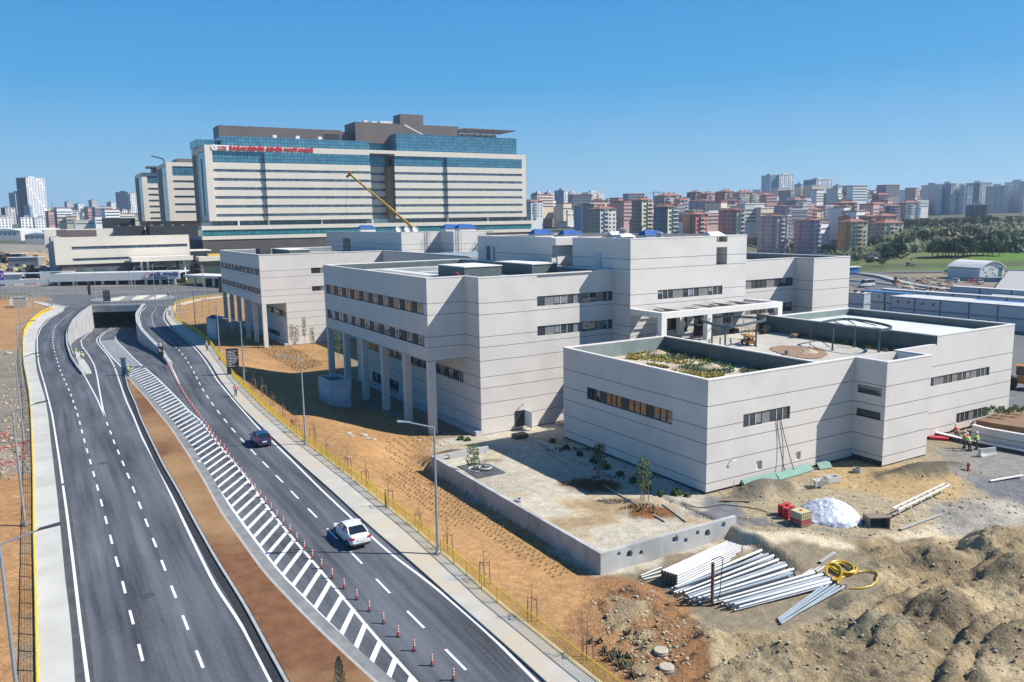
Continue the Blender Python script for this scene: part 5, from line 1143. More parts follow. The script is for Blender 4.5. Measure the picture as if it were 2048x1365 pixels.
def leafm(k,c,c2): return mat('leaf_'+k,c,c2,sc=.6,rough=.8,spec=.2)
LM={'dark':(leafm('dark',(.045,.070,.030),(.06,.095,.04)),leafm('dark2',(.07,.11,.045),(.085,.125,.05))),
'green':(leafm('green',(.055,.095,.03),(.075,.12,.035)),leafm('green2',(.09,.14,.04),(.11,.16,.05))),
'bare':(leafm('bare',(.18,.15,.10),(.22,.19,.12)),leafm('bare2',(.14,.12,.08),(.18,.175,.10))),
'pink':(leafm('pink',(.42,.12,.22),(.35,.10,.2)),leafm('pink2',(.3,.1,.16),(.4,.15,.25)))}
BARK=mat('bark',(.12,.09,.065),(.16,.13,.10),sc=4,rough=.95)
def tree_proto(kind,seed,h=9.,r=4.,name='tree'):
    t=thing(name,'tree','tree',(0,0,-500))
    tr=MB();tr.tube((0,0,-1.5),(0,0,h*.4),.028*h,.016*h,7)
    rs=random.Random(seed)
    for i in range(5): a=rs.uniform(0,6.28);tr.tube((0,0,h*.3),(cos(a)*r*.5,sin(a)*r*.5,h*.7),.012*h,.005*h,5)
    tr.build('trunk',BARK,t);crown(seed,r,h,1100,leaf=.062*r).build('crown',LM[kind],t);return t
PRT={(k,s):tree_proto(k,s*7+hash_,9,4.2) for k,hash_ in (('dark',1),('green',2),('bare',3)) for s in (1,2)}
PRT[('pink',1)]=tree_proto('pink',5,6,3)
treeN=0;used=set()
KN={'dark':'dark green','green':'fresh green','bare':'brownish half-bare','pink':'pink blossoming'}
TREES=[]
rt_=random.Random(11)
def row_of(x0,x1,y0,y1,n,kinds,h,where):
    for i in range(n):
        q=(i+.5)/n;TREES.append((x0+(x1-x0)*q+rt_.uniform(-3,3),y0+(y1-y0)*q+rt_.uniform(-1.5,1.5),rt_.choice(kinds),h*rt_.uniform(.8,1.25),where,i,n))
row_of(1776,1800,519,516,4,['dark'],9,'in the dark clump left of the playground')
row_of(1862,1945,517,514,13,['dark'],10,'in the long dark row on the terrace')
row_of(1950,2000,514,512,5,['dark','green'],8,'at the right end of the terrace row')
row_of(1800,1850,500,486,8,['bare','bare','green'],9,'on the slope above the playground')
row_of(1850,1960,492,480,14,['bare','dark','bare'],10,'on the middle of the wooded slope')
row_of(1960,2050,498,486,10,['green','bare'],9,'on the grassy slope at the right edge')
row_of(1800,1960,462,456,16,['bare','green','bare'],11,'along the top of the wooded slope')
row_of(1960,2050,452,448,9,['dark','bare'],10,'below the blocks at the right edge')
row_of(1640,1672,500,506,5,['dark','green'],8,'between the lilac and ochre towers')
row_of(1568,1586,500,498,3,['green','pink'],7,'between the two lilac towers')
row_of(1735,1760,480,500,4,['green','dark'],8,'beside the parking lot')
row_of(1255,1300,466,470,5,['dark'],8,'at the foot of the pink and cream tower')
row_of(1350,1366,462,466,3,['dark'],8,'left of the brick-red tower')
row_of(1415,1437,455,470,4,['dark','green'],8,'right of the brick-red tower')
row_of(1060,1170,442,440,12,['green','dark','green'],8,'on the green bank by the hospital')
row_of(1488,1515,468,480,4,['dark'],8,'left of the large lilac tower')
row_of(1700,1780,528,536,3,['bare','green'],5,'on the roadside bank')
row_of(2010,2048,506,500,4,['dark'],7,'on the bank above the arched building')
row_of(1760,1800,455,470,5,['dark','green'],8,'behind the pinkish beige block')
for (px,py,k,h,where,i,n) in TREES:
    p=solve(px,py);s=h/9.
    key=(k,1 if k=='pink' else 1+i%2);sc=(s*rt_.uniform(.9,1.2),s*rt_.uniform(.9,1.2),s)
    lb='%s tree %s, %s from the left'%(KN[k],where,ordn(i) if n>1 else 'alone')
    if key not in used: o=PRT[key];used.add(key);o.location=(p[0],p[1],relief(np.array([p[0]]),np.array([p[1]]))[0]);o.scale=sc;o['label']=lb;o['group']='trees on the hills'
    else: dup(PRT[key],(p[0],p[1],p[2]),rt_.uniform(0,6),lb,'trees on the hills',sc)
for k,o in PRT.items():
    if k not in used:
        for c in list(o.children): bpy.data.objects.remove(c)
        bpy.data.objects.remove(o)
# undergrowth
def scrub(name,lb,regs,mats_,sz):
    mb=MB();rs=random.Random(5)
    for (x0,x1,y0,y1,n) in regs:
        for _ in range(n):
            p=solve(rs.uniform(x0,x1),rs.uniform(y0,y1));s=sz*rs.uniform(.6,1.5);mb.cur=rs.choice(range(len(mats_)))
            for k in range(26):
                q=Vector(tuple(p))+Vector((rs.gauss(0,1.),rs.gauss(0,1.),abs(rs.gauss(0,.55))))*s;n1=Vector((rs.gauss(0,1),rs.gauss(0,1),rs.gauss(0,1))).normalized()*s*.26;n2=n1.orthogonal().normalized()*s*.24
                mb.quad(q-n1-n2,q+n1-n2,q+n1*.8+n2,q-n1*.7+n2)
    return tag(mb.build(name,mats_),lb,'scrub',None,'stuff')
scrub('hillside_scrub','brownish leafless scrub covering the wooded slope',[(1795,2060,445,505,420),(1700,1790,500,520,20)],[LM['bare'][0],LM['bare'][1],LM['dark'][1],LM['green'][0]],3.6)
scrub('city_greenery','low greenery between the apartment towers',[(1060,1180,436,446,60),(1180,1520,440,474,170),(1540,1800,440,520,160)],[LM['dark'][0],LM['green'][0],LM['bare'][1]],3.2)

# far low-rise town that reads as one mass
def lowrise(name,label,regs,seed):
    rs=random.Random(seed);mb=MB();ms=[cmtl('w'),cmtl('be'),cmt('w'),cmt('pk'),RTILE,cmt('gr'),WG]
    for (x0,x1,y0,y1,D0,D1,n) in regs:
        for _ in range(n):
            D=rs.uniform(D0,D1);c=GD(rs.uniform(x0,x1),rs.uniform(y0,y1),D);w=rs.uniform(9,24);d=rs.uniform(9,16);h=rs.uniform(7,20);a=rs.uniform(.3,.9);ax=(cos(a),sin(a));ay=(-sin(a),cos(a))
            k=rs.choice((0,0,1,2,3,5));mb.cur=k;mb.obb(c[:2],ax,ay,w/2,d/2,c[2]-10,c[2]+h);mb.cur=4 if rs.random()<.5 else 2;mb.obb(c[:2],ax,ay,w/2+.4,d/2+.4,c[2]+h,c[2]+h+1.);mb.cur=6
            for f in range(1,int(h/3.2)): mb.obb(c[:2],ax,ay,w/2*.94,d/2+.12,c[2]+f*3.2,c[2]+f*3.2+1.3)
    return tag(mb.build(name,ms),label,'town',None,'stuff')
lowrise('far_town','low-rise town and sheds spread over the left plain',[(-20,280,440,452,1500,2400,120),(95,270,446,457,900,1400,36)],3)
lowrise('far_town','low-rise houses filling the hills between the towers',[(1060,1500,420,442,900,1300,110),(1500,1840,398,438,950,1400,150),(1500,1740,440,470,700,800,24),(1180,1500,446,462,700,800,36),(1840,2050,392,402,1500,1900,40)],4)
# ================= site cabins, far yard on the right
CABW=mat('cabin_panel',(.50,.54,.57),(.45,.49,.53),sc=.6,rough=.6);CABF=mat('cabin_frame',(.10,.15,.22),rough=.5);CABR=mat('cabin_roof',(.60,.60,.59),(.50,.50,.50),sc=.5);CABB=mat('cabin_roof_blue',(.05,.20,.48),(.04,.16,.40),sc=1)
def cabin(u,v,z,L,label,dep=2.5,h=2.65,roof=0,win=True,group='white site cabins on the right'):
    t=thing('site_cabin',label,'cabin',Wd(u,v,z),RZ,group)
    MB().box(.05,dep-.05,.05,L-.05,.05,h-.05).build('wall',CABW,t)
    f=MB()
    for x in (0,dep-.12):
        for y in (0,L-.12): f.box(x,x+.12,y,y+.12,0,h)
    for y in (0,L-.12):
        for z_ in (0,h-.14): f.box(.12,dep-.12,y,y+.12,z_,z_+.14)
    for x in (0,dep-.12):
        for z_ in (0,h-.14): f.box(x,x+.12,.12,L-.12,z_,z_+.14)
    f.build('frame',CABF,t)
    MB().box(-.08,dep+.08,-.08,L+.08,h,h+.09).build('roof',[CABR,CABB][roof],t)
    if win:
        for y in (L*.25,L*.68):
            o=MB().box(-.04,.045,y-.45,y+.45,1.0,2.0).build('window',COPE,t);MB().box(-.06,-.045,y-.36,y+.36,1.1,1.9).build('pane',GL,o)
    return t
us=[118.6,112.4,106.2,99.6,93.4,87.2,81.0,74.8]
for k in range(7):
    for fl in (0,1): cabin(us[k+1]+.03,176.,fl*2.72,us[k]-us[k+1]-.06,'white site cabin in the long front row, %s from the left, %s storey'%(ordn(k),'upper' if fl else 'lower'),win=(k in (0,1,6) or fl==0 and k==3),dep=6 if fl else 5.9,roof=0)
for fl in (0,1): cabin(126.3,176.5,fl*2.72,4.3,'white site cabin of the separate leftmost stack, %s storey'%('upper' if fl else 'lower'),dep=3.,win=False)
for x in (0.6,2.6): 
    t=thing('air_conditioner','small dark air conditioner on the leftmost cabin stack, %s one'%('left' if x>1 else 'right'),'air conditioner',Wd(126.5+x,177.,5.54),RZ);MB().box(0,.8,0,.5,0,.55).build('casing',BLK,t);MB().tube((-.01,.25,.28),(-.05,.25,.28),.2,n=12).build('fan',CABF,t)
for k in range(2): cabin(119.8+k*-6.3+6,184.,2.7,6.1,'blue-roofed white cabin behind the front row, %s one'%('left' if k==0 else 'right'),dep=2.6,roof=1,win=True);cabin(119.8+k*-6.3+6,184.2,0,6.1,'ground level cabin under the blue-roofed one, %s one'%('left' if k==0 else 'right'),dep=2.4,roof=0,win=False)
for k in range(8): cabin(150-k*7.2-7,218.+k*.2,0,7.1,'single-storey white cabin in the rear row, %s from the left'%ordn(k),win=k in (4,6),dep=2.6)
for k in range(5): cabin(139-k*7.6-7,206.+k*.3,0,7.4,'single-storey white cabin in the middle row, %s from the left'%ordn(k),win=k in (1,3),dep=2.8,roof=1 if k in (3,4) else 0)
for k in range(4): cabin(140-k*9-8,238.,0,8.8,'long pale storage box behind the rear cabins, %s from the left'%ordn(k),win=False,dep=3,h=2.9)
# arched white building
c=GD(1983,560,296);W=(2016-1951)/F*296
t=thing('arched_hall','white hall with a curved roof, small square windows and a green banner','building',tuple(c),.33)
aw=MB();n_=12;pp=[(-W/2+W*i/n_,4.2+2.3*sin(pi*i/n_)) for i in range(n_+1)]
aw.add([(x,0,z) for x,z in pp]+[(x,14,z) for x,z in pp]+[(-W/2,0,-1),(W/2,0,-1),(-W/2,14,-1),(W/2,14,-1)],[tuple([2*n_+2,2*n_+3]+list(range(n_,-1,-1))),tuple([2*n_+5,2*n_+4]+list(range(n_+1,2*n_+2))),(0,n_+1,2*n_+4,2*n_+2),(n_,2*n_+3,2*n_+5,2*n_+1)])
aw.build('wall',mat('hall_white',(.62,.64,.64),(.55,.57,.58),sc=.3),t)
r=MB();pq=[(-W/2*1.05+W*1.05*i/n_,4.3+2.45*sin(pi*i/n_)) for i in range(n_+1)];r.add([(x,-.6,z) for x,z in pq]+[(x,14.4,z) for x,z in pq]+[(x,-.6,z+.25) for x,z in pq]+[(x,14.4,z+.25) for x,z in pq],[(2*(n_+1)+i,2*(n_+1)+i+1,3*(n_+1)+i+1,3*(n_+1)+i) for i in range(n_)]+[(i,i+1,2*(n_+1)+i+1,2*(n_+1)+i) for i in range(n_)]+[(i+1,i,n_+1+i,n_+2+i) for i in range(n_)]);r.build('roof',COPE,t)
for x,z in ((-3.5,2.6),(-2.8,1.2),(-1.2,3.8),(0,2.2),(0,3.6),(1.2,1.4),(-4.6,3.6),(1.5,4.2)): MB().box(x,x+.6,-.05,.02,z,z+.55).build('window',GL,t)
MB().box(3.2,4.9,-.08,-.02,1.2,4.3).build('banner',mat('green_banner',(.02,.20,.12)),t)
wl=MB();L=np.array([GD(1905,553,300)[:2],GD(1960,562,290)[:2],GD(2060,566,284)[:2]]);strip(wl,resample(L,4),offs(resample(L,4),-.4),-1,1.6);tag(wl.build('boundary_wall',mat('blue_grey_wall',(.22,.28,.36),(.26,.32,.38),sc=.4)),'low blue-grey wall in front of the white arched hall','wall')
c=GD(1932,545,320);t=thing('green_kiosk','small green pavilion left of the white arched hall','kiosk',tuple(c),.2);MB().box(-3,3,0,4,-1,2.2).build('wall',mat('teal_paint',(.04,.26,.22)),t);MB().box(-3.5,3.5,-.5,4.5,2.2,2.7).build('roof',mat('mint_paint',(.12,.42,.34)),t)
c=GD(1707,547,330);t=thing('bus_shelter','small blue and white shelter beside the far road','shelter',tuple(c),.3);MB().box(-3,3,0,3,0,2.4).build('wall',mat('shelter_blue',(.04,.18,.42)),t);MB().box(-3.3,3.3,-.4,3.2,2.4,2.8).build('roof',COPE,t)
# far road lines, ramps
def far_strip(P,wd,m,name,lb,z=.05,h=.1,st=6.):
    L=np.array([solve(*p)[:2] if p[1]<548 else G(*p)[:2] for p in P]);L=smooth(resample(L,st),2);mb=MB();n_=normals(L)
    zz=relief(L[:,0],L[:,1])+z;A_=L+n_*wd/2;B_=L-n_*wd/2;k=len(L)
    mb.add([(*a,q+h) for a,q in zip(A_,zz)]+[(*b,q+h) for b,q in zip(B_,zz)]+[(*a,q-2) for a,q in zip(A_,zz)]+[(*b,q-2) for b,q in zip(B_,zz)],[(k+i,k+i+1,i+1,i) for i in range(k-1)]+[(i,i+1,2*k+i+1,2*k+i) for i in range(k-1)]+[(k+i+1,k+i,3*k+i,3*k+i+1) for i in range(k-1)])
    return tag(mb.build(name,m),lb,name.replace('_',' '),None,'structure')
FAS=MATS['asphalt_far']
far_strip([(1680,556),(1760,549),(1840,546),(1920,543),(2060,541)],9,FAS,'far_road','far road running below the green bank',.1)
far_strip([(1690,548),(1760,556),(1830,574),(1900,583),(1960,587)],3,CONC2,'far_kerb','pale raised kerb of the access road near the cabins',.3,.5)
far_strip([(1690,566),(1760,572),(1800,586)],14,FAS,'yard_road','asphalt yard road by the white van',.06)
far_strip([(1690,562),(1740,566),(1800,574),(1850,582)],1.2,CONC2,'far_kerb','second pale kerb line beside the yard road',.2,.4)
far_strip([(2052,553),(2040,575),(2030,600),(2040,620)],12,CONC2,'concrete_ramp','broad pale concrete ramp at the right edge',1.2,.4)
# ================= vehicles
PAINTS={}
def car(name,label,col,loc,yaw,kind='sedan',L=4.6,Wd_=1.8,Ht=1.46,cat='car',group=None,gl=None):
    t=thing(name,label,cat,loc,yaw,group);P=mat('paint_'+col[0],col[1],rough=.28,spec=.6);MATS['paint_'+col[0]].node_tree.nodes['Principled BSDF'].inputs['Coat Weight'].default_value=.7
    hw=Wd_/2;h=L/2
    # body: stations along x (front +x): x, half width, bottom z, shoulder z
    if kind=='sedan': st=[(-h,.74,.42,.86),(-h+.08,.86,.30,.98),(-h+.5,.93,.24,1.03),(-h+1.2,.98,.22,1.00),(-.3,1,.22,.97),(.9,1,.22,.94),(h-1.0,.97,.22,.88),(h-.35,.90,.24,.76),(h-.06,.76,.30,.66),(h,.60,.38,.58)];gh=[(-h+.55,.80,1.03),(-h+1.25,.70,1.40),(-.2,.72,Ht),(.35,.72,1.44),(1.15,.84,.95)]
    elif kind=='hatch': st=[(-h,.80,.42,.92),(-h+.07,.92,.30,1.0),(-h+.5,.97,.24,1.02),(-.3,1,.22,1.0),(.8,1,.22,.97),(h-.8,.96,.22,.92),(h-.25,.86,.26,.78),(h,.66,.36,.62)];gh=[(-h+.10,.80,1.02),(-h+.38,.74,1.48),(-.1,.76,Ht),(.3,.74,Ht-.04),(1.15,.86,.98)]
    else: st=[(-h,.95,.40,1.3),(-h+.1,1,.30,1.35),(.6,1,.28,1.35),(1.4,1,.28,1.3),(h-.7,.95,.28,1.1),(h-.1,.85,.32,.95),(h,.75,.4,.8)];gh=[(-h+.02,.96,1.35),(-h+.1,.92,Ht),(.9,.90,Ht),(1.15,.88,Ht-.05),(h-1.0,.92,1.15)]
    b=MB();rings=[]
    for (x,w,z0,z1) in st:
        w*=hw;zm=(z0+z1)/2
        rings.append([(x,-w*.90,z0),(x,-w,z0+.12),(x,-w*1.0,zm),(x,-w*.95,z1-.06),(x,-w*.86,z1),(x,0,z1+.025),(x,w*.86,z1),(x,w*.95,z1-.06),(x,w,zm),(x,w,z0+.12),(x,w*.90,z0)])
    n=11;vs=[p for r in rings for p in r];fs=[]
    for i in range(len(rings)-1):
        for j in range(n): fs.append((i*n+j,i*n+(j+1)%n,(i+1)*n+(j+1)%n,(i+1)*n+j))
    fs+=[tuple(range(n))[::-1],tuple(range((len(rings)-1)*n,len(rings)*n))]
    fs=[f[::-1] for f in fs];b.add(vs,fs)
    # cabin
    g=[];
    for (x,w,z) in gh: g.append((x,w*hw,z))
    (xa,wa,za),(xb,wb,zb),(xc,wc,zc),(xd,wd2,zd_),(xe,we,ze_)=g
    sh=lambda x:np.interp(x,[s_[0] for s_ in st],[s_[3] for s_ in st])+.01
    sw=lambda x:np.interp(x,[s_[0] for s_ in st],[s_[1] for s_ in st])*hw*.93
    roof=[(xb,wb,zb),(xc,wc,zc),(xd,wd2,zd_)]
    vs=[];
    for (x,w,z) in roof: vs+=[(x,-w,z),(x,-w*.6,z+.035),(x,w*.6,z+.035),(x,w,z)]
    vs+=[(x,s_*w*.99,z-.07) for (x,w,z) in roof for s_ in (-1,1)]
    b.add(vs,[(0,1,5,4),(1,2,6,5),(2,3,7,6),(4,5,9,8),(5,6,10,9),(6,7,11,10),(0,4,14,12),(4,8,16,14),(7,3,13,15),(11,7,15,17)])
    # pillars
    def bar(p,q,r=.045): b.tube(p,q,r,r,4)
    for s_ in (-1,1):
        bar((xa,s_*sw(xa)*.98,sh(xa)),(xb,s_*wb,zb-.02),.06);bar((xe,s_*we*.98,sh(xe)),(xd,s_*wd2,zd_-.02),.045);bar((xc-.05,s_*sw(xc),sh(xc)),(xc-.05,s_*wc,zc-.05),.035)
    bo=b.build('body',P,t,smooth=False)
    gm_=gl or glass('car_glass',(.015,.02,.022),.05);gg=MB()
    gg.quad((xa,-sw(xa)*.93,sh(xa)),(xb,-wb*.94,zb-.03),(xb,wb*.94,zb-.03),(xa,sw(xa)*.93,sh(xa)));gg.build('rear_window',gm_,t)
    gg=MB();gg.quad((xe,we*.93,sh(xe)),(xd,wd2*.95,zd_-.03),(xd,-wd2*.95,zd_-.03),(xe,-we*.93,sh(xe)));gg.build('windscreen',gm_,t)
    for s_ in (-1,1):
        gg=MB();pts=[(xa+.12,s_*sw(xa)*.99,sh(xa)),(xb+.05,s_*(wb-.005),zb-.05),(xc,s_*(wc-.005),zc-.06),(xd-.05,s_*(wd2-.005),zd_-.06),(xe-.12,s_*we*.99,sh(xe))];gg.add(pts if s_>0 else pts[::-1],[(0,1,2,3,4)][::1]);gg.build('side_window',gm_,t)
        mr_=MB();mr_.box(.85,1.0,s_*hw*1.0 if s_>0 else -hw-.2,hw+.2 if s_>0 else -hw,.95,1.1);mr_.build('mirror',P,t)
    TY=mat('tyre',(.02,.02,.02),rough=.9);RM=mat('rim',(.35,.36,.37),rough=.35,metal=.8)
    for x in (-h+.82,h-.88):
        for s_ in (-1,1):
            wv=MB();wv.tube((x,s_*(hw-.2),.32),(x,s_*(hw+.015),.32),.325,n=20);wo=wv.build('wheel',TY,t);MB().tube((x,s_*(hw+.0),.32),(x,s_*(hw+.03),.32),.2,.17,n=12).build('rim',RM,wo)
    TL=mat('tail_light',(.40,.01,.015),rough=.25);HL=mat('head_light',(.7,.72,.74),rough=.15)
    for s_ in (-1,1):
        z0_=.78 if kind=='sedan' else .85
        q=MB();q.box(-h-.015+(.0),-h+.30,*(sorted((s_*hw*(.58 if kind!='hatch' else .72),s_*hw*.93))),z0_,z0_+.15 if kind!='hatch' else z0_+.28);q.build('tail_light',TL,t)
        q=MB();q.box(h-.32,h-.03,*(sorted((s_*hw*.5,s_*hw*.80))),.55,.68);q.build('headlight',HL,t)
    q=MB();q.box(-h-.03,-h,-.26,.26,.62,.74);q.build('number_plate',COPE,t)
    q=MB();q.box(-h-.04,-h+.1,-hw*.8,hw*.8,.30,.44);q.build('rear_bumper',mat('black_plastic',(.03,.03,.03)),t)
    return t
def heading(p,q): a=G(*p);b_=G(*q);return atan2(b_[1]-a[1],b_[0]-a[0])
p=G(705,1087);car('parked_car','white saloon car driving away up the right carriageway','x' and ('white',(.78,.78,.77)),(p[0]-.25,p[1]+.9,.022),heading((760,1167),(629,1031)));
p=G(521,893);car('parked_car','dark blue hatchback driving away ahead of the white saloon',('blue',(.012,.02,.10)),(p[0]-.3,p[1]+1.1,.022),heading((595,997),(467,862)),'hatch',4.0,1.72,1.52)
for o in list(bpy.data.objects):
    if o.name.startswith('parked_car'): o.name='car'+o.name[10:]
c=GD(1733,567,275);car('van','white delivery van on the yard road by the cabins',('vanwhite',(.74,.75,.75)),(c[0],c[1],.25),pi+.35,'van',5.8,2.1,2.5,'van')
base_cars=[('silver',(.45,.46,.48)),('white2',(.72,.72,.72)),('grey',(.12,.125,.13)),('red',(.35,.03,.02))]
pc=None;n_=0
for i,(px,py) in enumerate(((1740,508),(1748,511),(1757,514),(1766,517),(1744,516),(1753,519),(1762,521),(1732,519),(1738,513),(1771,512),(1600+45,503),(1652,500),(1660,505),(1648,509))):
    p=solve(px,py);k=i%4
    car('car','%s %s parked near the ochre tower, %s in the lot'%({0:'silver',1:'white',2:'grey',3:'red'}[k],'small car',ordn(i)),base_cars[k],(p[0],p[1],p[2]+.1),.4+i*.7,'hatch',4.1,1.75,1.5,group='cars parked below the apartment towers')
for i,(px,py,k) in enumerate(((1822,533,2),(1895,547,0),(1905,566,1),(1945,566,3),(1960,569,0))):
    p=G(px,py) if py>548 else solve(px,py);car('car','%s car %s'%({0:'silver',1:'white',2:'dark grey',3:'red'}[k],('on the far road below the green bank','on the far road left of the green pavilion','on bare ground left of the arched hall','in front of the arched hall','in front of the arched hall, nearest its right end')[i]),base_cars[k],(p[0],p[1],p[2]+.25),.3+i,'hatch',4.2,1.8,1.5)
# little orange loader and a backhoe at the right edge
def loader(loc,yaw,s,lb):
    t=thing('wheel_loader',lb,'loader',loc,yaw);t.scale=(s,)*3;OR=mat('machine_orange',(.50,.20,.03),(.44,.17,.025),sc=2,rough=.5);K=mat('tyre',(.02,.02,.02))
    b=MB();b.box(-2,.4,-.7,.7,.8,1.9);b.build('engine_housing',OR,t);b=MB();b.box(.4,1.6,-.6,.6,.7,1.4);b.build('front_frame',OR,t)
    c=MB();c.box(-.7,.6,-.65,.65,1.9,3.0);c.build('cab',glass('car_glass'),t);c=MB();c.box(-.8,.7,-.75,.75,3.0,3.12);c.build('cab_roof',OR,t)
    for x in (-1.3,1.1):
        for y in (-.9,.9): MB().tube((x,y-.25,.75),(x,y+.25,.75),.75,n=16).build('wheel',K,t)
    a=MB();a.path([(.9,-.5,1.5),(2.2,-.5,1.9),(3.2,-.5,.7)],.13,5);a.path([(.9,.5,1.5),(2.2,.5,1.9),(3.2,.5,.7)],.13,5);a.build('lift_arm',OR,t)
    k=MB();k.add([(3.1,-1.2,.2),(3.1,1.2,.2),(3.1,1.2,1.1),(3.1,-1.2,1.1),(4.1,-1.2,.2),(4.1,1.2,.2)],[(0,3,2,1),(0,1,5,4),(0,4,3),(1,2,5),(3,4,5,2)]);k.build('bucket',mat('bucket_steel',(.12,.11,.10)),t);return t
p=GZ(2040,778);loader(tuple(p),2.6,1.1,'orange wheel loader cut by the right edge behind the low clinic')
c=GD(1791,566,285);loader((c[0],c[1],.2),1.0,.8,'tiny orange loader on the yard road right of the white van')
for i,(px,py,s) in enumerate(((1770,575,0),(1800,560,0))): pass
for i,(px,py,D,lb) in enumerate(((72,520,430,'yellow excavator working left of the annex'),(62,548,380,'yellow loader parked left of the annex base'),(15,530,440,'yellow machine among sheds at the left edge'))):
    c=GD(px,py,D);t=loader((c[0],c[1],relief(np.array([c[0]]),np.array([c[1]]))[0]),.5+i,1.7,lb);t['category']='construction machine'
# rubble of the yard on the right: low debris heaps
def debris(name,lb,px,n,r0,r1,cols,seed=3,zf=None,px_list=None):
    rs=random.Random(seed);mb=MB();P=np.array(px,float);x0,y0=P.min(0);x1,y1=P.max(0);k=0
    while k<n:
        x=rs.uniform(x0,x1);y=rs.uniform(y0,y1)
        if not inpoly(np.array([x]),np.array([y]),P)[0]: continue
        k+=1;p=GZ(x,y) if y<1e9 else None
        p=np.array([p[0],p[1],float(height(np.array([[p[0]]]),np.array([[p[1]]]))[0,0])]) if zf else p
        s=rs.uniform(r0,r1)*(rs.random()**2*.8+.35);mb.cur=rs.choice(range(len(cols)))
        vs=[(p[0]+s*rs.uniform(.6,1.2)*cos(a)*cos(e),p[1]+s*rs.uniform(.6,1.2)*sin(a)*cos(e),p[2]+s*.6*sin(e)+s*.15) for e in (-.4,.5) for a in (0,1.26,2.5,3.77,5.0)]+[(p[0],p[1],p[2]+s*.8)]
        mb.add(vs,[(0,1,6,5),(1,2,7,6),(2,3,8,7),(3,4,9,8),(4,0,5,9),(5,6,10),(6,7,10),(7,8,10),(8,9,10),(9,5,10)])
    return tag(mb.build(name,cols),lb,'debris',None,'stuff')
ST=[mat('stone_a',(.40,.33,.21),(.32,.27,.17),sc=3),mat('stone_b',(.46,.40,.28),(.38,.33,.23),sc=3),mat('stone_c',(.20,.165,.11),(.24,.20,.13),sc=3)]
debris('yard_rubble','rubble and building waste in the far yard',[(1780,558),(1880,556),(1900,570),(1960,580),(2040,590),(2040,600),(1900,596),(1800,580)],420,.4,1.6,ST+[mat('rust_scrap',(.25,.10,.05))],4)
debris('yard_rubble','mixed debris and sheds waste left of the annex',[(-5,505),(100,505),(108,545),(60,560),(-5,560)],300,.5,2.2,ST+[mat('yellow_scrap',(.42,.28,.08)),BLK],6)
# ================= street furniture
GALV=mat('galvanised',(.42,.43,.44),(.36,.37,.38),sc=2,rough=.45,metal=.4);LHD=mat('lamp_head',(.06,.065,.07),rough=.5)
def lamp(base_px,arm,label,h=10.,L=1.7,zb=None,two=False,D=None):
    p=GZ(*base_px) if D is None else np.array([*G(*base_px)[:2],0])
    t=thing('street_lamp',label,'street lamp',tuple(p),arm,'street lamps along the roads')
    MB().tube((0,0,-.2),(0,0,h),.12,.065,8).build('pole',GALV,t);MB().lathe([(.22,0),(.22,.35),(.13,.42)],8).build('base',GALV,t)
    for s in ((1,-1) if two else (1,)):
        a=MB();a.path([(0,0,h-.02),(s*L,0,h+.42*L/1.7)],.05,6);a.build('arm',GALV,t)
        hd=MB();x0,x1=sorted((s*L*.98,s*(L+.95)));z=h+.42*L/1.7
        hd.add([(x0,-.09,z-.02),(x1,-.17,z+.12),(x1,.17,z+.12),(x0,.09,z-.02),(x0,-.09,z+.07),(x1,-.13,z+.22),(x1,.13,z+.22),(x0,.09,z+.07)],[(3,2,1,0),(4,5,6,7),(0,1,5,4),(1,2,6,5),(2,3,7,6),(3,0,4,7)]);hd.build('lamp_head',LHD if base_px[0]<60 and base_px[1]>600 else GALV,t)
    return t
W_=pi;
RL=[((876,1112),'nearest lamp on the right, by the concrete patio wall'),((611.5,892),'second lamp on the right, beside the blue car'),((489.3,769),'third lamp on the right, just right of the black direction board'),((439.5,704),'fourth lamp on the right, in front of the rear kiosk'),((391.9,665.3),'fifth lamp on the right, at the bend of the yellow fence'),((362,642),'sixth lamp on the right, above the shaded curb'),((354,622),'seventh lamp on the right, at the start of the yellow fence')]
for p,lb in RL: lamp(p,pi+.12,lb)
for p,lb,a in (((339.5,592),'lamp at the right end of the roundabout island',.4),((308.7,580),'lamp at the far kerb under the emergency sign',.4),((271.8,590.5),'taller lamp behind the island, right of two close ones',.3),((261.2,603),'lamp standing on the island, left of the cream paving',.2),((192.5,599.5),'lamp at the left tip of the roundabout island',pi),((156,590.5),'twin-armed lamp left of the roundabout',.2),((98.8,617.4),'lamp beside the red-clothed worker at the left pavement corner',pi),((53,581.5),'lamp at the far left road, under the red truck',.2),((407,579),'lamp by the far kerb right of the island, left one',pi),((412,600),'lamp by the verge right of the island, right one',pi)): lamp(p,a,lb,two='twin' in lb)
LA=.42
for p,lb in (((44,1469),'nearest lamp on the left, its dark head over the pavement'),((50.5,1052),'second lamp on the left, foot by a concrete block'),((48.4,886),'third lamp on the left, above the red netting'),((46,775),'fourth lamp on the left, by the gravel'),((45,690),'fifth lamp on the left, at the pavement bend'),((70,636),'sixth lamp on the left, near the pale utility cabinet')): lamp(p,LA,lb)
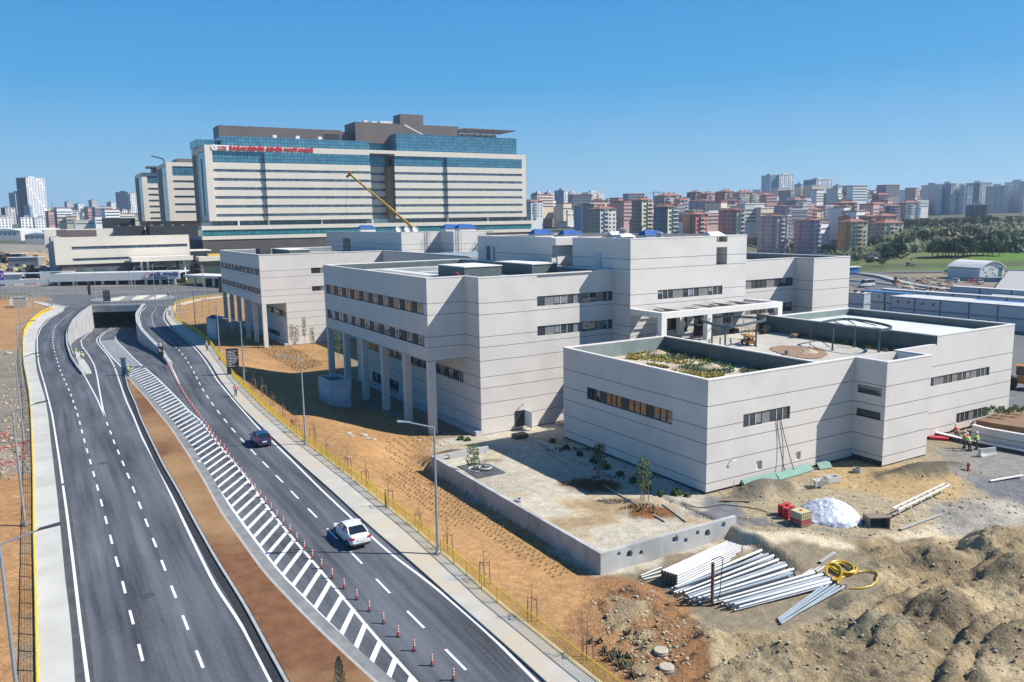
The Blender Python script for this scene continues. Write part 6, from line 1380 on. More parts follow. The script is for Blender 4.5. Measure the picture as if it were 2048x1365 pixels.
# yellow fences
YF=mat('fence_yellow',(.78,.55,.02),(.68,.47,.02),sc=2,rough=.5)
def fence(name,label,L,h=1.05,step=2.3,mesh=True,mat_=None,vs=.17):
    m_=mat_ or YF;t=thing(name,label,'fence',(L[0][0],L[0][1],.14));o=L[0]
    Q=resample(L,step);n=0
    pts=[(a[0]-o[0],a[1]-o[1]) for a in Q]
    groups=pts[:100]
    for a in groups: MB().tube((a[0],a[1],-.1),(a[0],a[1],h+.04),.055,n=6).build('post',m_,t)
    rl=MB()
    for z in (.08,h): rl.path([(a[0],a[1],z) for a in pts],.034,5)
    rl.build('rail',m_,t)
    ms=MB();R_=resample(L,vs)
    for a in R_: x,y=a[0]-o[0],a[1]-o[1];ms.tube((x,y,.08),(x,y,h),.011,n=3,cap=False)
    for z in (.3,.5,.7,.9): ms.path([(a[0],a[1],z) for a in pts],.010,3)
    ms.build('mesh_panel',m_,t);return t
fr=line(FR,1.);fr=fr[::-1] if fr[0][1]>fr[-1][1] else fr
fence('yellow_fence','long yellow mesh fence along the right pavement, running to the bottom edge',offs(line(FR,1.),-.12))
fl=line(R1,1.)
fence('yellow_fence','yellow mesh fence along the outer edge of the left pavement',offs(fl,.12),step=2.4)
fence('yellow_fence','yellow fence curving along the verge below the roundabout',line([(351.6,611.4),(372,604.8),(403,598.5),(448,594),(480,591)],2.),vs=.4)
fence('brown_screen_fence','dark brown board fence at the far left below the road',line([(-60,600),(0,600.5),(58,602)],2.),h=2.4,step=2.,mat_=BRN2,vs=.22)
# lane posts
def cone(loc,label,first=[None]):
    if first[0] is None:
        t=thing('lane_post',label,'lane post',loc,0,'red lane posts along the hatched strip')
        MB().lathe([(.16,0),(.16,.03),(.10,.06),(.07,.10)],10).build('base',mat('post_base',(.03,.03,.03)),t)
        MB().lathe([(.062,.08),(.055,.76)],10).build('tube',mat('post_red',(.62,.035,.02),rough=.5),t)
        for z in (.34,.50,.66): MB().lathe([(.064,z),(.062,z+.075)],10).build('band',COPE,t)
        first[0]=t;return t
    return dup(first[0],loc,0,label)
c4=lambda x,y:(400+x/2.256,760+y/2.256)
KP=[(907,1362)]+[c4(*q) for q in [(1068,1310),(990,1245),(917,1182),(850,1120),(771,1052),(714,998),(657,950),(603,903),(551,855),(510,812),(474,772),(441,733),(410,697),(380,661),(351,628),(325,595),(299,564),(274,535),(252,508),(231,480),(208,455),(188,430),(169,405),(152,382),(134,360)]]+[(448,900),(436,888),(424,873),(410,852)]+[(396,833),(375,803.6),(356,770.8),(342,745),(332.8,726)]
Q=resample(g2(KP),2.02)
for i,a in enumerate(Q): cone((float(a[0]),float(a[1]),.022),'%s red post with white bands from the bottom edge, in the row beside the hatching'%ordn(i))
# signs
def sign_pole(px,py,label,discs,h=3.,sc=1.,D=None):
    p=G(px,py);t=thing('road_sign',label,'road sign',(p[0],p[1],.15),0.1);MB().tube((0,0,0),(0,0,h),.05,n=6).build('pole',GALV,t)
    for z,c1,c2 in discs:
        o=MB().lathe([(.33,-.015),(.33,.015),(.01,.015)],18).build('disc',mat('sign_'+c1[0],c1[1],rough=.4),t);o.rotation_euler=(radians(90),0,0);o.location=(0,-.07,z)
        o=MB().lathe([(.24,0),(.24,.02),(.01,.02)],18).build('disc_face',mat('sign_'+c2[0],c2[1],rough=.4),t);o.rotation_euler=(radians(90),0,0);o.location=(0,-.09,z)
sr=('red',(.55,.03,.03));sw_=('white',(.75,.75,.75));sb_=('blue',(.02,.13,.5))
sign_pole(340.3,646,'red and white round signs on one pole beside the bend',[(2.8,sr,sw_),(2.1,sr,sw_)])
sign_pole(314,592,'blue round sign behind the roundabout island',[(2.4,sb_,sw_)],2.6);sign_pole(337.5,606,'pair of blue round signs near the right tip of the island',[(2.6,sb_,sb_),(1.9,sb_,sw_)],2.8);sign_pole(357.9,598,'blue and white signs right of the island',[(2.4,sb_,sw_),(3.0,sw_,sr)],3.2)
BLKP=mat('totem_black',(.022,.023,.026),(.03,.03,.033),sc=1,rough=.4)
def totem(px,py,w,h,label,yaw,th=.35,name='sign_totem',m=None,zb=.1):
    p=G(px,py);t=thing(name,label,'sign',(p[0],p[1],zb),yaw);MB().box(-w/2,w/2,0,th,0,h).build('panel',m or BLKP,t);return t
t=totem(467,751,1.95,4.4,'black direction board with rows of white lettering beside the right pavement',.25)
rows=[('1','ANA GIRIS'),('2','ACIL'),('3','POLIKLINIK'),('4','KLINIK'),('5','LABORATUVAR'),('6','GORUNTULEME'),('A','OTOPARK'),('B','EGITIM'),('C','IDARE'),('','P'),('','CIKIS')]
for i,(a,b) in enumerate(rows):
    lb=MB();z=4.02-i*.255
    wd=[1.5,1.05,1.35,1.2,1.6,1.55,1.4,1.3,1.1,.5,1.1][i];x=-.62
    rs=random.Random(i);
    lb.box(-.85,-.72,-.03,-.005,z-.05,z+.05)
    lb.box(x,x+wd*.42,-.03,-.005,z-.045,z+.045);lb.box(x+wd*.47,x+wd*.93,-.03,-.005,z-.04,z+.04);lb.build('text_row',COPE,t)
t=totem(322,716.5,.95,3.0,'small black totem with a white emblem panel at the head of the lane posts',.2);MB().box(-.4,.4,-.03,-.005,2.15,2.9).build('emblem_panel',COPE,t)
o=MB().lathe([(.24,0),(.24,.03),(.01,.03)],16).build('emblem',RED,t);o.rotation_euler=(radians(90),0,0);o.location=(0,-.035,2.55);o=MB().lathe([(.19,0),(.19,.03),(.01,.03)],16).build('emblem_crescent',COPE,t);o.rotation_euler=(radians(90),0,0);o.location=(.07,-.05,2.55)
MB().box(-.3,.0,-.03,-.005,1.5,1.7).build('text_row',COPE,t);MB().box(-.3,.3,-.03,-.005,1.2,1.35).build('text_row',COPE,t)
t=totem(214,603.5,2.2,3.7,'plain dark grey board standing on the roundabout island',.3,m=mat('board_grey',(.06,.06,.065)));totem(443,586,1.9,6.0,'tall black board beside the rear clinic wing',.3);totem(179,591,.9,4.9,'slim black post board at the left of the island',.3,th=.6)
t=totem(248.5,752,.75,3.0,'blue-grey sign panel at the tip of the median',.15,m=mat('panel_blue',(.08,.14,.20)))
t=totem(4,578,2.2,7.2,'purple board with a white letter D at the left edge',.25,m=mat('purple_board',(.10,.06,.34)));text('D',2.4,COPE,t,(-.85,-.06,4.6),(radians(90),0,0),'letter');MB().box(-1.1,1.1,-.04,-.01,0,2.2).build('lower_panel',BLKP,t);text('A',1.4,mat('sign_blue2',(.05,.25,.6)),t,(-.4,-.08,.6),(radians(90),0,0),'letter')
# hoardings and truck near the left road
c=G(58,579);t=thing('billboard','white hoarding with purple and blue picture panels left of the emergency canopy','billboard',(c[0]-2,c[1]+12,0),.15)
MB().box(0,14,0,.3,2.5,6.6).build('panel',COPE,t);MB().box(4.4,8.8,-.04,-.01,2.8,6.3).build('picture',mat('hoarding_blue',(.12,.28,.40),(.20,.34,.20),sc=.6),t);MB().box(9.6,13.6,-.04,-.01,2.8,6.3).build('picture',mat('hoarding_lilac',(.55,.5,.62)),t);MB().box(1,13,.05,.25,0,2.5).build('support',GALV,t)
c=G(40,578);t=thing('truck','white truck with a red banner on its side by the left road','truck',(c[0],c[1]+8,0),.3)
MB().box(-4,3,-1.2,1.2,1,3.6).build('cargo_box',COPE,t);MB().box(-2.,2.6,-1.26,-1.21,1.3,3.4).build('banner',mat('sign_red2',(.50,.02,.05)),t);MB().box(-6,-4.1,-1.1,1.1,.7,2.8).build('cab',COPE,t)
for x in (-5,-.5,1.5): MB().tube((x,-1.25,.5),(x,-.9,.5),.5,n=12).build('wheel',MATS['tyre'],t)
MB().box(-1.2,1.6,-1.28,-1.27,2.2,2.45).build('text_row',COPE,t)
# dark sheds and boxes far left
for i,(px,py,D,w,h,m,lb) in enumerate(((40,545,350,16,4,DKG,'dark long shed behind the red-bannered truck'),(10,552,345,14,4,cmt('w'),'white container block behind the purple board'),(45,512,420,15,5,cmt('gr'),'grey block wall on the left building plot'),(18,500,450,12,4,cmt('dk'),'dark shed at the foot of the sand heap'),(78,548,345,12,4.5,BLK,'black shed beside the annex base'))):
    c=GD(px,py,D);t=thing('shed',lb,'shed',(c[0],c[1],relief(np.array([c[0]]),np.array([c[1]]))[0]-.3),.1);MB().box(-w/2,w/2,0,6,0,h).build('wall',m,t);MB().box(-w/2-.3,w/2+.3,-.3,6.3,h,h+.3).build('roof',cmt('wg') if i!=1 else cmt('w'),t)
    if m is not BLK: MB().box(-w/4,-w/4+1.4,-.05,-.01,0,2.1).build('door',FRM,t)
c=G(45,615);t=thing('utility_cabinet','pale concrete utility cabinet inside the left site fence','cabinet',(c[0],c[1],0),.3);MB().box(-2.1,1.5,-1.2,1.2,0,3.2).build('housing',mat('cabinet_concrete',(.42,.40,.33),(.36,.34,.28),sc=1),t);MB().box(1.5,1.56,-.8,.8,.2,2.4).build('door',PANEL,t);MB().box(-2.25,1.65,-1.35,1.35,3.2,3.32).build('roof',CONC2,t)
c=G(27,613);t=thing('utility_cabinet','small white cabinet left of the pale concrete one','cabinet',(c[0],c[1],0),.3);MB().box(-.9,.9,-.7,.7,.3,2.3).build('housing',COPE,t);MB().box(-.7,-.5,-.5,.5,0,.3).build('plinth',CONC2,t)
# concrete kiosks
def kiosk(tops,z,label):
    P=[G(x,y,z)[:2] for x,y in tops];c=sum(P)/4;t=thing('concrete_kiosk',label,'kiosk',(c[0],c[1],0));R=[tuple(p-c) for p in P]
    KM=mat('kiosk_render',(.50,.52,.56),(.44,.46,.50),sc=.8)
    MB().prism(R,-.3,z-.35).build('wall',KM,t)
    i_=[(x*.84,y*.84) for x,y in R];rim=MB()
    for a in range(4):
        b=(a+1)%4;rim.prism([R[a],R[b],i_[b],i_[a]],z-.35,z)
    rim.build('parapet',KM,t);MB().prism([(x*.83,y*.83) for x,y in R],z-.34,z-.3).build('roof',mat('kiosk_roof',(.05,.08,.11)),t)
    for a in (0,1,2,3):
        b=(a+1)%4;A_=np.array(R[a]);B_=np.array(R[b]);d=B_-A_;n_=np.array([d[1],-d[0]])/np.hypot(*d)
        if np.dot(n_,A_)<0: n_=-n_
        q0=A_+d*.12+n_*.03;q1=A_+d*.88+n_*.03;pm=MB();pm.prism([tuple(q0),tuple(q1),tuple(q1-n_*.028),tuple(q0-n_*.028)],.9,z-1.1);pm.build('panel',mat('kiosk_panel',(.56,.58,.63)),t)
k8=lambda x,y:(440+x/3.411,640+y/3.411)
kiosk([k8(745,420),k8(668,382),k8(805,370),k8(888,405)],3.7,'concrete kiosk with recessed dark roof, nearest, in the shade of the front clinic')
kiosk([(432,640),(412,636),(425,629.5),(450,634)],4.5,'concrete kiosk in front of the rear clinic wing')
# saplings with stakes
WOOD=mat('stake_wood',(.30,.19,.11),(.24,.15,.09),sc=3,rough=.9);TWIG=mat('twig',(.16,.11,.08),rough=.9)
def sapling(seed,h=2.6,leafy=None,stk=True,lf=1.):
    rs=random.Random(seed);t=thing('sapling','x','sapling',(0,0,-300));tr=MB();tr.tube((0,0,-.2),(.05,.03,h*.55),.035,.022,6);tr.tube((.05,.03,h*.55),(.1,.0,h),.022,.008,5)
    for i in range(9): z=h*(.5+.05*i);a=rs.uniform(0,6.28);l=rs.uniform(.35,.7)*(1.1-.05*i)*(1.3 if leafy else .9);tr.tube((.05,.02,z),(cos(a)*l,sin(a)*l,z+l*.8),.013,.005,4)
    tr.build('trunk',TWIG,t)
    if stk:
        s=MB();
        for a in (0,2.1,4.2): MB().tube((.42*cos(a),.42*sin(a),-.2),(.36*cos(a),.36*sin(a),1.5),.035,n=5).build('stake',WOOD,t)
        for a,b in ((0,2.1),(2.1,4.2),(4.2,0)): s.tube((.37*cos(a),.37*sin(a),1.42),(.37*cos(b),.37*sin(b),1.42),.025,n=4)
        s.build('brace',WOOD,t)
    if leafy:
        c=MB()
        for i in range(int(230*lf)):
            z=rs.uniform(.32,1.05)*h;r=(.62 if lf>=1 else .45)*(1-.5*abs(z/h-.6));a=rs.uniform(0,6.28);q=Vector((cos(a)*r*rs.random()**.5,sin(a)*r*rs.random()**.5,z));n1=Vector((rs.gauss(0,1),rs.gauss(0,1),rs.gauss(0,1))).normalized()*.07;n2=n1.orthogonal().normalized()*.05;c.cur=rs.choice((0,1));c.quad(q-n1-n2,q+n1-n2,q+n1+n2,q-n1+n2)
        c.build('foliage',LM[leafy],t)
    return t
SP=[(1172.4,1320),(1062,1242),(969.7,1168),(896,1104),(838,1056.5),(776.8,1019),(732.4,972.8),(697,941.7),(654.9,913),(628,886),(592.8,866),(566,833),(546,811),(527,794),(509,779),(490,757),(423,677),(407.5,672),(399.6,664)]
pr=[sapling(1),sapling(2)]
for i,(x,y) in enumerate(SP):
    p=GZ(x,y);lb='bare staked sapling, %s from the bottom edge in the row behind the yellow fence'%ordn(i)
    if i<2: o=pr[i];o.location=tuple(p);o['label']=lb;o['group']='staked saplings behind the fence'
    else: dup(pr[i%2],p,i*1.3,lb,'staked saplings behind the fence',1+.1*((i*7)%4-1.5))
for i,(x,y,h) in enumerate(((405,634,5.5),(393,628,4.5),(419,628,4.5),(431,641,4.0))):
    p=G(x,y);o=sapling(30+i,h,stk=False);o.location=tuple(p);o['label']='taller bare young tree on the orange verge, %s from the left'%ordn([1,0,2,3][i]);o.name='bare_tree' if i==0 else 'bare_tree.%03d'%i;o['category']='tree';o.scale=(1.4,1.4,1)
for i,(x,y,h,k,lf,lb) in enumerate(((1287.4,1003,3.6,'dark',1.2,'leafy young tree on the red earth mound of the patio'),(1198.5,962,3.4,'dark',1,'leafy young tree in the shade beside the low clinic wall'),(947,950,2.8,'green',.8,'small leafy tree inside the corner of the patio wall'),(677,722,5.4,'green',.9,'pale-stemmed birch between the raised wing columns'),(626,702,4.5,'dark',.7,'thin tree between the two clinic wings, rightmost'),(610,690,5.5,'dark',.7,'thin tree between the two clinic wings, tallest'),(584,694,4.4,'green',.5,'sparse tree at the corner of the rear clinic wing'))):
    p=GZ(x,y);o=sapling(50+i,h,leafy=k,stk=i<2,lf=lf*1.3);o.location=tuple(p);o['label']=lb;o.name='young_tree' if i==0 else 'young_tree.%03d'%i;o['category']='tree'
    for c_ in o.children:
        if c_.name.startswith(('foliage',)): c_.scale=(1.15,1.15,1)
# conifer at the bottom edge in the median
o=thing('conifer','grey-green columnar conifer in the median at the bottom edge','tree',tuple(G(681,1400)));MB().tube((0,0,-.2),(0,0,1.),.06,.04,6).build('trunk',BARK,o)
c=MB();rs=random.Random(3)
for i in range(1500):
    z=rs.random();r=.46*(1-z)**.55*(.5+.5*rs.random());a=rs.uniform(0,6.28);q=Vector((r*cos(a),r*sin(a),.15+z*2.3));n1=Vector((cos(a)*.5,sin(a)*.5,1)).normalized()*.07;n2=Vector((-sin(a),cos(a),0))*.022;c.cur=i%2;c.quad(q-n2,q+n2,q+n1+n2*.3,q+n1-n2*.3)
c.build('crown',[mat('conifer_a',(.07,.10,.065)),mat('conifer_b',(.11,.14,.085))],o)
# seedlings in rows
sd_=MB();rs=random.Random(9)
def tuft(p,s):
    for k in range(7):
        a=rs.uniform(0,6.28);q=Vector(tuple(p));w2=Vector((-sin(a),cos(a),0))*s*.12;tp=q+Vector((cos(a)*s*.5,sin(a)*s*.5,s*rs.uniform(.5,1)));sd_.cur=rs.choice((0,0,1));sd_.quad(q-w2,q+w2,tp+w2*.4,tp-w2*.4)
cx_=lambda x,y:(440+x/3.411,640+y/3.411)
for row_ in range(6):
    for i in range(46):
        u=44.5+i*.62+rs.uniform(-.1,.1);v=31.2-row_*.62+rs.uniform(-.08,.08)-(.8*(i/46.))
        if row_>3 and i<20: continue
        p=Wd(u,v,0);tuft((p[0],p[1],-.02),.22)
for row_ in range(9):
    for i in range(20):
        u=71.2+i*.72+rs.uniform(-.1,.1);v=38.-row_*.95+rs.uniform(-.1,.1)+.05*(i-10)**2*.1
        if v<28.5+.2*i: continue
        p=Wd(u,v,0);tuft((p[0],p[1],-.02),.23)
for (x0,y0,x1,y1,nr,nc) in ((500,690,600,745,9,30),):
    for r_i in range(nr):
        for i in range(nc):
            x=x0+(x1-x0)*i/nc+r_i*6+rs.uniform(-1,1);y=y0+(y1-y0)*i/nc-r_i*1.6+rs.uniform(-.6,.6);p=G(x,y);tuft((p[0],p[1],-.02),.36)
for px,py in ((1262,1275),(1275,1290),(1290,1300),(1195,1290),(1215,1305),(1235,1315),(1240,1335),(1262,1340),(1272,1352),(1218,1325),(1255,1320)):
    p=GZ(px,py)
    for _ in range(5): tuft((p[0]+rs.uniform(-.4,.4),p[1]+rs.uniform(-.4,.4),p[2]),.45)
tag(sd_.build('seedling_rows',[mat('seedling_dark',(.09,.07,.04)),mat('seedling_green',(.08,.10,.04))]),'rows of small dark seedlings planted in the orange bank','plants',None,'stuff')
# ---------- people
SK=mat('skin',(.42,.25,.17),rough=.6)
def skinmesh(name,V_,E_,Rr,m,parent,root=0,sub=1):
    me=bpy.data.meshes.new(name);me.from_pydata(V_,E_,[]);o=bpy.data.objects.new(name,me);COL.objects.link(o)
    sk=o.modifiers.new('s','SKIN');sk.use_smooth_shade=True
    for i,r in enumerate(Rr): me.skin_vertices[0].data[i].radius=(r,r) if not isinstance(r,tuple) else r
    for i in range(len(V_)): me.skin_vertices[0].data[i].use_root=(i==root)
    sb=o.modifiers.new('d','SUBSURF');sb.levels=sub;sb.render_levels=sub
    me.materials.append(m);o.parent=parent;return o
def person(loc,yaw,label,vest,pose='stand',trou=(.03,.035,.05),hat=(.75,.75,.72),crouch=False):
    t=thing('person',label,'person',loc,yaw)
    k=-.42 if pose=='crouch' else 0;lean=.28 if pose in('crouch','bend') else .02
    st={'stand':(.0,.0),'walk':(.26,-.24),'crouch':(.12,-.1),'bend':(.08,-.08)}[pose]
    hip=.95+k
    def leg(s,dx):
        hx=.0;knee=(dx*.45+(.32 if pose=='crouch' else .04),s*.11,.52+k*.35);ank=(dx-.02,s*.11,.09);toe=(dx+.17,s*.12,.04);return [(0,s*.095,hip-.05),knee,ank,toe]
    sh=(lean,0,hip+.50);nk=(lean+.02,0,hip+.60);hd=(lean+.05,0,hip+.74)
    V_=[(0,0,hip),(lean*.5,0,hip+.25),sh,nk,hd,(lean+.055,0,hip+.82)];Rr=[.14,.13,.15,.055,.085,.075];E_=[(0,1),(1,2),(2,3),(3,4),(4,5)]
    for s in (-1,1):
        b=len(V_);L_=leg(s,st[0] if s>0 else st[1]);V_+=L_;Rr+=[.095,.062,.045,.04];E_+=[(0,b),(b,b+1),(b+1,b+2),(b+2,b+3)]
        b=len(V_);ew=(lean+(.05 if pose!='bend' else .18),s*.27,hip+.24);wr=(lean+(.16 if pose in('stand','walk') else .4),s*.27,hip+.02)
        V_+=[(lean,s*.19,hip+.47),ew,wr,(wr[0]+.05,wr[1],wr[2]-.06)];Rr+=[.062,.042,.03,.034];E_+=[(2,b),(b,b+1),(b+1,b+2),(b+2,b+3)]
        hb=b+3
        for f,(dy,l) in enumerate(((-.028,.07),(-.01,.08),(.01,.078),(.028,.062))):
            c_=len(V_);V_+=[(wr[0]+.07+l*.3,wr[1]+dy,wr[2]-.08-l*.5),(wr[0]+.06+l*.25,wr[1]+dy,wr[2]-.1-l*.8)];Rr+=[.009,.008];E_+=[(hb,c_),(c_,c_+1)]
        c_=len(V_);V_+=[(wr[0]+.09,wr[1]-s*.035,wr[2]-.05)];Rr+=[.010];E_+=[(hb,c_)]
    body=skinmesh('body',V_,E_,Rr,SK,t)
    fc=MB();fc.lathe([(.012,0),(.005,.03)],6,(lean+.135,0,hip+.73));fc.build('nose',SK,t)
    for s in (-1,1): MB().box(lean+.125,lean+.137,s*.03-.008,s*.03+.008,hip+.765,hip+.775).build('eye',FRM,t);MB().lathe([(.018,-.02),(.02,.0),(.012,.025)],6,(lean+.05,s*.088,hip+.745)).build('ear',SK,t)
    MB().box(lean+.128,lean+.134,-.022,.022,hip+.70,hip+.706).build('mouth',mat('lips',(.30,.12,.10)),t)
    vm=mat('vest_'+vest[0],vest[1],rough=.7)
    vv=[(0,0,hip-.02),(lean*.5,0,hip+.25),(lean,0,hip+.50)];ve=[(0,1),(1,2)];vr=[(.165,.175),(.155,.175),(.15,.185)]
    for s in (-1,1): b=len(vv);vv+=[(lean,s*.19,hip+.47),(lean+.04,s*.25,hip+.3)];vr+=[.085,.07];ve+=[(2,b),(b,b+1)]
    skinmesh('vest',vv,ve,vr,vm,t)
    sl=MB();sl.box(lean*.5-.185,lean*.5+.185,-.188,.188,hip+.16,hip+.21);sl.build('reflective_band',mat('reflect',(.7,.7,.66)),t)
    for s in (-1,1):
        L_=leg(s,st[0] if s>0 else st[1]);skinmesh('trouser_leg',L_[:3],[(0,1),(1,2)],[.12,.085,.07],mat('trousers',trou),t)
        a=L_[2];MB().box(a[0]-.07,a[0]+.21,a[1]-.055,a[1]+.055,0,.11).build('boot',BLK,t)
        ew=(lean+(.05 if pose!='bend' else .18),s*.27,hip+.24);wr=(lean+(.16 if pose in('stand','walk') else .4),s*.27,hip+.04)
        skinmesh('sleeve',[(lean,s*.20,hip+.45),ew,wr],[(0,1),(1,2)],[.07,.055,.045],mat('sleeve_navy',(.03,.04,.08)),t)
    h_=MB();h_.lathe([(.145,0),(.125,.02),(.115,.07),(.07,.12),(.01,.135)],12,(lean+.055,0,hip+.81));h_.build('helmet',mat('helmet_%d'%int(hat[0]*100),hat,rough=.4),t)
    return t
GV=('green',(.35,.75,.06));OV=('orange',(.80,.20,.05))
def at(px,py): p=GZ(px,py);return (p[0],p[1],p[2]+.02)
p=at(257,752);person(p,1.7,'person in a lime vest and dark trousers standing at the tip of the median',GV)
p=at(414.3,703);person((p[0],p[1],.17),1.9,'person in an orange vest walking on the right pavement, farther one',OV,'walk')
p=at(472,794);person((p[0],p[1],.17),-1.2,'person in an orange vest and white helmet on the right pavement, nearer one',OV)
p=at(150.5,717);person(p,1.2,'person in a lime vest leaning beside the island kerb of the ramp',GV,'bend')
p=at(163,716);person((p[0],p[1],.13),.5,'person in dark clothes standing on the white island, left of a crouching one',('black',(.03,.03,.035)),'bend')
p=at(167,720);person((p[0],p[1],.13),2.5,'person in a lime vest crouching on the white island',GV,'crouch')
p=at(310.5,600);person((p[0],p[1],.2),1.4,'person in a lime vest walking across the roundabout island',GV,'walk')
p=at(103,613.5);person((p[0],p[1],.15),.2,'person in red clothes at the left pavement corner',('red',(.62,.05,.04)),trou=(.4,.04,.03))
p=at(475,748);person((p[0],p[1],0),1.8,'person in a lime vest behind the fence under the black direction board',GV)
p=at(23,606);person(p,.4,'person in a lime vest beside the small white cabinet',GV)
p=at(187.5,668);z=float(zr(p[1]));q=gz(187.5,668);person((q[0],q[1],float(zr(q[1]))+.02),.3,'person in dark work clothes at the foot of the ramp wall',('black',(.03,.03,.035)))
for px,py,vst,ps,lb in ((1928.8,897,OV,'stand','person in an orange vest in the group by the low kerb wall'),(1939,903,GV,'bend','person in a lime vest, middle of the group by the low kerb wall'),(1953,900,GV,'stand','person in a lime vest, rightmost of the group by the low kerb wall'),(1916,874,('red',(.62,.05,.04)),'crouch','person crouching behind the low kerb wall')): person(at(px,py),2.2,lb,vst,ps)
# hydrants
for px,py,lb in ((584,851,'small red hydrant behind the yellow fence'),(1936,942,'red hydrant on the gravel yard'),(439.5,723,'red hydrant-like box on the right pavement')):
    p=at(px,py);t=thing('hydrant',lb,'hydrant',p,0);MB().lathe([(.16,0),(.16,.06),(.10,.08),(.10,.6),(.13,.62),(.12,.72),(.04,.8)],10).build('barrel',mat('red_paint',(.45,.04,.02),rough=.5),t)
    for s in (-1,1): MB().tube((s*.08,0,.5),(s*.2,0,.5),.06,n=8).build('outlet',mat('red_paint',(.45,.04,.02)),t)
# ================= patio wall with round openings
def holes_wall(name,label,axis,c,a0,a1,z0,z1,th,holes):
    """axis 'u': wall lies in plane u=c, spans v"""
    P=Wd(c if axis=='u' else a0, a0 if axis=='u' else c, 0);t=thing(name,label,'wall',P,RZ)
    L=a1-a0
    if axis=='u': bmB=MB().box(0,L,0,th,z0,z1)
    else: bmB=MB().box(0,th,0,L,z0,z1)
    o=bmB.build('panel',CW,t)
    cut_=[]
    for a,z,r in holes:
        cm=MB();
        if axis=='u': cm.tube((a-a0,-1,z),(a-a0,th+1,z),r,n=24)
        else: cm.tube((-1,a-a0,z),(th+1,a-a0,z),r,n=24)
        k=cm.build('cutter',CW,t);cut_.append(k);m=o.modifiers.new('b','BOOLEAN');m.operation='DIFFERENCE';m.object=k;m.solver='EXACT'
    if cut_:
        bpy.context.view_layer.update();dg=bpy.context.evaluated_depsgraph_get();m2=bpy.data.meshes.new_from_object(o.evaluated_get(dg));o.modifiers.clear();o.data=m2
        for k in cut_: bpy.data.objects.remove(k)
    return t
def onU(px,py,u):
    d=ray(px,py);t=(u-0)/np.dot(d,U) if False else (u-np.dot(np.array([0,0,H]),U))/np.dot(d,U);p=np.array([0,0,H])+d*t;return float(np.dot(p,V)),float(p[2])
k6=lambda x,y:(1200+x/3.3696,960+y/3.3696)
hl=[(*onU(*k6(x,y),42.9),r) for x,y,r in ((128,498,.17),(200,500,.28),(277,490,.18),(508,398,.30),(578,408,.19),(658,357,.19),(725,358,.29),(832,302,.24))]
k5=lambda x,y:(800+x/2.4167,800+y/2.4167)
hb=[(*onU(*k5(x,y),71.0),r) for x,y,r in ((225,280,.36),(266,297,.30),(320,293,.2),(368,252,.3),(410,262,.2))]
hb=[q for q in hb if 32.6<q[0]<38.4]
holes_wall('patio_wall','grey concrete end wall with round openings facing the pipe stack','u',42.9,32.2,45.5,-1.,1.62,.3,hl)
holes_wall('patio_wall','short concrete wall with round openings at the back of the patio','u',71.0,32.2,38.7,-.3,1.62,.28,hb)
t=thing('patio_wall','long plain concrete wall of the patio facing the orange bank','wall',Wd(43.22,32.2),RZ)
for i in range(6): a=i*4.62;MB().box(0,.3,a+.012,a+4.61,-.6,1.62-.002*(i%2)).build('panel',CW,t)
# patio slab edges and paving lines
PS=mat('patio_dusty',(.43,.39,.32),(.36,.33,.27),sc=.35,c3=(.47,.37,.25),sc3=.22,bump=.01,bsc=5)
def gpoly(name,pts,m,label,z=.03,h=.0,kind='structure'):
    P=[GZ(*q) for q in pts];mb=MB();mb.prism([(p[0],p[1]) for p in P],[p[2]-.4 for p in P],[p[2]+z for p in P]);return tag(mb.build(name,m),label,name.replace('_',' '),None,kind)
cs=MB()
for P in ([(1080,900),(1200,968),(1330,1045)],[(1075,893),(1100,905)],[(1325,1010),(1372,1045)]):
    L=np.array([GZ(*q) for q in P]);cs.path([(a[0],a[1],a[2]+.06) for a in L],.07,4)
struct('patio_kerb',cs,CONC2,'thin kerb line across the patio')
t=thing('well_ring','open concrete well ring on the patio','well',tuple(GZ(1037,1004)));MB().lathe([(.32,0),(.36,.28),(.24,.30),(.22,.05)],18).build('ring',CW,t);MB().lathe([(.22,.06),(.01,.06)],14).build('water',BLK,t)
t=thing('pond_pit','dark shallow pit with white pipes in the patio corner','pit',tuple(GZ(962,940)));MB().obb((0,0),tuple(V[:2]),tuple(U[:2]),1.5,2.2,.0,.06).build('liner',mat('pit_dark',(.05,.06,.065),(.10,.11,.11),sc=1),t)
for k in range(3):
    c=MB();pts=[(cos(a)*(1.2-.3*k)+.2*k,sin(a)*(.9-.2*k),.12+.05*k) for a in np.linspace(.4+k,4.6+k,14)];c.path(pts,.05,5);c.build('pipe',[COPE,BLK,COPE][k],t)
# pit rim tidy
# mulch plants on the patio
def bush(px,py,s,n,kind,label,name='shrub'):
    p=GZ(px,py);t=thing(name,label,'shrub',tuple(p));rs=random.Random(int(px*py));c=MB()
    for i in range(n):
        a=rs.uniform(0,6.28);r=rs.random()**.5*s;z=rs.random()*s*.9;q=Vector((cos(a)*r*(1-z/s*.5),sin(a)*r*(1-z/s*.5),z));n1=Vector((rs.gauss(0,1),rs.gauss(0,1),rs.gauss(0,1))).normalized()*.08;n2=n1.orthogonal().normalized()*.05;c.cur=i%2;c.quad(q-n1-n2,q+n1-n2,q+n1+n2,q-n1+n2)
    c.build('foliage',LM[kind],t);MB().tube((0,0,-.1),(0,0,s*.5),.02,n=4).build('stem',TWIG,t)
bush(1353,990,.55,260,'green','bright green shrub at the corner of the low clinic');bush(1375,993,.35,120,'dark','small dark shrub right beside the bright green one')
bush(922,880,.5,200,'green','green shrub at the foot of the front clinic corner, left one');bush(936,882,.4,160,'green','green shrub at the foot of the front clinic corner, right one')
for i in range(9): bush(1105+i*27,885+i*13.2,.45,110,'dark','dark shrub in the shaded bed along the low clinic, %s from the left'%ordn(i))
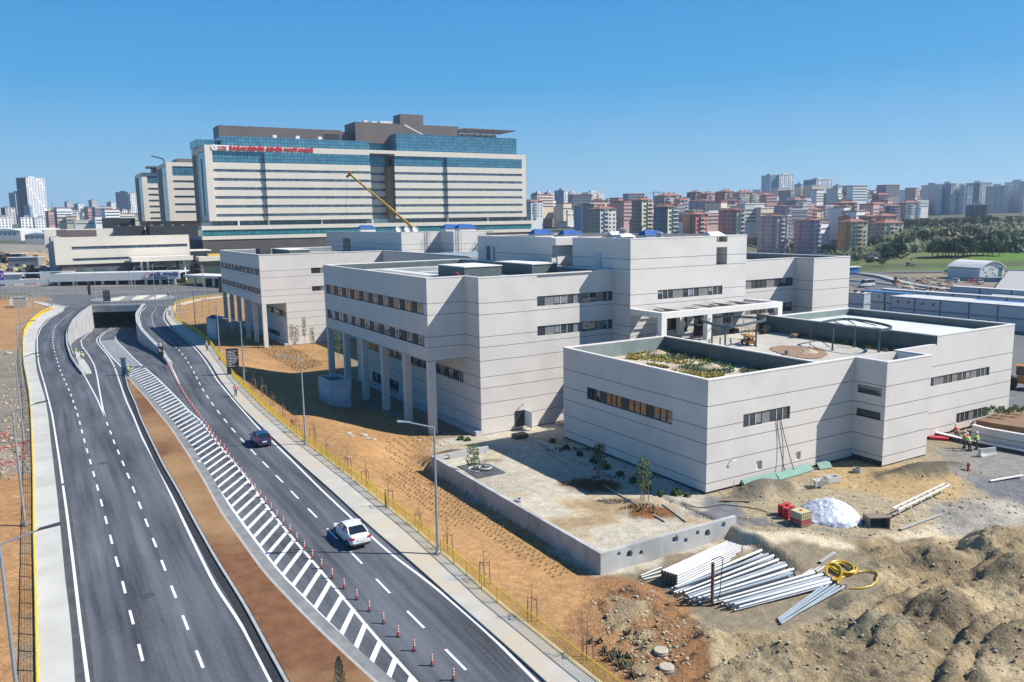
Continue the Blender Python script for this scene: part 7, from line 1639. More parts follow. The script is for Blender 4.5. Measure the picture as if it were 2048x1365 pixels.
pb=MB();rs=random.Random(4)
for i in range(330):
    c0,rx,ry=rs.choice((((1180,970),2.5,1.3),((1285,1022),1.8,1.3),((1150,900),3.5,.6),((1260,955),4.5,.7)));c=GZ(*c0);a=rs.uniform(0,6.28);r=rs.random()**.5;x,y=c[0]+cos(a)*r*rx,c[1]+sin(a)*r*ry;z=float(height(np.array([[x]]),np.array([[y]]))[0,0])
    for k in range(4):
        b=rs.uniform(0,6.28);w2=Vector((-sin(b),cos(b),0))*.03;q=Vector((x,y,z));tp=q+Vector((cos(b)*.1,sin(b)*.1,rs.uniform(.1,.28)));pb.cur=rs.choice((0,1));pb.quad(q-w2,q+w2,tp+w2*.4,tp-w2*.4)
tag(pb.build('bed_planting',[mat('seedling_dark',(.09,.07,.04)),mat('seedling_green',(.08,.10,.04))]),'sparse low planting on the patio mulch beds','plants',None,'stuff')
# ================= stored materials
PW=mat('pole_white',(.74,.74,.73),(.66,.67,.68),sc=1.5,rough=.4);PG=mat('pole_grey',(.36,.42,.46),(.30,.36,.40),sc=1.5,rough=.4);RIMM=mat('pole_rim',(.03,.035,.05),rough=.5)
def hz(p): return float(height(np.array([[p[0]]]),np.array([[p[1]]]))[0,0])
NPOLE=0
def stored_pole(a,b,za,zb,ra,rb,m,label,grp):
    global NPOLE
    a=np.array(a[:2]);b=np.array(b[:2]);t=thing('stored_pole',label,'pole',(a[0],a[1],za),0,grp);d=b-a
    MB().tube((0,0,0),(d[0],d[1],zb-za),ra,rb,8).build('shaft',m,t);u_=d/np.hypot(*d)
    MB().tube((d[0],d[1],zb-za),(d[0]+u_[0]*.04,d[1]+u_[1]*.04,zb-za),rb*1.55,n=8).build('flange',RIMM,t);MB().tube((-u_[0]*.02,-u_[1]*.02,0),(u_[0]*.06,u_[1]*.06,0),ra*1.08,n=8).build('end_cap',mat('end_dark',(.12,.10,.09)),t);NPOLE+=1
n0=GZ(1324,1167);n1=GZ(1352,1176);f0=GZ(1455,1103);f1=GZ(1482,1112)
for r in range(5):
    for c in range(6):
        q=c/5.;a=n0+(n1-n0)*q;b=f0+(f1-f0)*q;stored_pole(a,b,.12+r*.19,.12+r*.17,.088,.06,PW,'white pole in the square stack, %s layer from the ground, %s from the left'%(ordn(r),ordn(c)),'poles of the square stack')
near=[(480,765),(500,770),(520,775),(555,800),(575,815),(585,830),(600,838),(640,845),(700,850),(780,855),(830,862),(862,880),(885,888),(925,892)]
far=[(1055,512),(1105,530),(1150,552),(1185,570),(1215,590),(1262,610),(1250,632),(1315,655),(1290,680),(1425,682),(1500,692),(1515,712),(1545,722),(1565,730)]
rs=random.Random(8);nl=len(near)
for i in range(38):
    q=i/37*(nl-1);k=min(int(q),nl-2);fq=q-k;x=near[k][0]*(1-fq)+near[k+1][0]*fq+rs.uniform(-14,14);y=near[k][1]*(1-fq)+near[k+1][1]*fq+rs.uniform(-4,4)
    X_=far[k][0]*(1-fq)+far[k+1][0]*fq+rs.uniform(-12,12);Y_=far[k][1]*(1-fq)+far[k+1][1]*fq+rs.uniform(-5,5)
    lift=.1+.16*(i%3);a=GZ(*k6(x,y));b=GZ(*k6(X_,Y_));stored_pole(a,b,lift+.05,lift+.18,.06,.105,PG if i%9==5 else PW,'%s tapered pole in the loose fan, %s counted from the square stack outwards'%('bluish' if i%9==5 else 'pale',ordn(i)),'poles of the loose fan')
for i,(x,y,X_,Y_) in enumerate(((1195,948,1500,745),(1200,958,1540,738),(1205,966,1585,735),(1212,975,1650,745),(1218,982,1610,742))):
    a=GZ(*k6(x,y));b=GZ(*k6(X_,Y_));stored_pole(a,b,max(hz(a)+.1,.1),.3,.05,.085,PG,'grey-blue pole in the separate front bundle, %s from the left'%ordn(i),'poles of the front bundle')
for i,(x,y,X_,Y_) in enumerate(((1340,668,1530,530),(1355,672,1555,535),(1372,676,1580,542),(1180,560,1450,495),(1190,575,1440,505),(270,660,420,600),(275,672,440,620),(290,684,450,650),(905,500,1078,460))):
    a=GZ(*k6(x,y));b=GZ(*k6(X_,Y_));stored_pole(a,b,.15,.15,.05,.05,PW,'%s thin white pipe lying %s'%(ordn(i if i<3 else i-3 if i<5 else i-5 if i<8 else 0),'left of the yellow coil' if i<3 else 'behind the loose fan' if i<5 else 'at the left end of the square stack' if i<8 else 'across the top of the pile'),'thin white pipes')
# yellow hose coils
YH=mat('hose_yellow',(.70,.44,.02),(.60,.38,.02),sc=4,rough=.45)
def torus_pts(R,n,turn,jit,tilt,c,seed):
    rs=random.Random(seed);pts=[]
    for i in range(n): a=i/n*turn*2*pi;r=R+jit*sin(a*.37+seed)+rs.uniform(-.01,.01);p=Vector((r*cos(a),r*sin(a),.05+.10*((i/n*turn)%3)));p=Matrix.Rotation(tilt,3,'X')@p;pts.append(tuple(p+Vector(c)))
    return pts
t=thing('hose_coil','coil of yellow corrugated hose lying flat beside the poles','hose',tuple(GZ(1686,1142)));MB().path(torus_pts(.78,220,8,.12,.1,(0,0,.05),1),.055,6).build('hose_loop',YH,t)
t=thing('hose_coil','tighter coil of yellow hose standing on edge at the pole ends','hose',tuple(GZ(1664,1158)));MB().path(torus_pts(.5,200,8,.08,1.0,(0,0,.5),2),.055,6).build('hose_loop',YH,t)
ls=MB();pp=[k6(1700,740),(1688+0,1166),(1700,1150),(1722,1143),(1745,1147),(1757,1158),(1752,1172),(1735,1182),(1708,1184)];pp=[(1694,1178),(1672,1172),(1680,1158),(1702,1150),(1730,1146),(1752,1149),(1758,1160),(1750,1172),(1730,1180),(1700,1179)]
L=smooth(resample(np.array([GZ(*q)[:2] for q in pp]),.25),3);tag(MB().path([(a[0],a[1],max(hz(a),0)+.08) for a in L],.055,6).build('loose_hose',YH),'loose loop of yellow hose trailing right of the coils','hose')
# rusty post and hook rod
p=GZ(1424,1212);t=thing('steel_post','rusty brown steel post standing in front of the poles','post',tuple(p));MB().tube((0,0,-.3),(0,0,2.95),.11,n=10).build('tube',mat('rust',(.22,.085,.05),(.17,.06,.035),sc=6,rough=.9),t)
p=GZ(1438,1208);tag(MB().path([(0,0,0),(.12,0,2.2),(.22,.1,3.1),(.0,.0,3.25),(-.55,0,3.05)],.03,5).build('hook_rod',BLK,None,loc=tuple(p)),'thin black bent rod next to the rusty post','rod')
# drums, tank, tarpaulin, crate
DR=mat('drum_red',(.50,.02,.03),(.42,.02,.025),sc=2,rough=.35)
d0=None
for i,(px,py,lb) in enumerate(((1571.5,1037,'red steel drum, front one of the four'),(1562.5,1031,'red steel drum, left one of the four'),(1582,1034,'red steel drum, right one of the four'),(1572,1028,'red steel drum, rear one of the four'))):
    p=GZ(px,py);t=thing('oil_drum',lb,'drum',tuple(p),0,'red drums beside the tarpaulin');MB().lathe([(.27,0),(.29,.02),(.29,.28),(.305,.30),(.29,.32),(.29,.58),(.305,.60),(.29,.62),(.29,.88),(.28,.90)],18).build('barrel',DR,t);MB().lathe([(.27,.885),(.01,.885)],16).build('lid',mat('drum_lid',(.34,.02,.03)),t)
p=GZ(1601,1048);t=thing('liquid_tank','caged plastic tank, yellowish above and red below, on a pallet','tank',tuple(p),.5)
MB().box(-.55,.55,-.55,.55,.15,.55).build('lower_tank',mat('tank_red',(.50,.06,.05)),t);MB().box(-.55,.55,-.55,.55,.55,1.1).build('upper_tank',mat('tank_yellow',(.58,.50,.26),rough=.4),t);cg=MB()
for i in range(6):
    x=-.58+i*.232
    for s in (-.58,.58): cg.tube((x,s,.12),(x,s,1.14),.014,n=4);cg.tube((s,x,.12),(s,x,1.14),.014,n=4)
for z in (.3,.55,.8,1.1):
    for s in (-.58,.58): cg.tube((-.58,s,z),(.58,s,z),.014,n=4);cg.tube((s,-.58,z),(s,.58,z),.014,n=4)
cg.build('cage',GALV,t);MB().box(-.6,.6,-.6,.6,0,.13).build('pallet',WOOD,t);MB().lathe([(.12,1.1),(.12,1.16),(.01,1.16)],12).build('cap',RED,t)
c=GZ(1658,1034);mb=MB();n=80;vs=[]
gx=np.linspace(-1.35,1.35,n);XX,YY=np.meshgrid(gx,gx);ang=.0;rr_=np.sqrt(XX**2+YY**2);lim=1+.12*(fbm(XX*3+9,YY*3+4,.6,3)-.5)*4
hh_=np.clip(1-(rr_/lim)**1.7,0,1)**.8*1.2*(1+.35*XX*(-.3)+.25*np.sin(YY*3+1));fold=.26*(1-np.abs(2*fbm(XX*2.6+4,YY*2.6,1.0,4,.6)-1))+.10*(1-np.abs(2*fbm(XX*5+2,YY*7,1.1,3)-1))-.05;ZZ=hh_*(.78+fold)+.03;ZZ=np.where(rr_>lim*1.0,-.25,ZZ)
for j in range(n):
    for i in range(n): vs.append((XX[j,i]*2.6+.25*YY[j,i],YY[j,i]*1.75-.15*XX[j,i],ZZ[j,i]))
mb.add(vs,[(j*n+i,j*n+i+1,(j+1)*n+i+1,(j+1)*n+i) for j in range(n-1) for i in range(n-1) if min(rr_[j,i]-lim[j,i],rr_[j+1,i+1]-lim[j+1,i+1],rr_[j,i+1]-lim[j,i+1],rr_[j+1,i]-lim[j+1,i])<0])
TP=mat('plastic_sheet',(.66,.68,.72),(.54,.57,.62),sc=1.2,rough=.28,bump=.10,bsc=3.2,spec=.6)
tag(mb.build('tarpaulin_pile',TP,None,smooth=True,loc=tuple(c),rotz=-.12),'crumpled white plastic sheet draped over a heap beside the red drums','tarpaulin')
p=GZ(1759,1059);t=thing('wooden_crate','open grey wooden crate lying on its side in the yard','crate',tuple(p),.05);CRM=mat('crate_wood',(.26,.21,.15),(.20,.16,.12),sc=3,rough=.9)
for q in ((-.85,-.78,0,1.1,0,.95),(.78,.85,0,1.1,0,.95),(-.77,.77,0,1.1,.88,.95),(-.77,.77,0,1.1,0,.06),(-.77,.77,1.04,1.1,.07,.87)): MB().box(*q).build('side_board',CRM,t)
# white steel trestle line
a=GZ(1790,1040);b=GZ(1893,984);d=(b-a)[:2];Ln=np.hypot(*d);t=thing('steel_trestle','long white steel trestle frame standing across the yard','frame',tuple(a),atan2(d[1],d[0]))
WS=COPE
for y in (-.22,.22): MB().box(0,Ln,y-.05,y+.05,.85,.97).build('beam',WS,t)
lg=MB()
for i in range(9): MB().box(i*Ln/8-.04,i*Ln/8+.04,-.17,.17,.86,.95).build('cross_piece',WS,t)
for i in range(6):
    for s in (-1,1): MB().tube((i*Ln/5,s*.22,.9),(i*Ln/5+.1,s*.75,-.1),.035,n=4).build('leg',WS,t)
p=GZ(1638,975);t=thing('big_bag_frame','white steel frame with a sagging white bag near the low clinic','frame',tuple(p),.1)
f=MB()
for x in (-.55,.55):
    for y in (-.5,.5): f.tube((x,y,0),(x*.9,y*.9,1.35),.035,n=5)
for y in (-.45,.45): f.tube((-.5,y,1.3),(.5,y,1.3),.03,n=4)
f.build('frame',COPE,t);bg_=MB();bg_.add([(-.5,-.45,.7),(.5,-.45,.7),(.5,.45,.7),(-.5,.45,.7),(-.35,-.3,.15),(.35,-.3,.15),(.35,.3,.15),(-.35,.3,.15)],[(4,5,6,7),(0,1,5,4),(1,2,6,5),(2,3,7,6),(3,0,4,7)]);bg_.build('bag',COPE,t)
p=GZ(1664,964);t=thing('plastic_crate','pale grey plastic bin right of the white bag frame','bin',tuple(p),.2)
for q in ((-.6,.6,-.45,-.4,.05,.55),(-.6,.6,.4,.45,.05,.55),(-.6,-.55,-.4,.4,.05,.55),(.55,.6,-.4,.4,.05,.55),(-.55,.55,-.4,.4,.05,.12)): MB().box(*q).build('side',COPE,t)
p=GZ(1714,945);t=thing('concrete_ring','short pale concrete ring by the pit of the low clinic','ring',tuple(p));MB().lathe([(.42,0),(.42,.42),(.33,.42),(.33,.05)],18).build('ring',CONC2,t)
# mint sheets along the foot of the low clinic
for i,(x0,y0,x1,y1) in enumerate(((1491,976,1560,961),(1560,962,1628,942),(1640,941,1665,937))):
    a=GZ(x0,y0);b=GZ(x1,y1);d=(b-a)[:2];L_=np.hypot(*d);n_=np.array([-d[1],d[0]])/L_
    mb=MB();q=[(0,0,0),(d[0],d[1],0),(d[0]+n_[0]*.5,d[1]+n_[1]*.5,.55),(n_[0]*.5,n_[1]*.5,.5)];mb.add(q+[(x,y,z-.05) for x,y,z in q],[(0,1,2,3),(7,6,5,4),(0,4,5,1),(1,5,6,2),(2,6,7,3),(3,7,4,0)])
    tag(mb.build('insulation_sheet',mat('mint_sheet',(.19,.34,.28),(.16,.30,.25),sc=2),None,loc=(a[0],a[1],a[2]+.1)),'mint green insulation sheet leaning at the foot of the low clinic, %s'%('left','middle','short right')[i]+' one','sheet')
# bars and boards
for i,(x,y) in enumerate(((1467,988),(1484,986),(1505,992),(1468,1000))):
    p=GZ(x,y);tag(MB().tube((0,0,-.1),(0,0,1.2),.03,n=5).build('marker_stake',GALV,None,loc=tuple(p)),'thin upright stake beside the low clinic corner, %s from the left'%ordn((0,2,3,1)[i]),'stake')
for i,(x0,y0,x1,y1,lb) in enumerate(((1440,1004,1500,1006,'long pale board lying on the rubble near the low clinic corner'),(1800,1062,1890,1028,'pale plank lying along the track right of the crate'),(1980,965,2046,956,'white pipe lying on the dark gravel at the right edge'),(1640,1128,1670,1106,'grey board lying behind the thin pipes'))):
    a=GZ(x0,y0);b=GZ(x1,y1);d=(b-a);L_=np.hypot(*d[:2]);t=MB().box(0,L_,-.12,.12,.05,.12).build('plank',[WOOD,CONC2,COPE,CONC2][i],None,loc=(a[0],a[1],max(a[2],hz(a))+.05),rotz=atan2(d[1],d[0]));t['label']=lb;t['category']='plank'
cb=MB();L=smooth(resample(np.array([GZ(*q)[:2] for q in ((1365,1006),(1380,1014),(1410,1018),(1440,1010),(1480,1014),(1520,1020),(1545,1030),(1560,1032))]),.4),2);cb.path([(a[0],a[1],hz(a)+.06) for a in L],.035,5);tag(cb.build('cable',MATS['hose_black']),'black cable snaking from the low clinic corner to the drums','cable')
# manhole shafts at the bottom
for px,py,h,lb in ((1322,1312,.15,'round concrete manhole top in the orange slope, farther one'),(1333,1340,.28,'round concrete manhole shaft in the orange slope, nearer one')):
    p=GZ(px,py);t=thing('manhole_shaft',lb,'manhole',(p[0],p[1],hz(p)-.1));MB().lathe([(.48,-.3),(.48,h),(.01,h)],20).build('shaft',mat('shaft_dark',(.20,.20,.19)),t);MB().lathe([(.42,h),(.42,h+.14),(.36,h+.16),(.01,h+.16)],20).build('cover',mat('shaft_lid',(.50,.44,.33),(.42,.37,.28),sc=4),t)
# low kerb wall, barrier, planter wall on the right
def low_wall(P,w,h,name,label,m,cap=None,cat='wall'):
    L=smooth(resample(np.array([GZ(*q)[:2] for q in P]),1.),1);o=L[0];zz=[base(*a) for a in L];n_=normals(L);A_=L+n_*w/2;B_=L-n_*w/2;k=len(L);t=thing(name,label,cat,(0,0,0))
    def mk(z0,z1,nm,mm,e=0):
        A2=L+n_*(w/2+e);B2=L-n_*(w/2+e)
        mb=MB();mb.add([(*a,q+z1) for a,q in zip(A2,zz)]+[(*b,q+z1) for b,q in zip(B2,zz)]+[(*a,q+z0) for a,q in zip(A2,zz)]+[(*b,q+z0) for b,q in zip(B2,zz)],[(k+i,k+i+1,i+1,i) for i in range(k-1)]+[(i,i+1,2*k+i+1,2*k+i) for i in range(k-1)]+[(k+i+1,k+i,3*k+i,3*k+i+1) for i in range(k-1)]+[(0,2*k,3*k,k),(k-1,2*k-1,4*k-1,3*k-1)]);mb.build(nm,mm,t)
    mk(-.4,h,'body',m)
    if cap: mk(h,h+.1,'coping',cap,.04)
    return t
low_wall([(1867,872),(1905,881),(1960,893),(2060,913)],.45,.4,'kerb_wall','low white-topped kerb wall running past the workers to the right edge',MATS['shadow_wall'],COPE)
low_wall([(1944,882),(1965,889),(1988,893)],.35,1.7,'planter_wall','curved end of the white planter wall at the right',WALLE,COPE);low_wall([(1988,893.5),(2020,900),(2075,911)],.35,1.75,'planter_wall','straight white planter wall at the right edge',WALLE,COPE)
P=[EW(50.5,88.5,0),EW(50.5,100,0),EW(44,100,0),EW(45.2,90,0)]
sp=MB();sp.prism([tuple(GZ(*q)[:2]) for q in ((1950,868),(1992,876),(2100,893),(2120,850),(2012,846))],.5,2.55);struct('planter_soil',sp,mat('planter_earth',(.26,.15,.08),(.20,.12,.06),sc=1,bump=.05,bsc=3),'brown planted earth behind the white planter wall')
for i in range(10): bush(1965+i*9,866-((i*5)%12),.5,90,'green' if i%3 else 'dark','small shrub on the planter at the right, %s from the left'%ordn(i))
for o in bpy.data.objects:
    if o.name.startswith('shrub') and 'planter at the right' in str(o.get('label','')): o.location.z+=2.1
p=GZ(1974,912);t=thing('concrete_barrier','short concrete road barrier in front of the kerb wall','barrier',tuple(p),.3);mb=MB();pr_=[(-.3,0),(.3,0),(.3,.1),(.13,.35),(.1,.8),(-.1,.8),(-.13,.35),(-.3,.1)];mb.add([(-1,y,z) for y,z in pr_]+[(1,y,z) for y,z in pr_],[tuple(range(8)),tuple(range(15,7,-1))]+[(i,8+i,8+(i+1)%8,(i+1)%8) for i in range(8)]);mb.build('barrier',CW,t)
p=GZ(1878,880);tag(MB().box(-.9,.9,-.3,.5,.05,.3).build('red_formwork',mat('red_plastic',(.50,.03,.05)),None,loc=tuple(p),rotz=-.4),'red plastic trough lying by the low clinic wall','trough')
p=GZ(1860,900);t=thing('side_door','open grey metal door at the far end of the low clinic','door',tuple(EW(50.9,78.6,.6)),RZ);MB().box(0,.9,-.9,-.84,0,2.1).build('leaf',PANEL,t);MB().box(.75,.82,-.95,-.9,1,1.1).build('handle',FRM,t)
# pallets by the clinic door
p=GZ(1040,877);t=thing('pallet_stack','dark wooden pallets beside the clinic side door','pallet',tuple(p),RZ)
for k in range(3): MB().box(-.8,.8,-.6,.6,.02+k*.2,.14+k*.2).build('pallet',CRM,t)
# stones on the orange bank
SW=mat('stone_white',(.50,.45,.36),(.42,.37,.29),sc=5)
for i,(x,y,s) in enumerate(((697,868,.42),(703,873,.34),(727,872,.55),(734,878,.38),(747,880,.36),(698,916,.35),(17,708,.8),(838,881,.3),(925,890,.25))):
    p=GZ(x,y);mb=MB();rs=random.Random(i);n=9
    vs=[];
    for e,(zz_,rr2) in enumerate(((0,.9),(.25,1),(.5,.7))): vs+=[(s*rr2*cos(a*6.283/n)*rs.uniform(.8,1.15),s*rr2*sin(a*6.283/n)*rs.uniform(.55,.8),s*zz_) for a in range(n)]
    mb.add(vs,[(j*n+k,j*n+(k+1)%n,(j+1)*n+(k+1)%n,(j+1)*n+k) for j in range(2) for k in range(n)]+[tuple(range(2*n,3*n))])
    tag(mb.build('stone',SW,None,loc=(p[0],p[1],p[2]-.05)),['flat pale stone on the orange bank, far left one of the cluster','small grey stone touching the left pale one','largest flat pale stone of the cluster on the bank','grey stone in front of the largest pale one','flat pale stone at the right end of the cluster','flat pale stone atop the sapling row','large pale slab on the left plot','small stone near the clinic column','small stone near the patio wall'][i],'stone')
# scattered stones and clods
debris('stones','small stones and clods scattered over the excavated ground',[(1240,1365),(1200,1200),(1330,1225),(1560,1275),(1720,1210),(1780,1160),(1690,1095),(1930,1080),(2048,1060),(2048,1365)],1500,.025,.16,ST,11,zf=True)
debris('stones','small stones along the dirt yard',[(1410,985),(1700,945),(1900,930),(2040,960),(2040,1050),(1700,1085),(1490,1060)],900,.03,.16,ST,12,zf=True)
debris('stones','stones on the orange slope beside the pipes',[(1180,1190),(1290,1170),(1400,1260),(1330,1365),(1230,1365)],700,.03,.17,[ST[1],ST[0],mat('stone_red',(.30,.15,.07))],13,zf=True)
debris('stones','gravel and rubble on the left plot',[(0,700),(44,700),(60,900),(60,960),(0,960)],500,.05,.35,ST,14,zf=True)
nt_=MB();rs=random.Random(2)
for (x0,y0) in ((10,870),(35,890),(50,905),(20,925),(5,900)):
    p=GZ(x0,y0)
    for k in range(30): a=rs.uniform(0,6.28);q=(p[0]+rs.gauss(0,.8),p[1]+rs.gauss(0,1.2),.06);nt_.tube(q,(q[0]+cos(a)*.9,q[1]+sin(a)*.9,.1),.025,n=3)
tag(nt_.build('red_netting',mat('net_red',(.50,.10,.09))),'torn red plastic netting on the left plot','netting',None,'stuff')
# ================= roof garden and terrace (positions on the low clinic)
def GE(px,py,z): return np.array([0,0,H])+EK*(G(px,py,z)-np.array([0,0,H]))
aP=lambda x,y:(1240+x/5.6889,560+y/5.6889);bP=lambda x,y:(1480+x/4.8762,580+y/4.8762)
STEEL=mat('pergola_steel',(.06,.10,.115),(.08,.12,.135),sc=1,rough=.6)
def ring(outl,f,posts,label,bars):
    P=np.array([GE(*f(*q),12.3)[:2] for q in outl]);P=np.vstack([P,P[:1]]);P=resample(P,.35)[:-1];c=P.mean(0);zt_=float(GE(1500,700,12.3)[2]);zb=float(GE(1500,700,9.45)[2])
    for _ in range(2): P=(np.roll(P,1,0)+2*P+np.roll(P,-1,0))/4
    t=thing('ring_pergola',label,'pergola',(c[0],c[1],zb));Q=P-c;k=len(Q);n_=Q/np.hypot(Q[:,0],Q[:,1])[:,None];O=Q+n_*.08;I=Q-n_*.10;z1=zt_-zb;z0=z1-.28
    mb=MB();mb.add([(*a,z1) for a in O]+[(*a,z1) for a in I]+[(*a,z0) for a in O]+[(*a,z0) for a in I],[(i,(i+1)%k,k+(i+1)%k,k+i) for i in range(k)]+[(2*k+i,2*k+(i+1)%k,(i+1)%k,i) for i in range(k)]+[(k+i,k+(i+1)%k,3*k+(i+1)%k,3*k+i) for i in range(k)]+[(3*k+i,3*k+(i+1)%k,2*k+(i+1)%k,2*k+i) for i in range(k)]);mb.build('ring_beam',STEEL,t)
    for q in posts: p=GE(*f(*q),9.45);MB().tube((p[0]-c[0],p[1]-c[1],0),(p[0]-c[0],p[1]-c[1],z0+.05),.10,n=10).build('post',STEEL,t);MB().lathe([(.24,0),(.24,.04)],12,(p[0]-c[0],p[1]-c[1],0)).build('foot_plate',STEEL,t)
    for (a,b) in bars: a=GE(*f(*a),12.25)[:2]-c;b=GE(*f(*b),12.25)[:2]-c;MB().tube((*a,z1-.1),(*b,z1-.1),.06,n=4).build('cross_bar',STEEL,t)
ring([(915,430),(960,460),(1080,500),(1200,520),(1330,515),(1500,480),(1620,455),(1665,440),(1640,425),(1500,415),(1280,408),(1080,410),(940,415)],aP,[(1045,728),(1195,755),(1545,758)],'oval steel ring pergola on the terrace, left one near the white portal',[((1030,415),(1020,480)),((1160,410),(1150,512)),((1275,408),(1275,518)),((1395,412),(1410,500)),((1515,418),(1530,472))])
ring([(790,308),(850,320),(1000,345),(1200,370),(1350,385),(1460,372),(1485,350),(1400,325),(1250,295),(1100,275),(980,275),(880,290)],bP,[(900,590),(1112,560),(1352,608)],'rounded steel ring pergola on the terrace, right one near the stair block',[((910,300),(1000,340)),((1060,280),(1330,345)),((1120,330),(1020,278))])
DK=float(GE(1500,700,9.45)[2])
def onT(px,py): p=GE(px,py,9.45);return (p[0],p[1],DK)
# scissor lift
p=onT(1497,690);t=thing('scissor_lift','orange scissor lift parked under the left ring pergola','lift',p,RZ+1.2);OR=mat('machine_orange',(.50,.20,.03))
MB().box(-1.0,1.0,-.45,.45,.25,.6).build('chassis',OR,t);sc=MB()
for k in range(3):
    for s in (-.3,.3): sc.tube((-.8,s,.6+k*.14),(.8,s,.74+k*.14),.035,n=4);sc.tube((.8,s,.6+k*.14),(-.8,s,.74+k*.14),.035,n=4)
sc.build('scissor_arms',BLK,t);MB().box(-1.05,1.05,-.48,.48,1.04,1.14).build('platform',OR,t);gr=MB()
for x in (-1,0,1): 
    for s in (-.45,.45): gr.tube((x,s,1.14),(x,s,2.1),.025,n=4)
for z in (1.6,2.1):
    for s in (-.45,.45): gr.tube((-1,s,z),(1,s,z),.025,n=4)
    for x in (-1,1): gr.tube((x,-.45,z),(x,.45,z),.025,n=4)
gr.build('guard_rail',mat('crane_yellow',(.6,.3,.03)),t)
for x in (-.7,.7):
    for s in (-.48,.48): MB().tube((x,s-.06,.22),(x,s+.06,.22),.22,n=12).build('wheel',MATS['tyre'],t)
for px,py,w,h,m,lb in ((1540,664,1.6,.9,PANEL,'grey wrapped pallet of boards by the terrace portal'),(1527,668,1.0,.6,BLK,'dark sack heap left of the wrapped pallet'),(1468,667,1.1,.6,BLK,'black plastic bundle at the foot of the portal column'),(1518,662,.7,.9,OR,'small orange machine beside the wrapped pallet'),(1574,710,.5,.5,PANEL,'grey box standing on the mulch bed of the terrace'),(1405,661,.9,.5,CONC2,'pale bundle under the portal')):
    p=onT(px,py);t=thing('material_stack',lb,'material',p,RZ+.2);rs=random.Random(int(px))
    for k in range(3): MB().box(-w/2+rs.uniform(-.08,.08),w/2+rs.uniform(-.08,.08),-w/3,w/3,h*k/3+.01,h*(k+1)/3).build('layer',m,t)
p=onT(1590,676);t=thing('wheelbarrow','wheelbarrow and tools lying near the terrace planting','wheelbarrow',p,RZ)
MB().box(-.5,.5,-.3,.3,.25,.5).build('tray',WOOD,t);MB().tube((.7,-.04,.2),(.7,.04,.2),.2,n=10).build('wheel',MATS['tyre'],t);MB().path([(-1.2,-.25,.45),(.7,0,.2)],.03,4).build('handle',WOOD,t)
# mounds with a bare tree
def tmound(px,py,zr_,R,h,label,col,spots=True,zb=9.45,tree=True):
    p=GE(px,py,zb);mb=MB();n=22;vs=[]
    g=np.linspace(-1,1,n);XX,YY=np.meshgrid(g,g);r=np.sqrt(XX**2+YY**2)*(1+.3*(fbm(XX*2+px,YY*2,1.,3)-.5));z=np.clip(1-r,0,1)**.8*h*(.8+.4*fbm(XX*4,YY*4+px,1.2,3))-.02
    mb.add([(XX[j,i]*R,YY[j,i]*R,z[j,i]) for j in range(n) for i in range(n)],[(j*n+i,j*n+i+1,(j+1)*n+i+1,(j+1)*n+i) for j in range(n-1) for i in range(n-1)])
    return tag(mb.build('rock_mound',col,None,loc=tuple(p)),label,'mound')
LR=mat('rockery',(.52,.44,.29),(.34,.28,.18),sc=4,bump=.08,bsc=5);MU=mat('mulch',(.24,.145,.09),(.34,.22,.14),sc=2,bump=.05,bsc=6)
tmound(1617,706,0,1.2,.5,'pale rubble mound on the terrace mulch',LR);tmound(1317,710,0,1.35,.6,'pale rockery mound in the roof garden, rear one',LR,zb=8.9);tmound(1422,737,0,1.35,.6,'pale rockery mound in the roof garden, front one',LR,zb=8.9)
mb=MB();PP=[GE(x,y,9.45) for x,y in ((1538,697),(1560,692),(1600,693),(1640,698),(1655,708),(1645,718),(1610,719),(1570,712),(1545,703),(1538,697))];PP=resample(np.array([p[:2] for p in PP]),.35)[:-1]
for _ in range(4): PP=(np.roll(PP,1,0)+2*PP+np.roll(PP,-1,0))/4
PP=PP+.15*np.stack([np.sin(np.arange(len(PP))*1.7),np.cos(np.arange(len(PP))*2.3)],1)
mb.prism([(p[0],p[1]) for p in PP],DK-.05,DK+.07);struct('terrace_mulch_bed',mb,MU,'brown mulch bed on the terrace')
for (px,py,zb,lb) in ((1619,698,9.45,'bare little tree on the terrace rubble mound'),(1418.5,728,8.9,'bare little tree in the roof garden')):
    o=sapling(int(px),2.5,stk=False);p=GE(px,py,zb);o.location=tuple(p);o['label']=lb;o['category']='tree';o.name='bare_tree'
bed=MB();bed.add([],[]);rs=random.Random(21)
def planting(name,label,poly,zb,n,mats_,s):
    P=np.array(poly,float);x0,y0=P.min(0);x1,y1=P.max(0);mb=MB();k=0
    while k<n:
        x=rs.uniform(x0,x1);y=rs.uniform(y0,y1)
        if not inpoly(np.array([x]),np.array([y]),P)[0]: continue
        k+=1;p=GE(x,y,zb);h=s*rs.uniform(.5,1.3);a0_=rs.uniform(0,6)
        for j in range(9):
            a=a0_+j*.7;w2=Vector((-sin(a),cos(a),0))*h*.16;q=Vector(tuple(p))+Vector((cos(a)*h*.1,sin(a)*h*.1,0));tp=q+Vector((cos(a)*h*.45,sin(a)*h*.45,h*rs.uniform(.4,1)));mb.cur=rs.choice(range(len(mats_)));mb.quad(q-w2,q+w2,tp+w2*.5,tp-w2*.5)
    return tag(mb.build(name,mats_),label,'plants',None,'stuff')
YG=[mat('sedum_yellow',(.62,.48,.08)),mat('sedum_ochre',(.46,.35,.08)),mat('sedum_green',(.20,.23,.07))];GG=[mat('herb_green',(.12,.19,.07)),mat('herb_light',(.28,.34,.18)),mat('herb_dark',(.08,.11,.05))];HB=[mat('heath_brown',(.24,.18,.11)),mat('heath_dark',(.14,.11,.07)),mat('herb_green',(.06,.11,.04))]
c2P=lambda x,y:(1100+x/3.3032,640+y/3.3032)
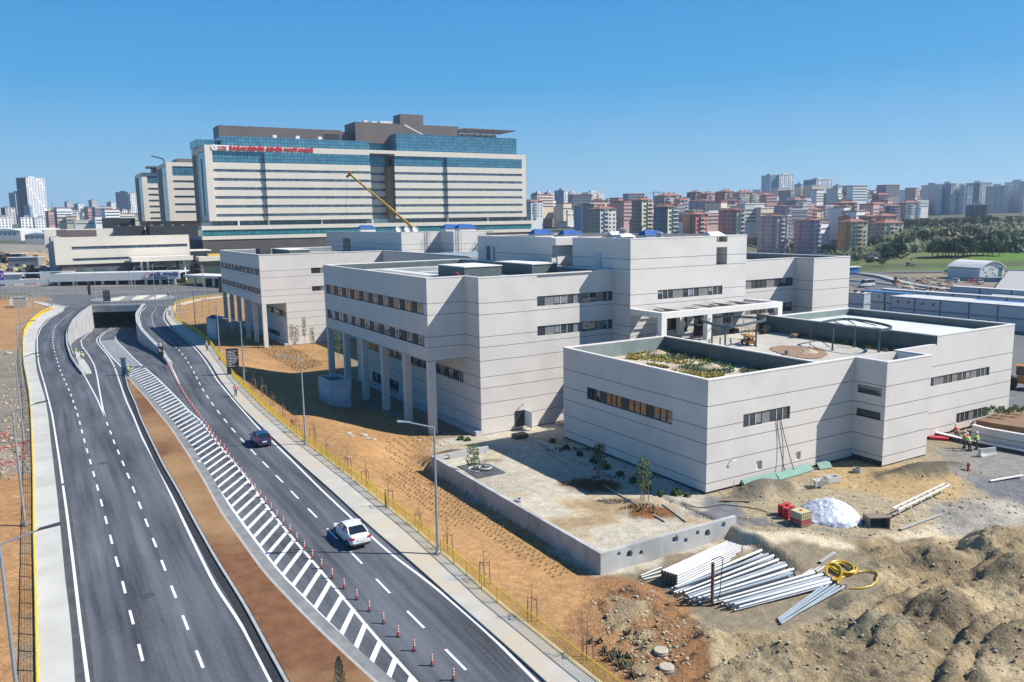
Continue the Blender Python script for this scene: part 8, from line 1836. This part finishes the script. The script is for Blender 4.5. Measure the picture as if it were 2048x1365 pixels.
planting('roof_planting','yellow-green sedum patch of the roof garden, large left one',[c2P(*q) for q in ((505,215),(560,175),(740,170),(800,215),(770,262),(860,275),(1000,270),(1160,235),(1120,275),(860,295),(505,262))],8.9,620,YG,.28)
planting('roof_planting','dark heath strip along the dark parapet of the roof garden',[c2P(*q) for q in ((760,180),(1160,235),(1100,262),(880,262),(790,215))],8.9,420,HB,.32)
planting('roof_planting','green herb patch around the front rockery mound',[c2P(*q) for q in ((805,315),(1000,292),(1215,290),(1215,345),(1160,362),(980,345))],8.9,330,GG,.28)
planting('roof_planting','green herbs beside the rear rockery mound',[c2P(*q) for q in ((650,240),(760,235),(900,258),(880,272),(700,265))],8.9,150,GG,.3)
planting('roof_planting','yellow sedum strip along the front parapet of the roof garden',[c2P(*q) for q in ((800,335),(980,352),(1160,372),(1060,398),(900,372))],8.9,260,YG,.28)
planting('roof_planting','mixed planting at the right end of the roof garden',[c2P(*q) for q in ((1250,262),(1400,295),(1500,318),(1480,345),(1280,362),(1250,335),(1330,310))],8.9,360,HB+[YG[2]],.24)
planting('roof_planting','small tuft strip at the left parapet of the roof garden',[c2P(*q) for q in ((640,290),(790,320),(700,322))],8.9,120,YG[1:],.28)
b_=lambda *q:[bP(x,y) for x,y in q]
planting('terrace_planting','low shrubs in the narrow bed along the dark raised wall',b_((500,415),(700,450),(1000,500),(1300,545),(1560,590),(1480,612),(1200,565),(900,510),(600,460)),9.45,420,GG+[HB[0]],.36)
mb=MB();PP=[GE(*q,9.45) for q in b_((470,412),(1600,592),(1490,620),(560,462))];mb.prism([(p[0],p[1]) for p in PP],DK-.05,DK+.05);struct('terrace_bed',mb,MU,'narrow mulch bed along the dark raised wall')
# brushwood leaning on the raised wall
bw=MB()
for k in range(16): a=GE(*bP(960+k*7,470),9.5);b=a+np.array([rs.uniform(-.3,.9),.1,rs.uniform(1.0,1.7)]);bw.tube(tuple(a),tuple(b),.02,n=3)
tag(bw.build('brushwood',TWIG),'reddish brushwood leaning against the dark raised wall','brushwood')
# ================= plant on the tall roofs
ZR=21.62
def roof_item(u,v,kind,lb,s=1.,z=ZR):
    p=Wd(u,v,z)
    if kind=='dish':
        t=thing('roof_cowl',lb,'vent',p,RZ);t.scale=(s,)*3;o=MB().lathe([(.1,0),(.55,.12),(.8,.35),(.78,.36),(.5,.16),(.05,.06)],16).build('cowl',COPE,t);o.rotation_euler=(1.2,0,0);o.location=(0,0,1.3);MB().tube((0,0,0),(0,0,1.3),.25,n=10).build('duct',GALV,t)
    elif kind=='blue':
        t=thing('covered_unit',lb,'roof unit',p,RZ);t.scale=(s,)*3;MB().box(-1.6,1.6,-.9,.9,0,1.1).build('casing',COPE,t);mb=MB();mb.add([(-1.8,-1.05,1.0),(1.8,-1.05,1.0),(1.8,1.05,1.0),(-1.8,1.05,1.0),(-1.2,0,1.75),(1.2,0,1.65)],[(0,1,5,4),(1,2,5),(2,3,4,5),(3,0,4)]);mb.build('blue_cover',mat('tarp_blue',(.03,.12,.36),(.03,.09,.28),sc=2,rough=.4),t)
    elif kind=='tent':
        t=thing('covered_unit',lb,'roof unit',p,RZ);t.scale=(s,)*3;MB().box(-1.1,1.1,-.8,.8,0,.9).build('casing',GALV,t);mb=MB();mb.add([(-1.4,-1,.9),(1.4,-1,.9),(1.4,1,.9),(-1.4,1,.9),(-1.1,0,1.4),(1.1,0,1.4)],[(0,1,5,4),(1,2,5),(2,3,4,5),(3,0,4)]);mb.build('white_cover',COPE,t)
    else:
        t=thing('roof_duct',lb,'duct',p,RZ);t.scale=(s,)*3;MB().lathe([(.5,0),(.5,1.4),(.65,1.5),(.65,1.7),(.1,1.9)],14).build('duct',GALV,t)
        MB().box(.6,1.8,-.4,.4,0,.8).build('box',COPE,t)
for u,v,k,lb,s in ((104,72,'blue','blue-covered roof unit on the tall clinic block, second from the left',1.),(110,70.5,'blue','blue-covered roof unit on the tall clinic block, left one',1.1),(92,73,'duct','silver duct beside the blue-covered units',1.1),(114,72,'duct','silver duct at the far left of the tall clinic roof',1.),(99,77,'tent','white-covered unit behind the blue ones',1.),(87,74,'blue','blue-covered roof unit near the front roof corner',1.),(89,71,'tent','white-covered unit left of the front blue one',.9),(84,73,'duct','silver duct right of the front blue-covered unit',.8),(80,79,'tent','white roofed unit near the right roof corner',1.0)): roof_item(u,v,k,lb,s)
for i,(u,v) in enumerate(((176,73),(172,73.5),(168.5,74))): roof_item(u,v,'dish','white round cowl on the rear clinic roof, %s from the left'%ordn(i),.85,22.1)
for u,v,k,lb in ((205,76,'blue','blue-covered unit at the left of the rear clinic roof'),(168,83,'blue','blue-covered unit on the rear clinic roof, left of the stair'),(163,84,'blue','blue-covered unit on the rear clinic roof above the stair')): roof_item(u,v,k,lb,1.3,22.1)
# external ladders and stair on the rear block
def ladder(u,v,z0,z1,lb,w=.6):
    t=thing('cage_ladder',lb,'ladder',Wd(u,v,z0),RZ);m=MB()
    for x in (0,w): m.tube((x,0,0),(x,0,z1-z0),.05,n=4)
    for k in range(int((z1-z0)/.35)): m.tube((0,0,k*.35),(w,0,k*.35),.03,n=4)
    m.build('rungs',GALV,t);c=MB()
    for k in range(4,int((z1-z0)/.7)): c.path([(0,0,k*.7),(-.1,-.5,k*.7),(w/2,-.8,k*.7),(w+.1,-.5,k*.7),(w,0,k*.7)],.025,4)
    c.build('cage',GALV,t)
ladder(166.6,76.2,18.0,23.4,'caged ladder on the sunlit wall of the rear tall block');ladder(159.6,80.6,18.0,23.4,'caged ladder near the steel stair of the rear tall block')
t=thing('steel_stair','steel stair leaning on the rear tall block','stair',Wd(159.2,84.5,18.0),RZ);m=MB()
for y in (-.3,-1.3): m.tube((0,y,0),(3.2,y,4.7),.08,n=4);m.tube((0,y,1),(3.2,y,5.7),.04,n=4)
for k in range(14): m.box(k*.23,k*.23+.25,-1.3,-.3,k*.335,k*.335+.05)
m.build('flight',GALV,t);m=MB()
for y in (-.3,-1.3): m.tube((3.4,y,4.7),(6.6,y,0),.08,n=4);m.tube((3.4,y,5.7),(6.6,y,1),.04,n=4)
for k in range(14): m.box(6.4-k*.23,6.65-k*.23,-1.3,-.3,k*.335,k*.335+.05)
m.build('flight',GALV,t)
# ================= the road bench lies higher than the clinic's foot: slide everything on it up its own ground slope
def wk(X,Y):
    u=X*U[0]+Y*U[1];v=X*V[0]+Y*V[1]
    q=ss((u-70)/16.);hi=31.6+4.6*q;lo=23.+5.*q
    A_=np.interp(u,[20,45,88,150,180],[.35,.45,1.,1.,0.])
    return 1-.1*A_*ss((hi-v)/(hi-lo))
C0=np.array([0,0,H])
def lift_mesh(o,M=None):
    me=o.data;n_=len(me.vertices)
    if not n_: return
    a=np.empty(n_*3,np.float32);me.vertices.foreach_get('co',a);a=a.reshape(-1,3).astype(float);off=np.zeros(3) if M is None else M;P=a+off
    k=wk(P[:,0],P[:,1])[:,None]
    if k.min()>.99999: return
    me.vertices.foreach_set('co',(C0+k*(P-C0)-off).astype(np.float32).ravel());me.update()
for o in list(bpy.data.objects):
    if o.parent or o.type not in('MESH','EMPTY'): continue
    if o.type=='MESH' and o.location.length<1e-6: lift_mesh(o)
    elif 'fence' in o.name or o.location.length<1e-6:
        for c_ in o.children: lift_mesh(c_,np.array(o.location))
    else:
        x,y,z=o.location;k=float(wk(np.array([x]),np.array([y]))[0])
        if k<.99999: o.location=tuple(C0+k*(np.array([x,y,z])-C0));o.scale=tuple(s_*k for s_ in o.scale)
# ================= air
hz_=MB().box(-3600,3600,-60,6900,-60,215)
hm=bpy.data.materials.new('haze');hm.use_nodes=True;n=hm.node_tree.nodes;n.remove(n['Principled BSDF']);pv=n.new('ShaderNodeVolumePrincipled');pv.inputs['Color'].default_value=(.62,.80,1,1);pv.inputs['Density'].default_value=.00012;pv.inputs['Anisotropy'].default_value=.2
hm.node_tree.links.new(pv.outputs[0],n['Material Output'].inputs['Volume'])
ho=hz_.build('haze',hm);tag(ho,'thin bluish haze over the far city','haze',None,'stuff')
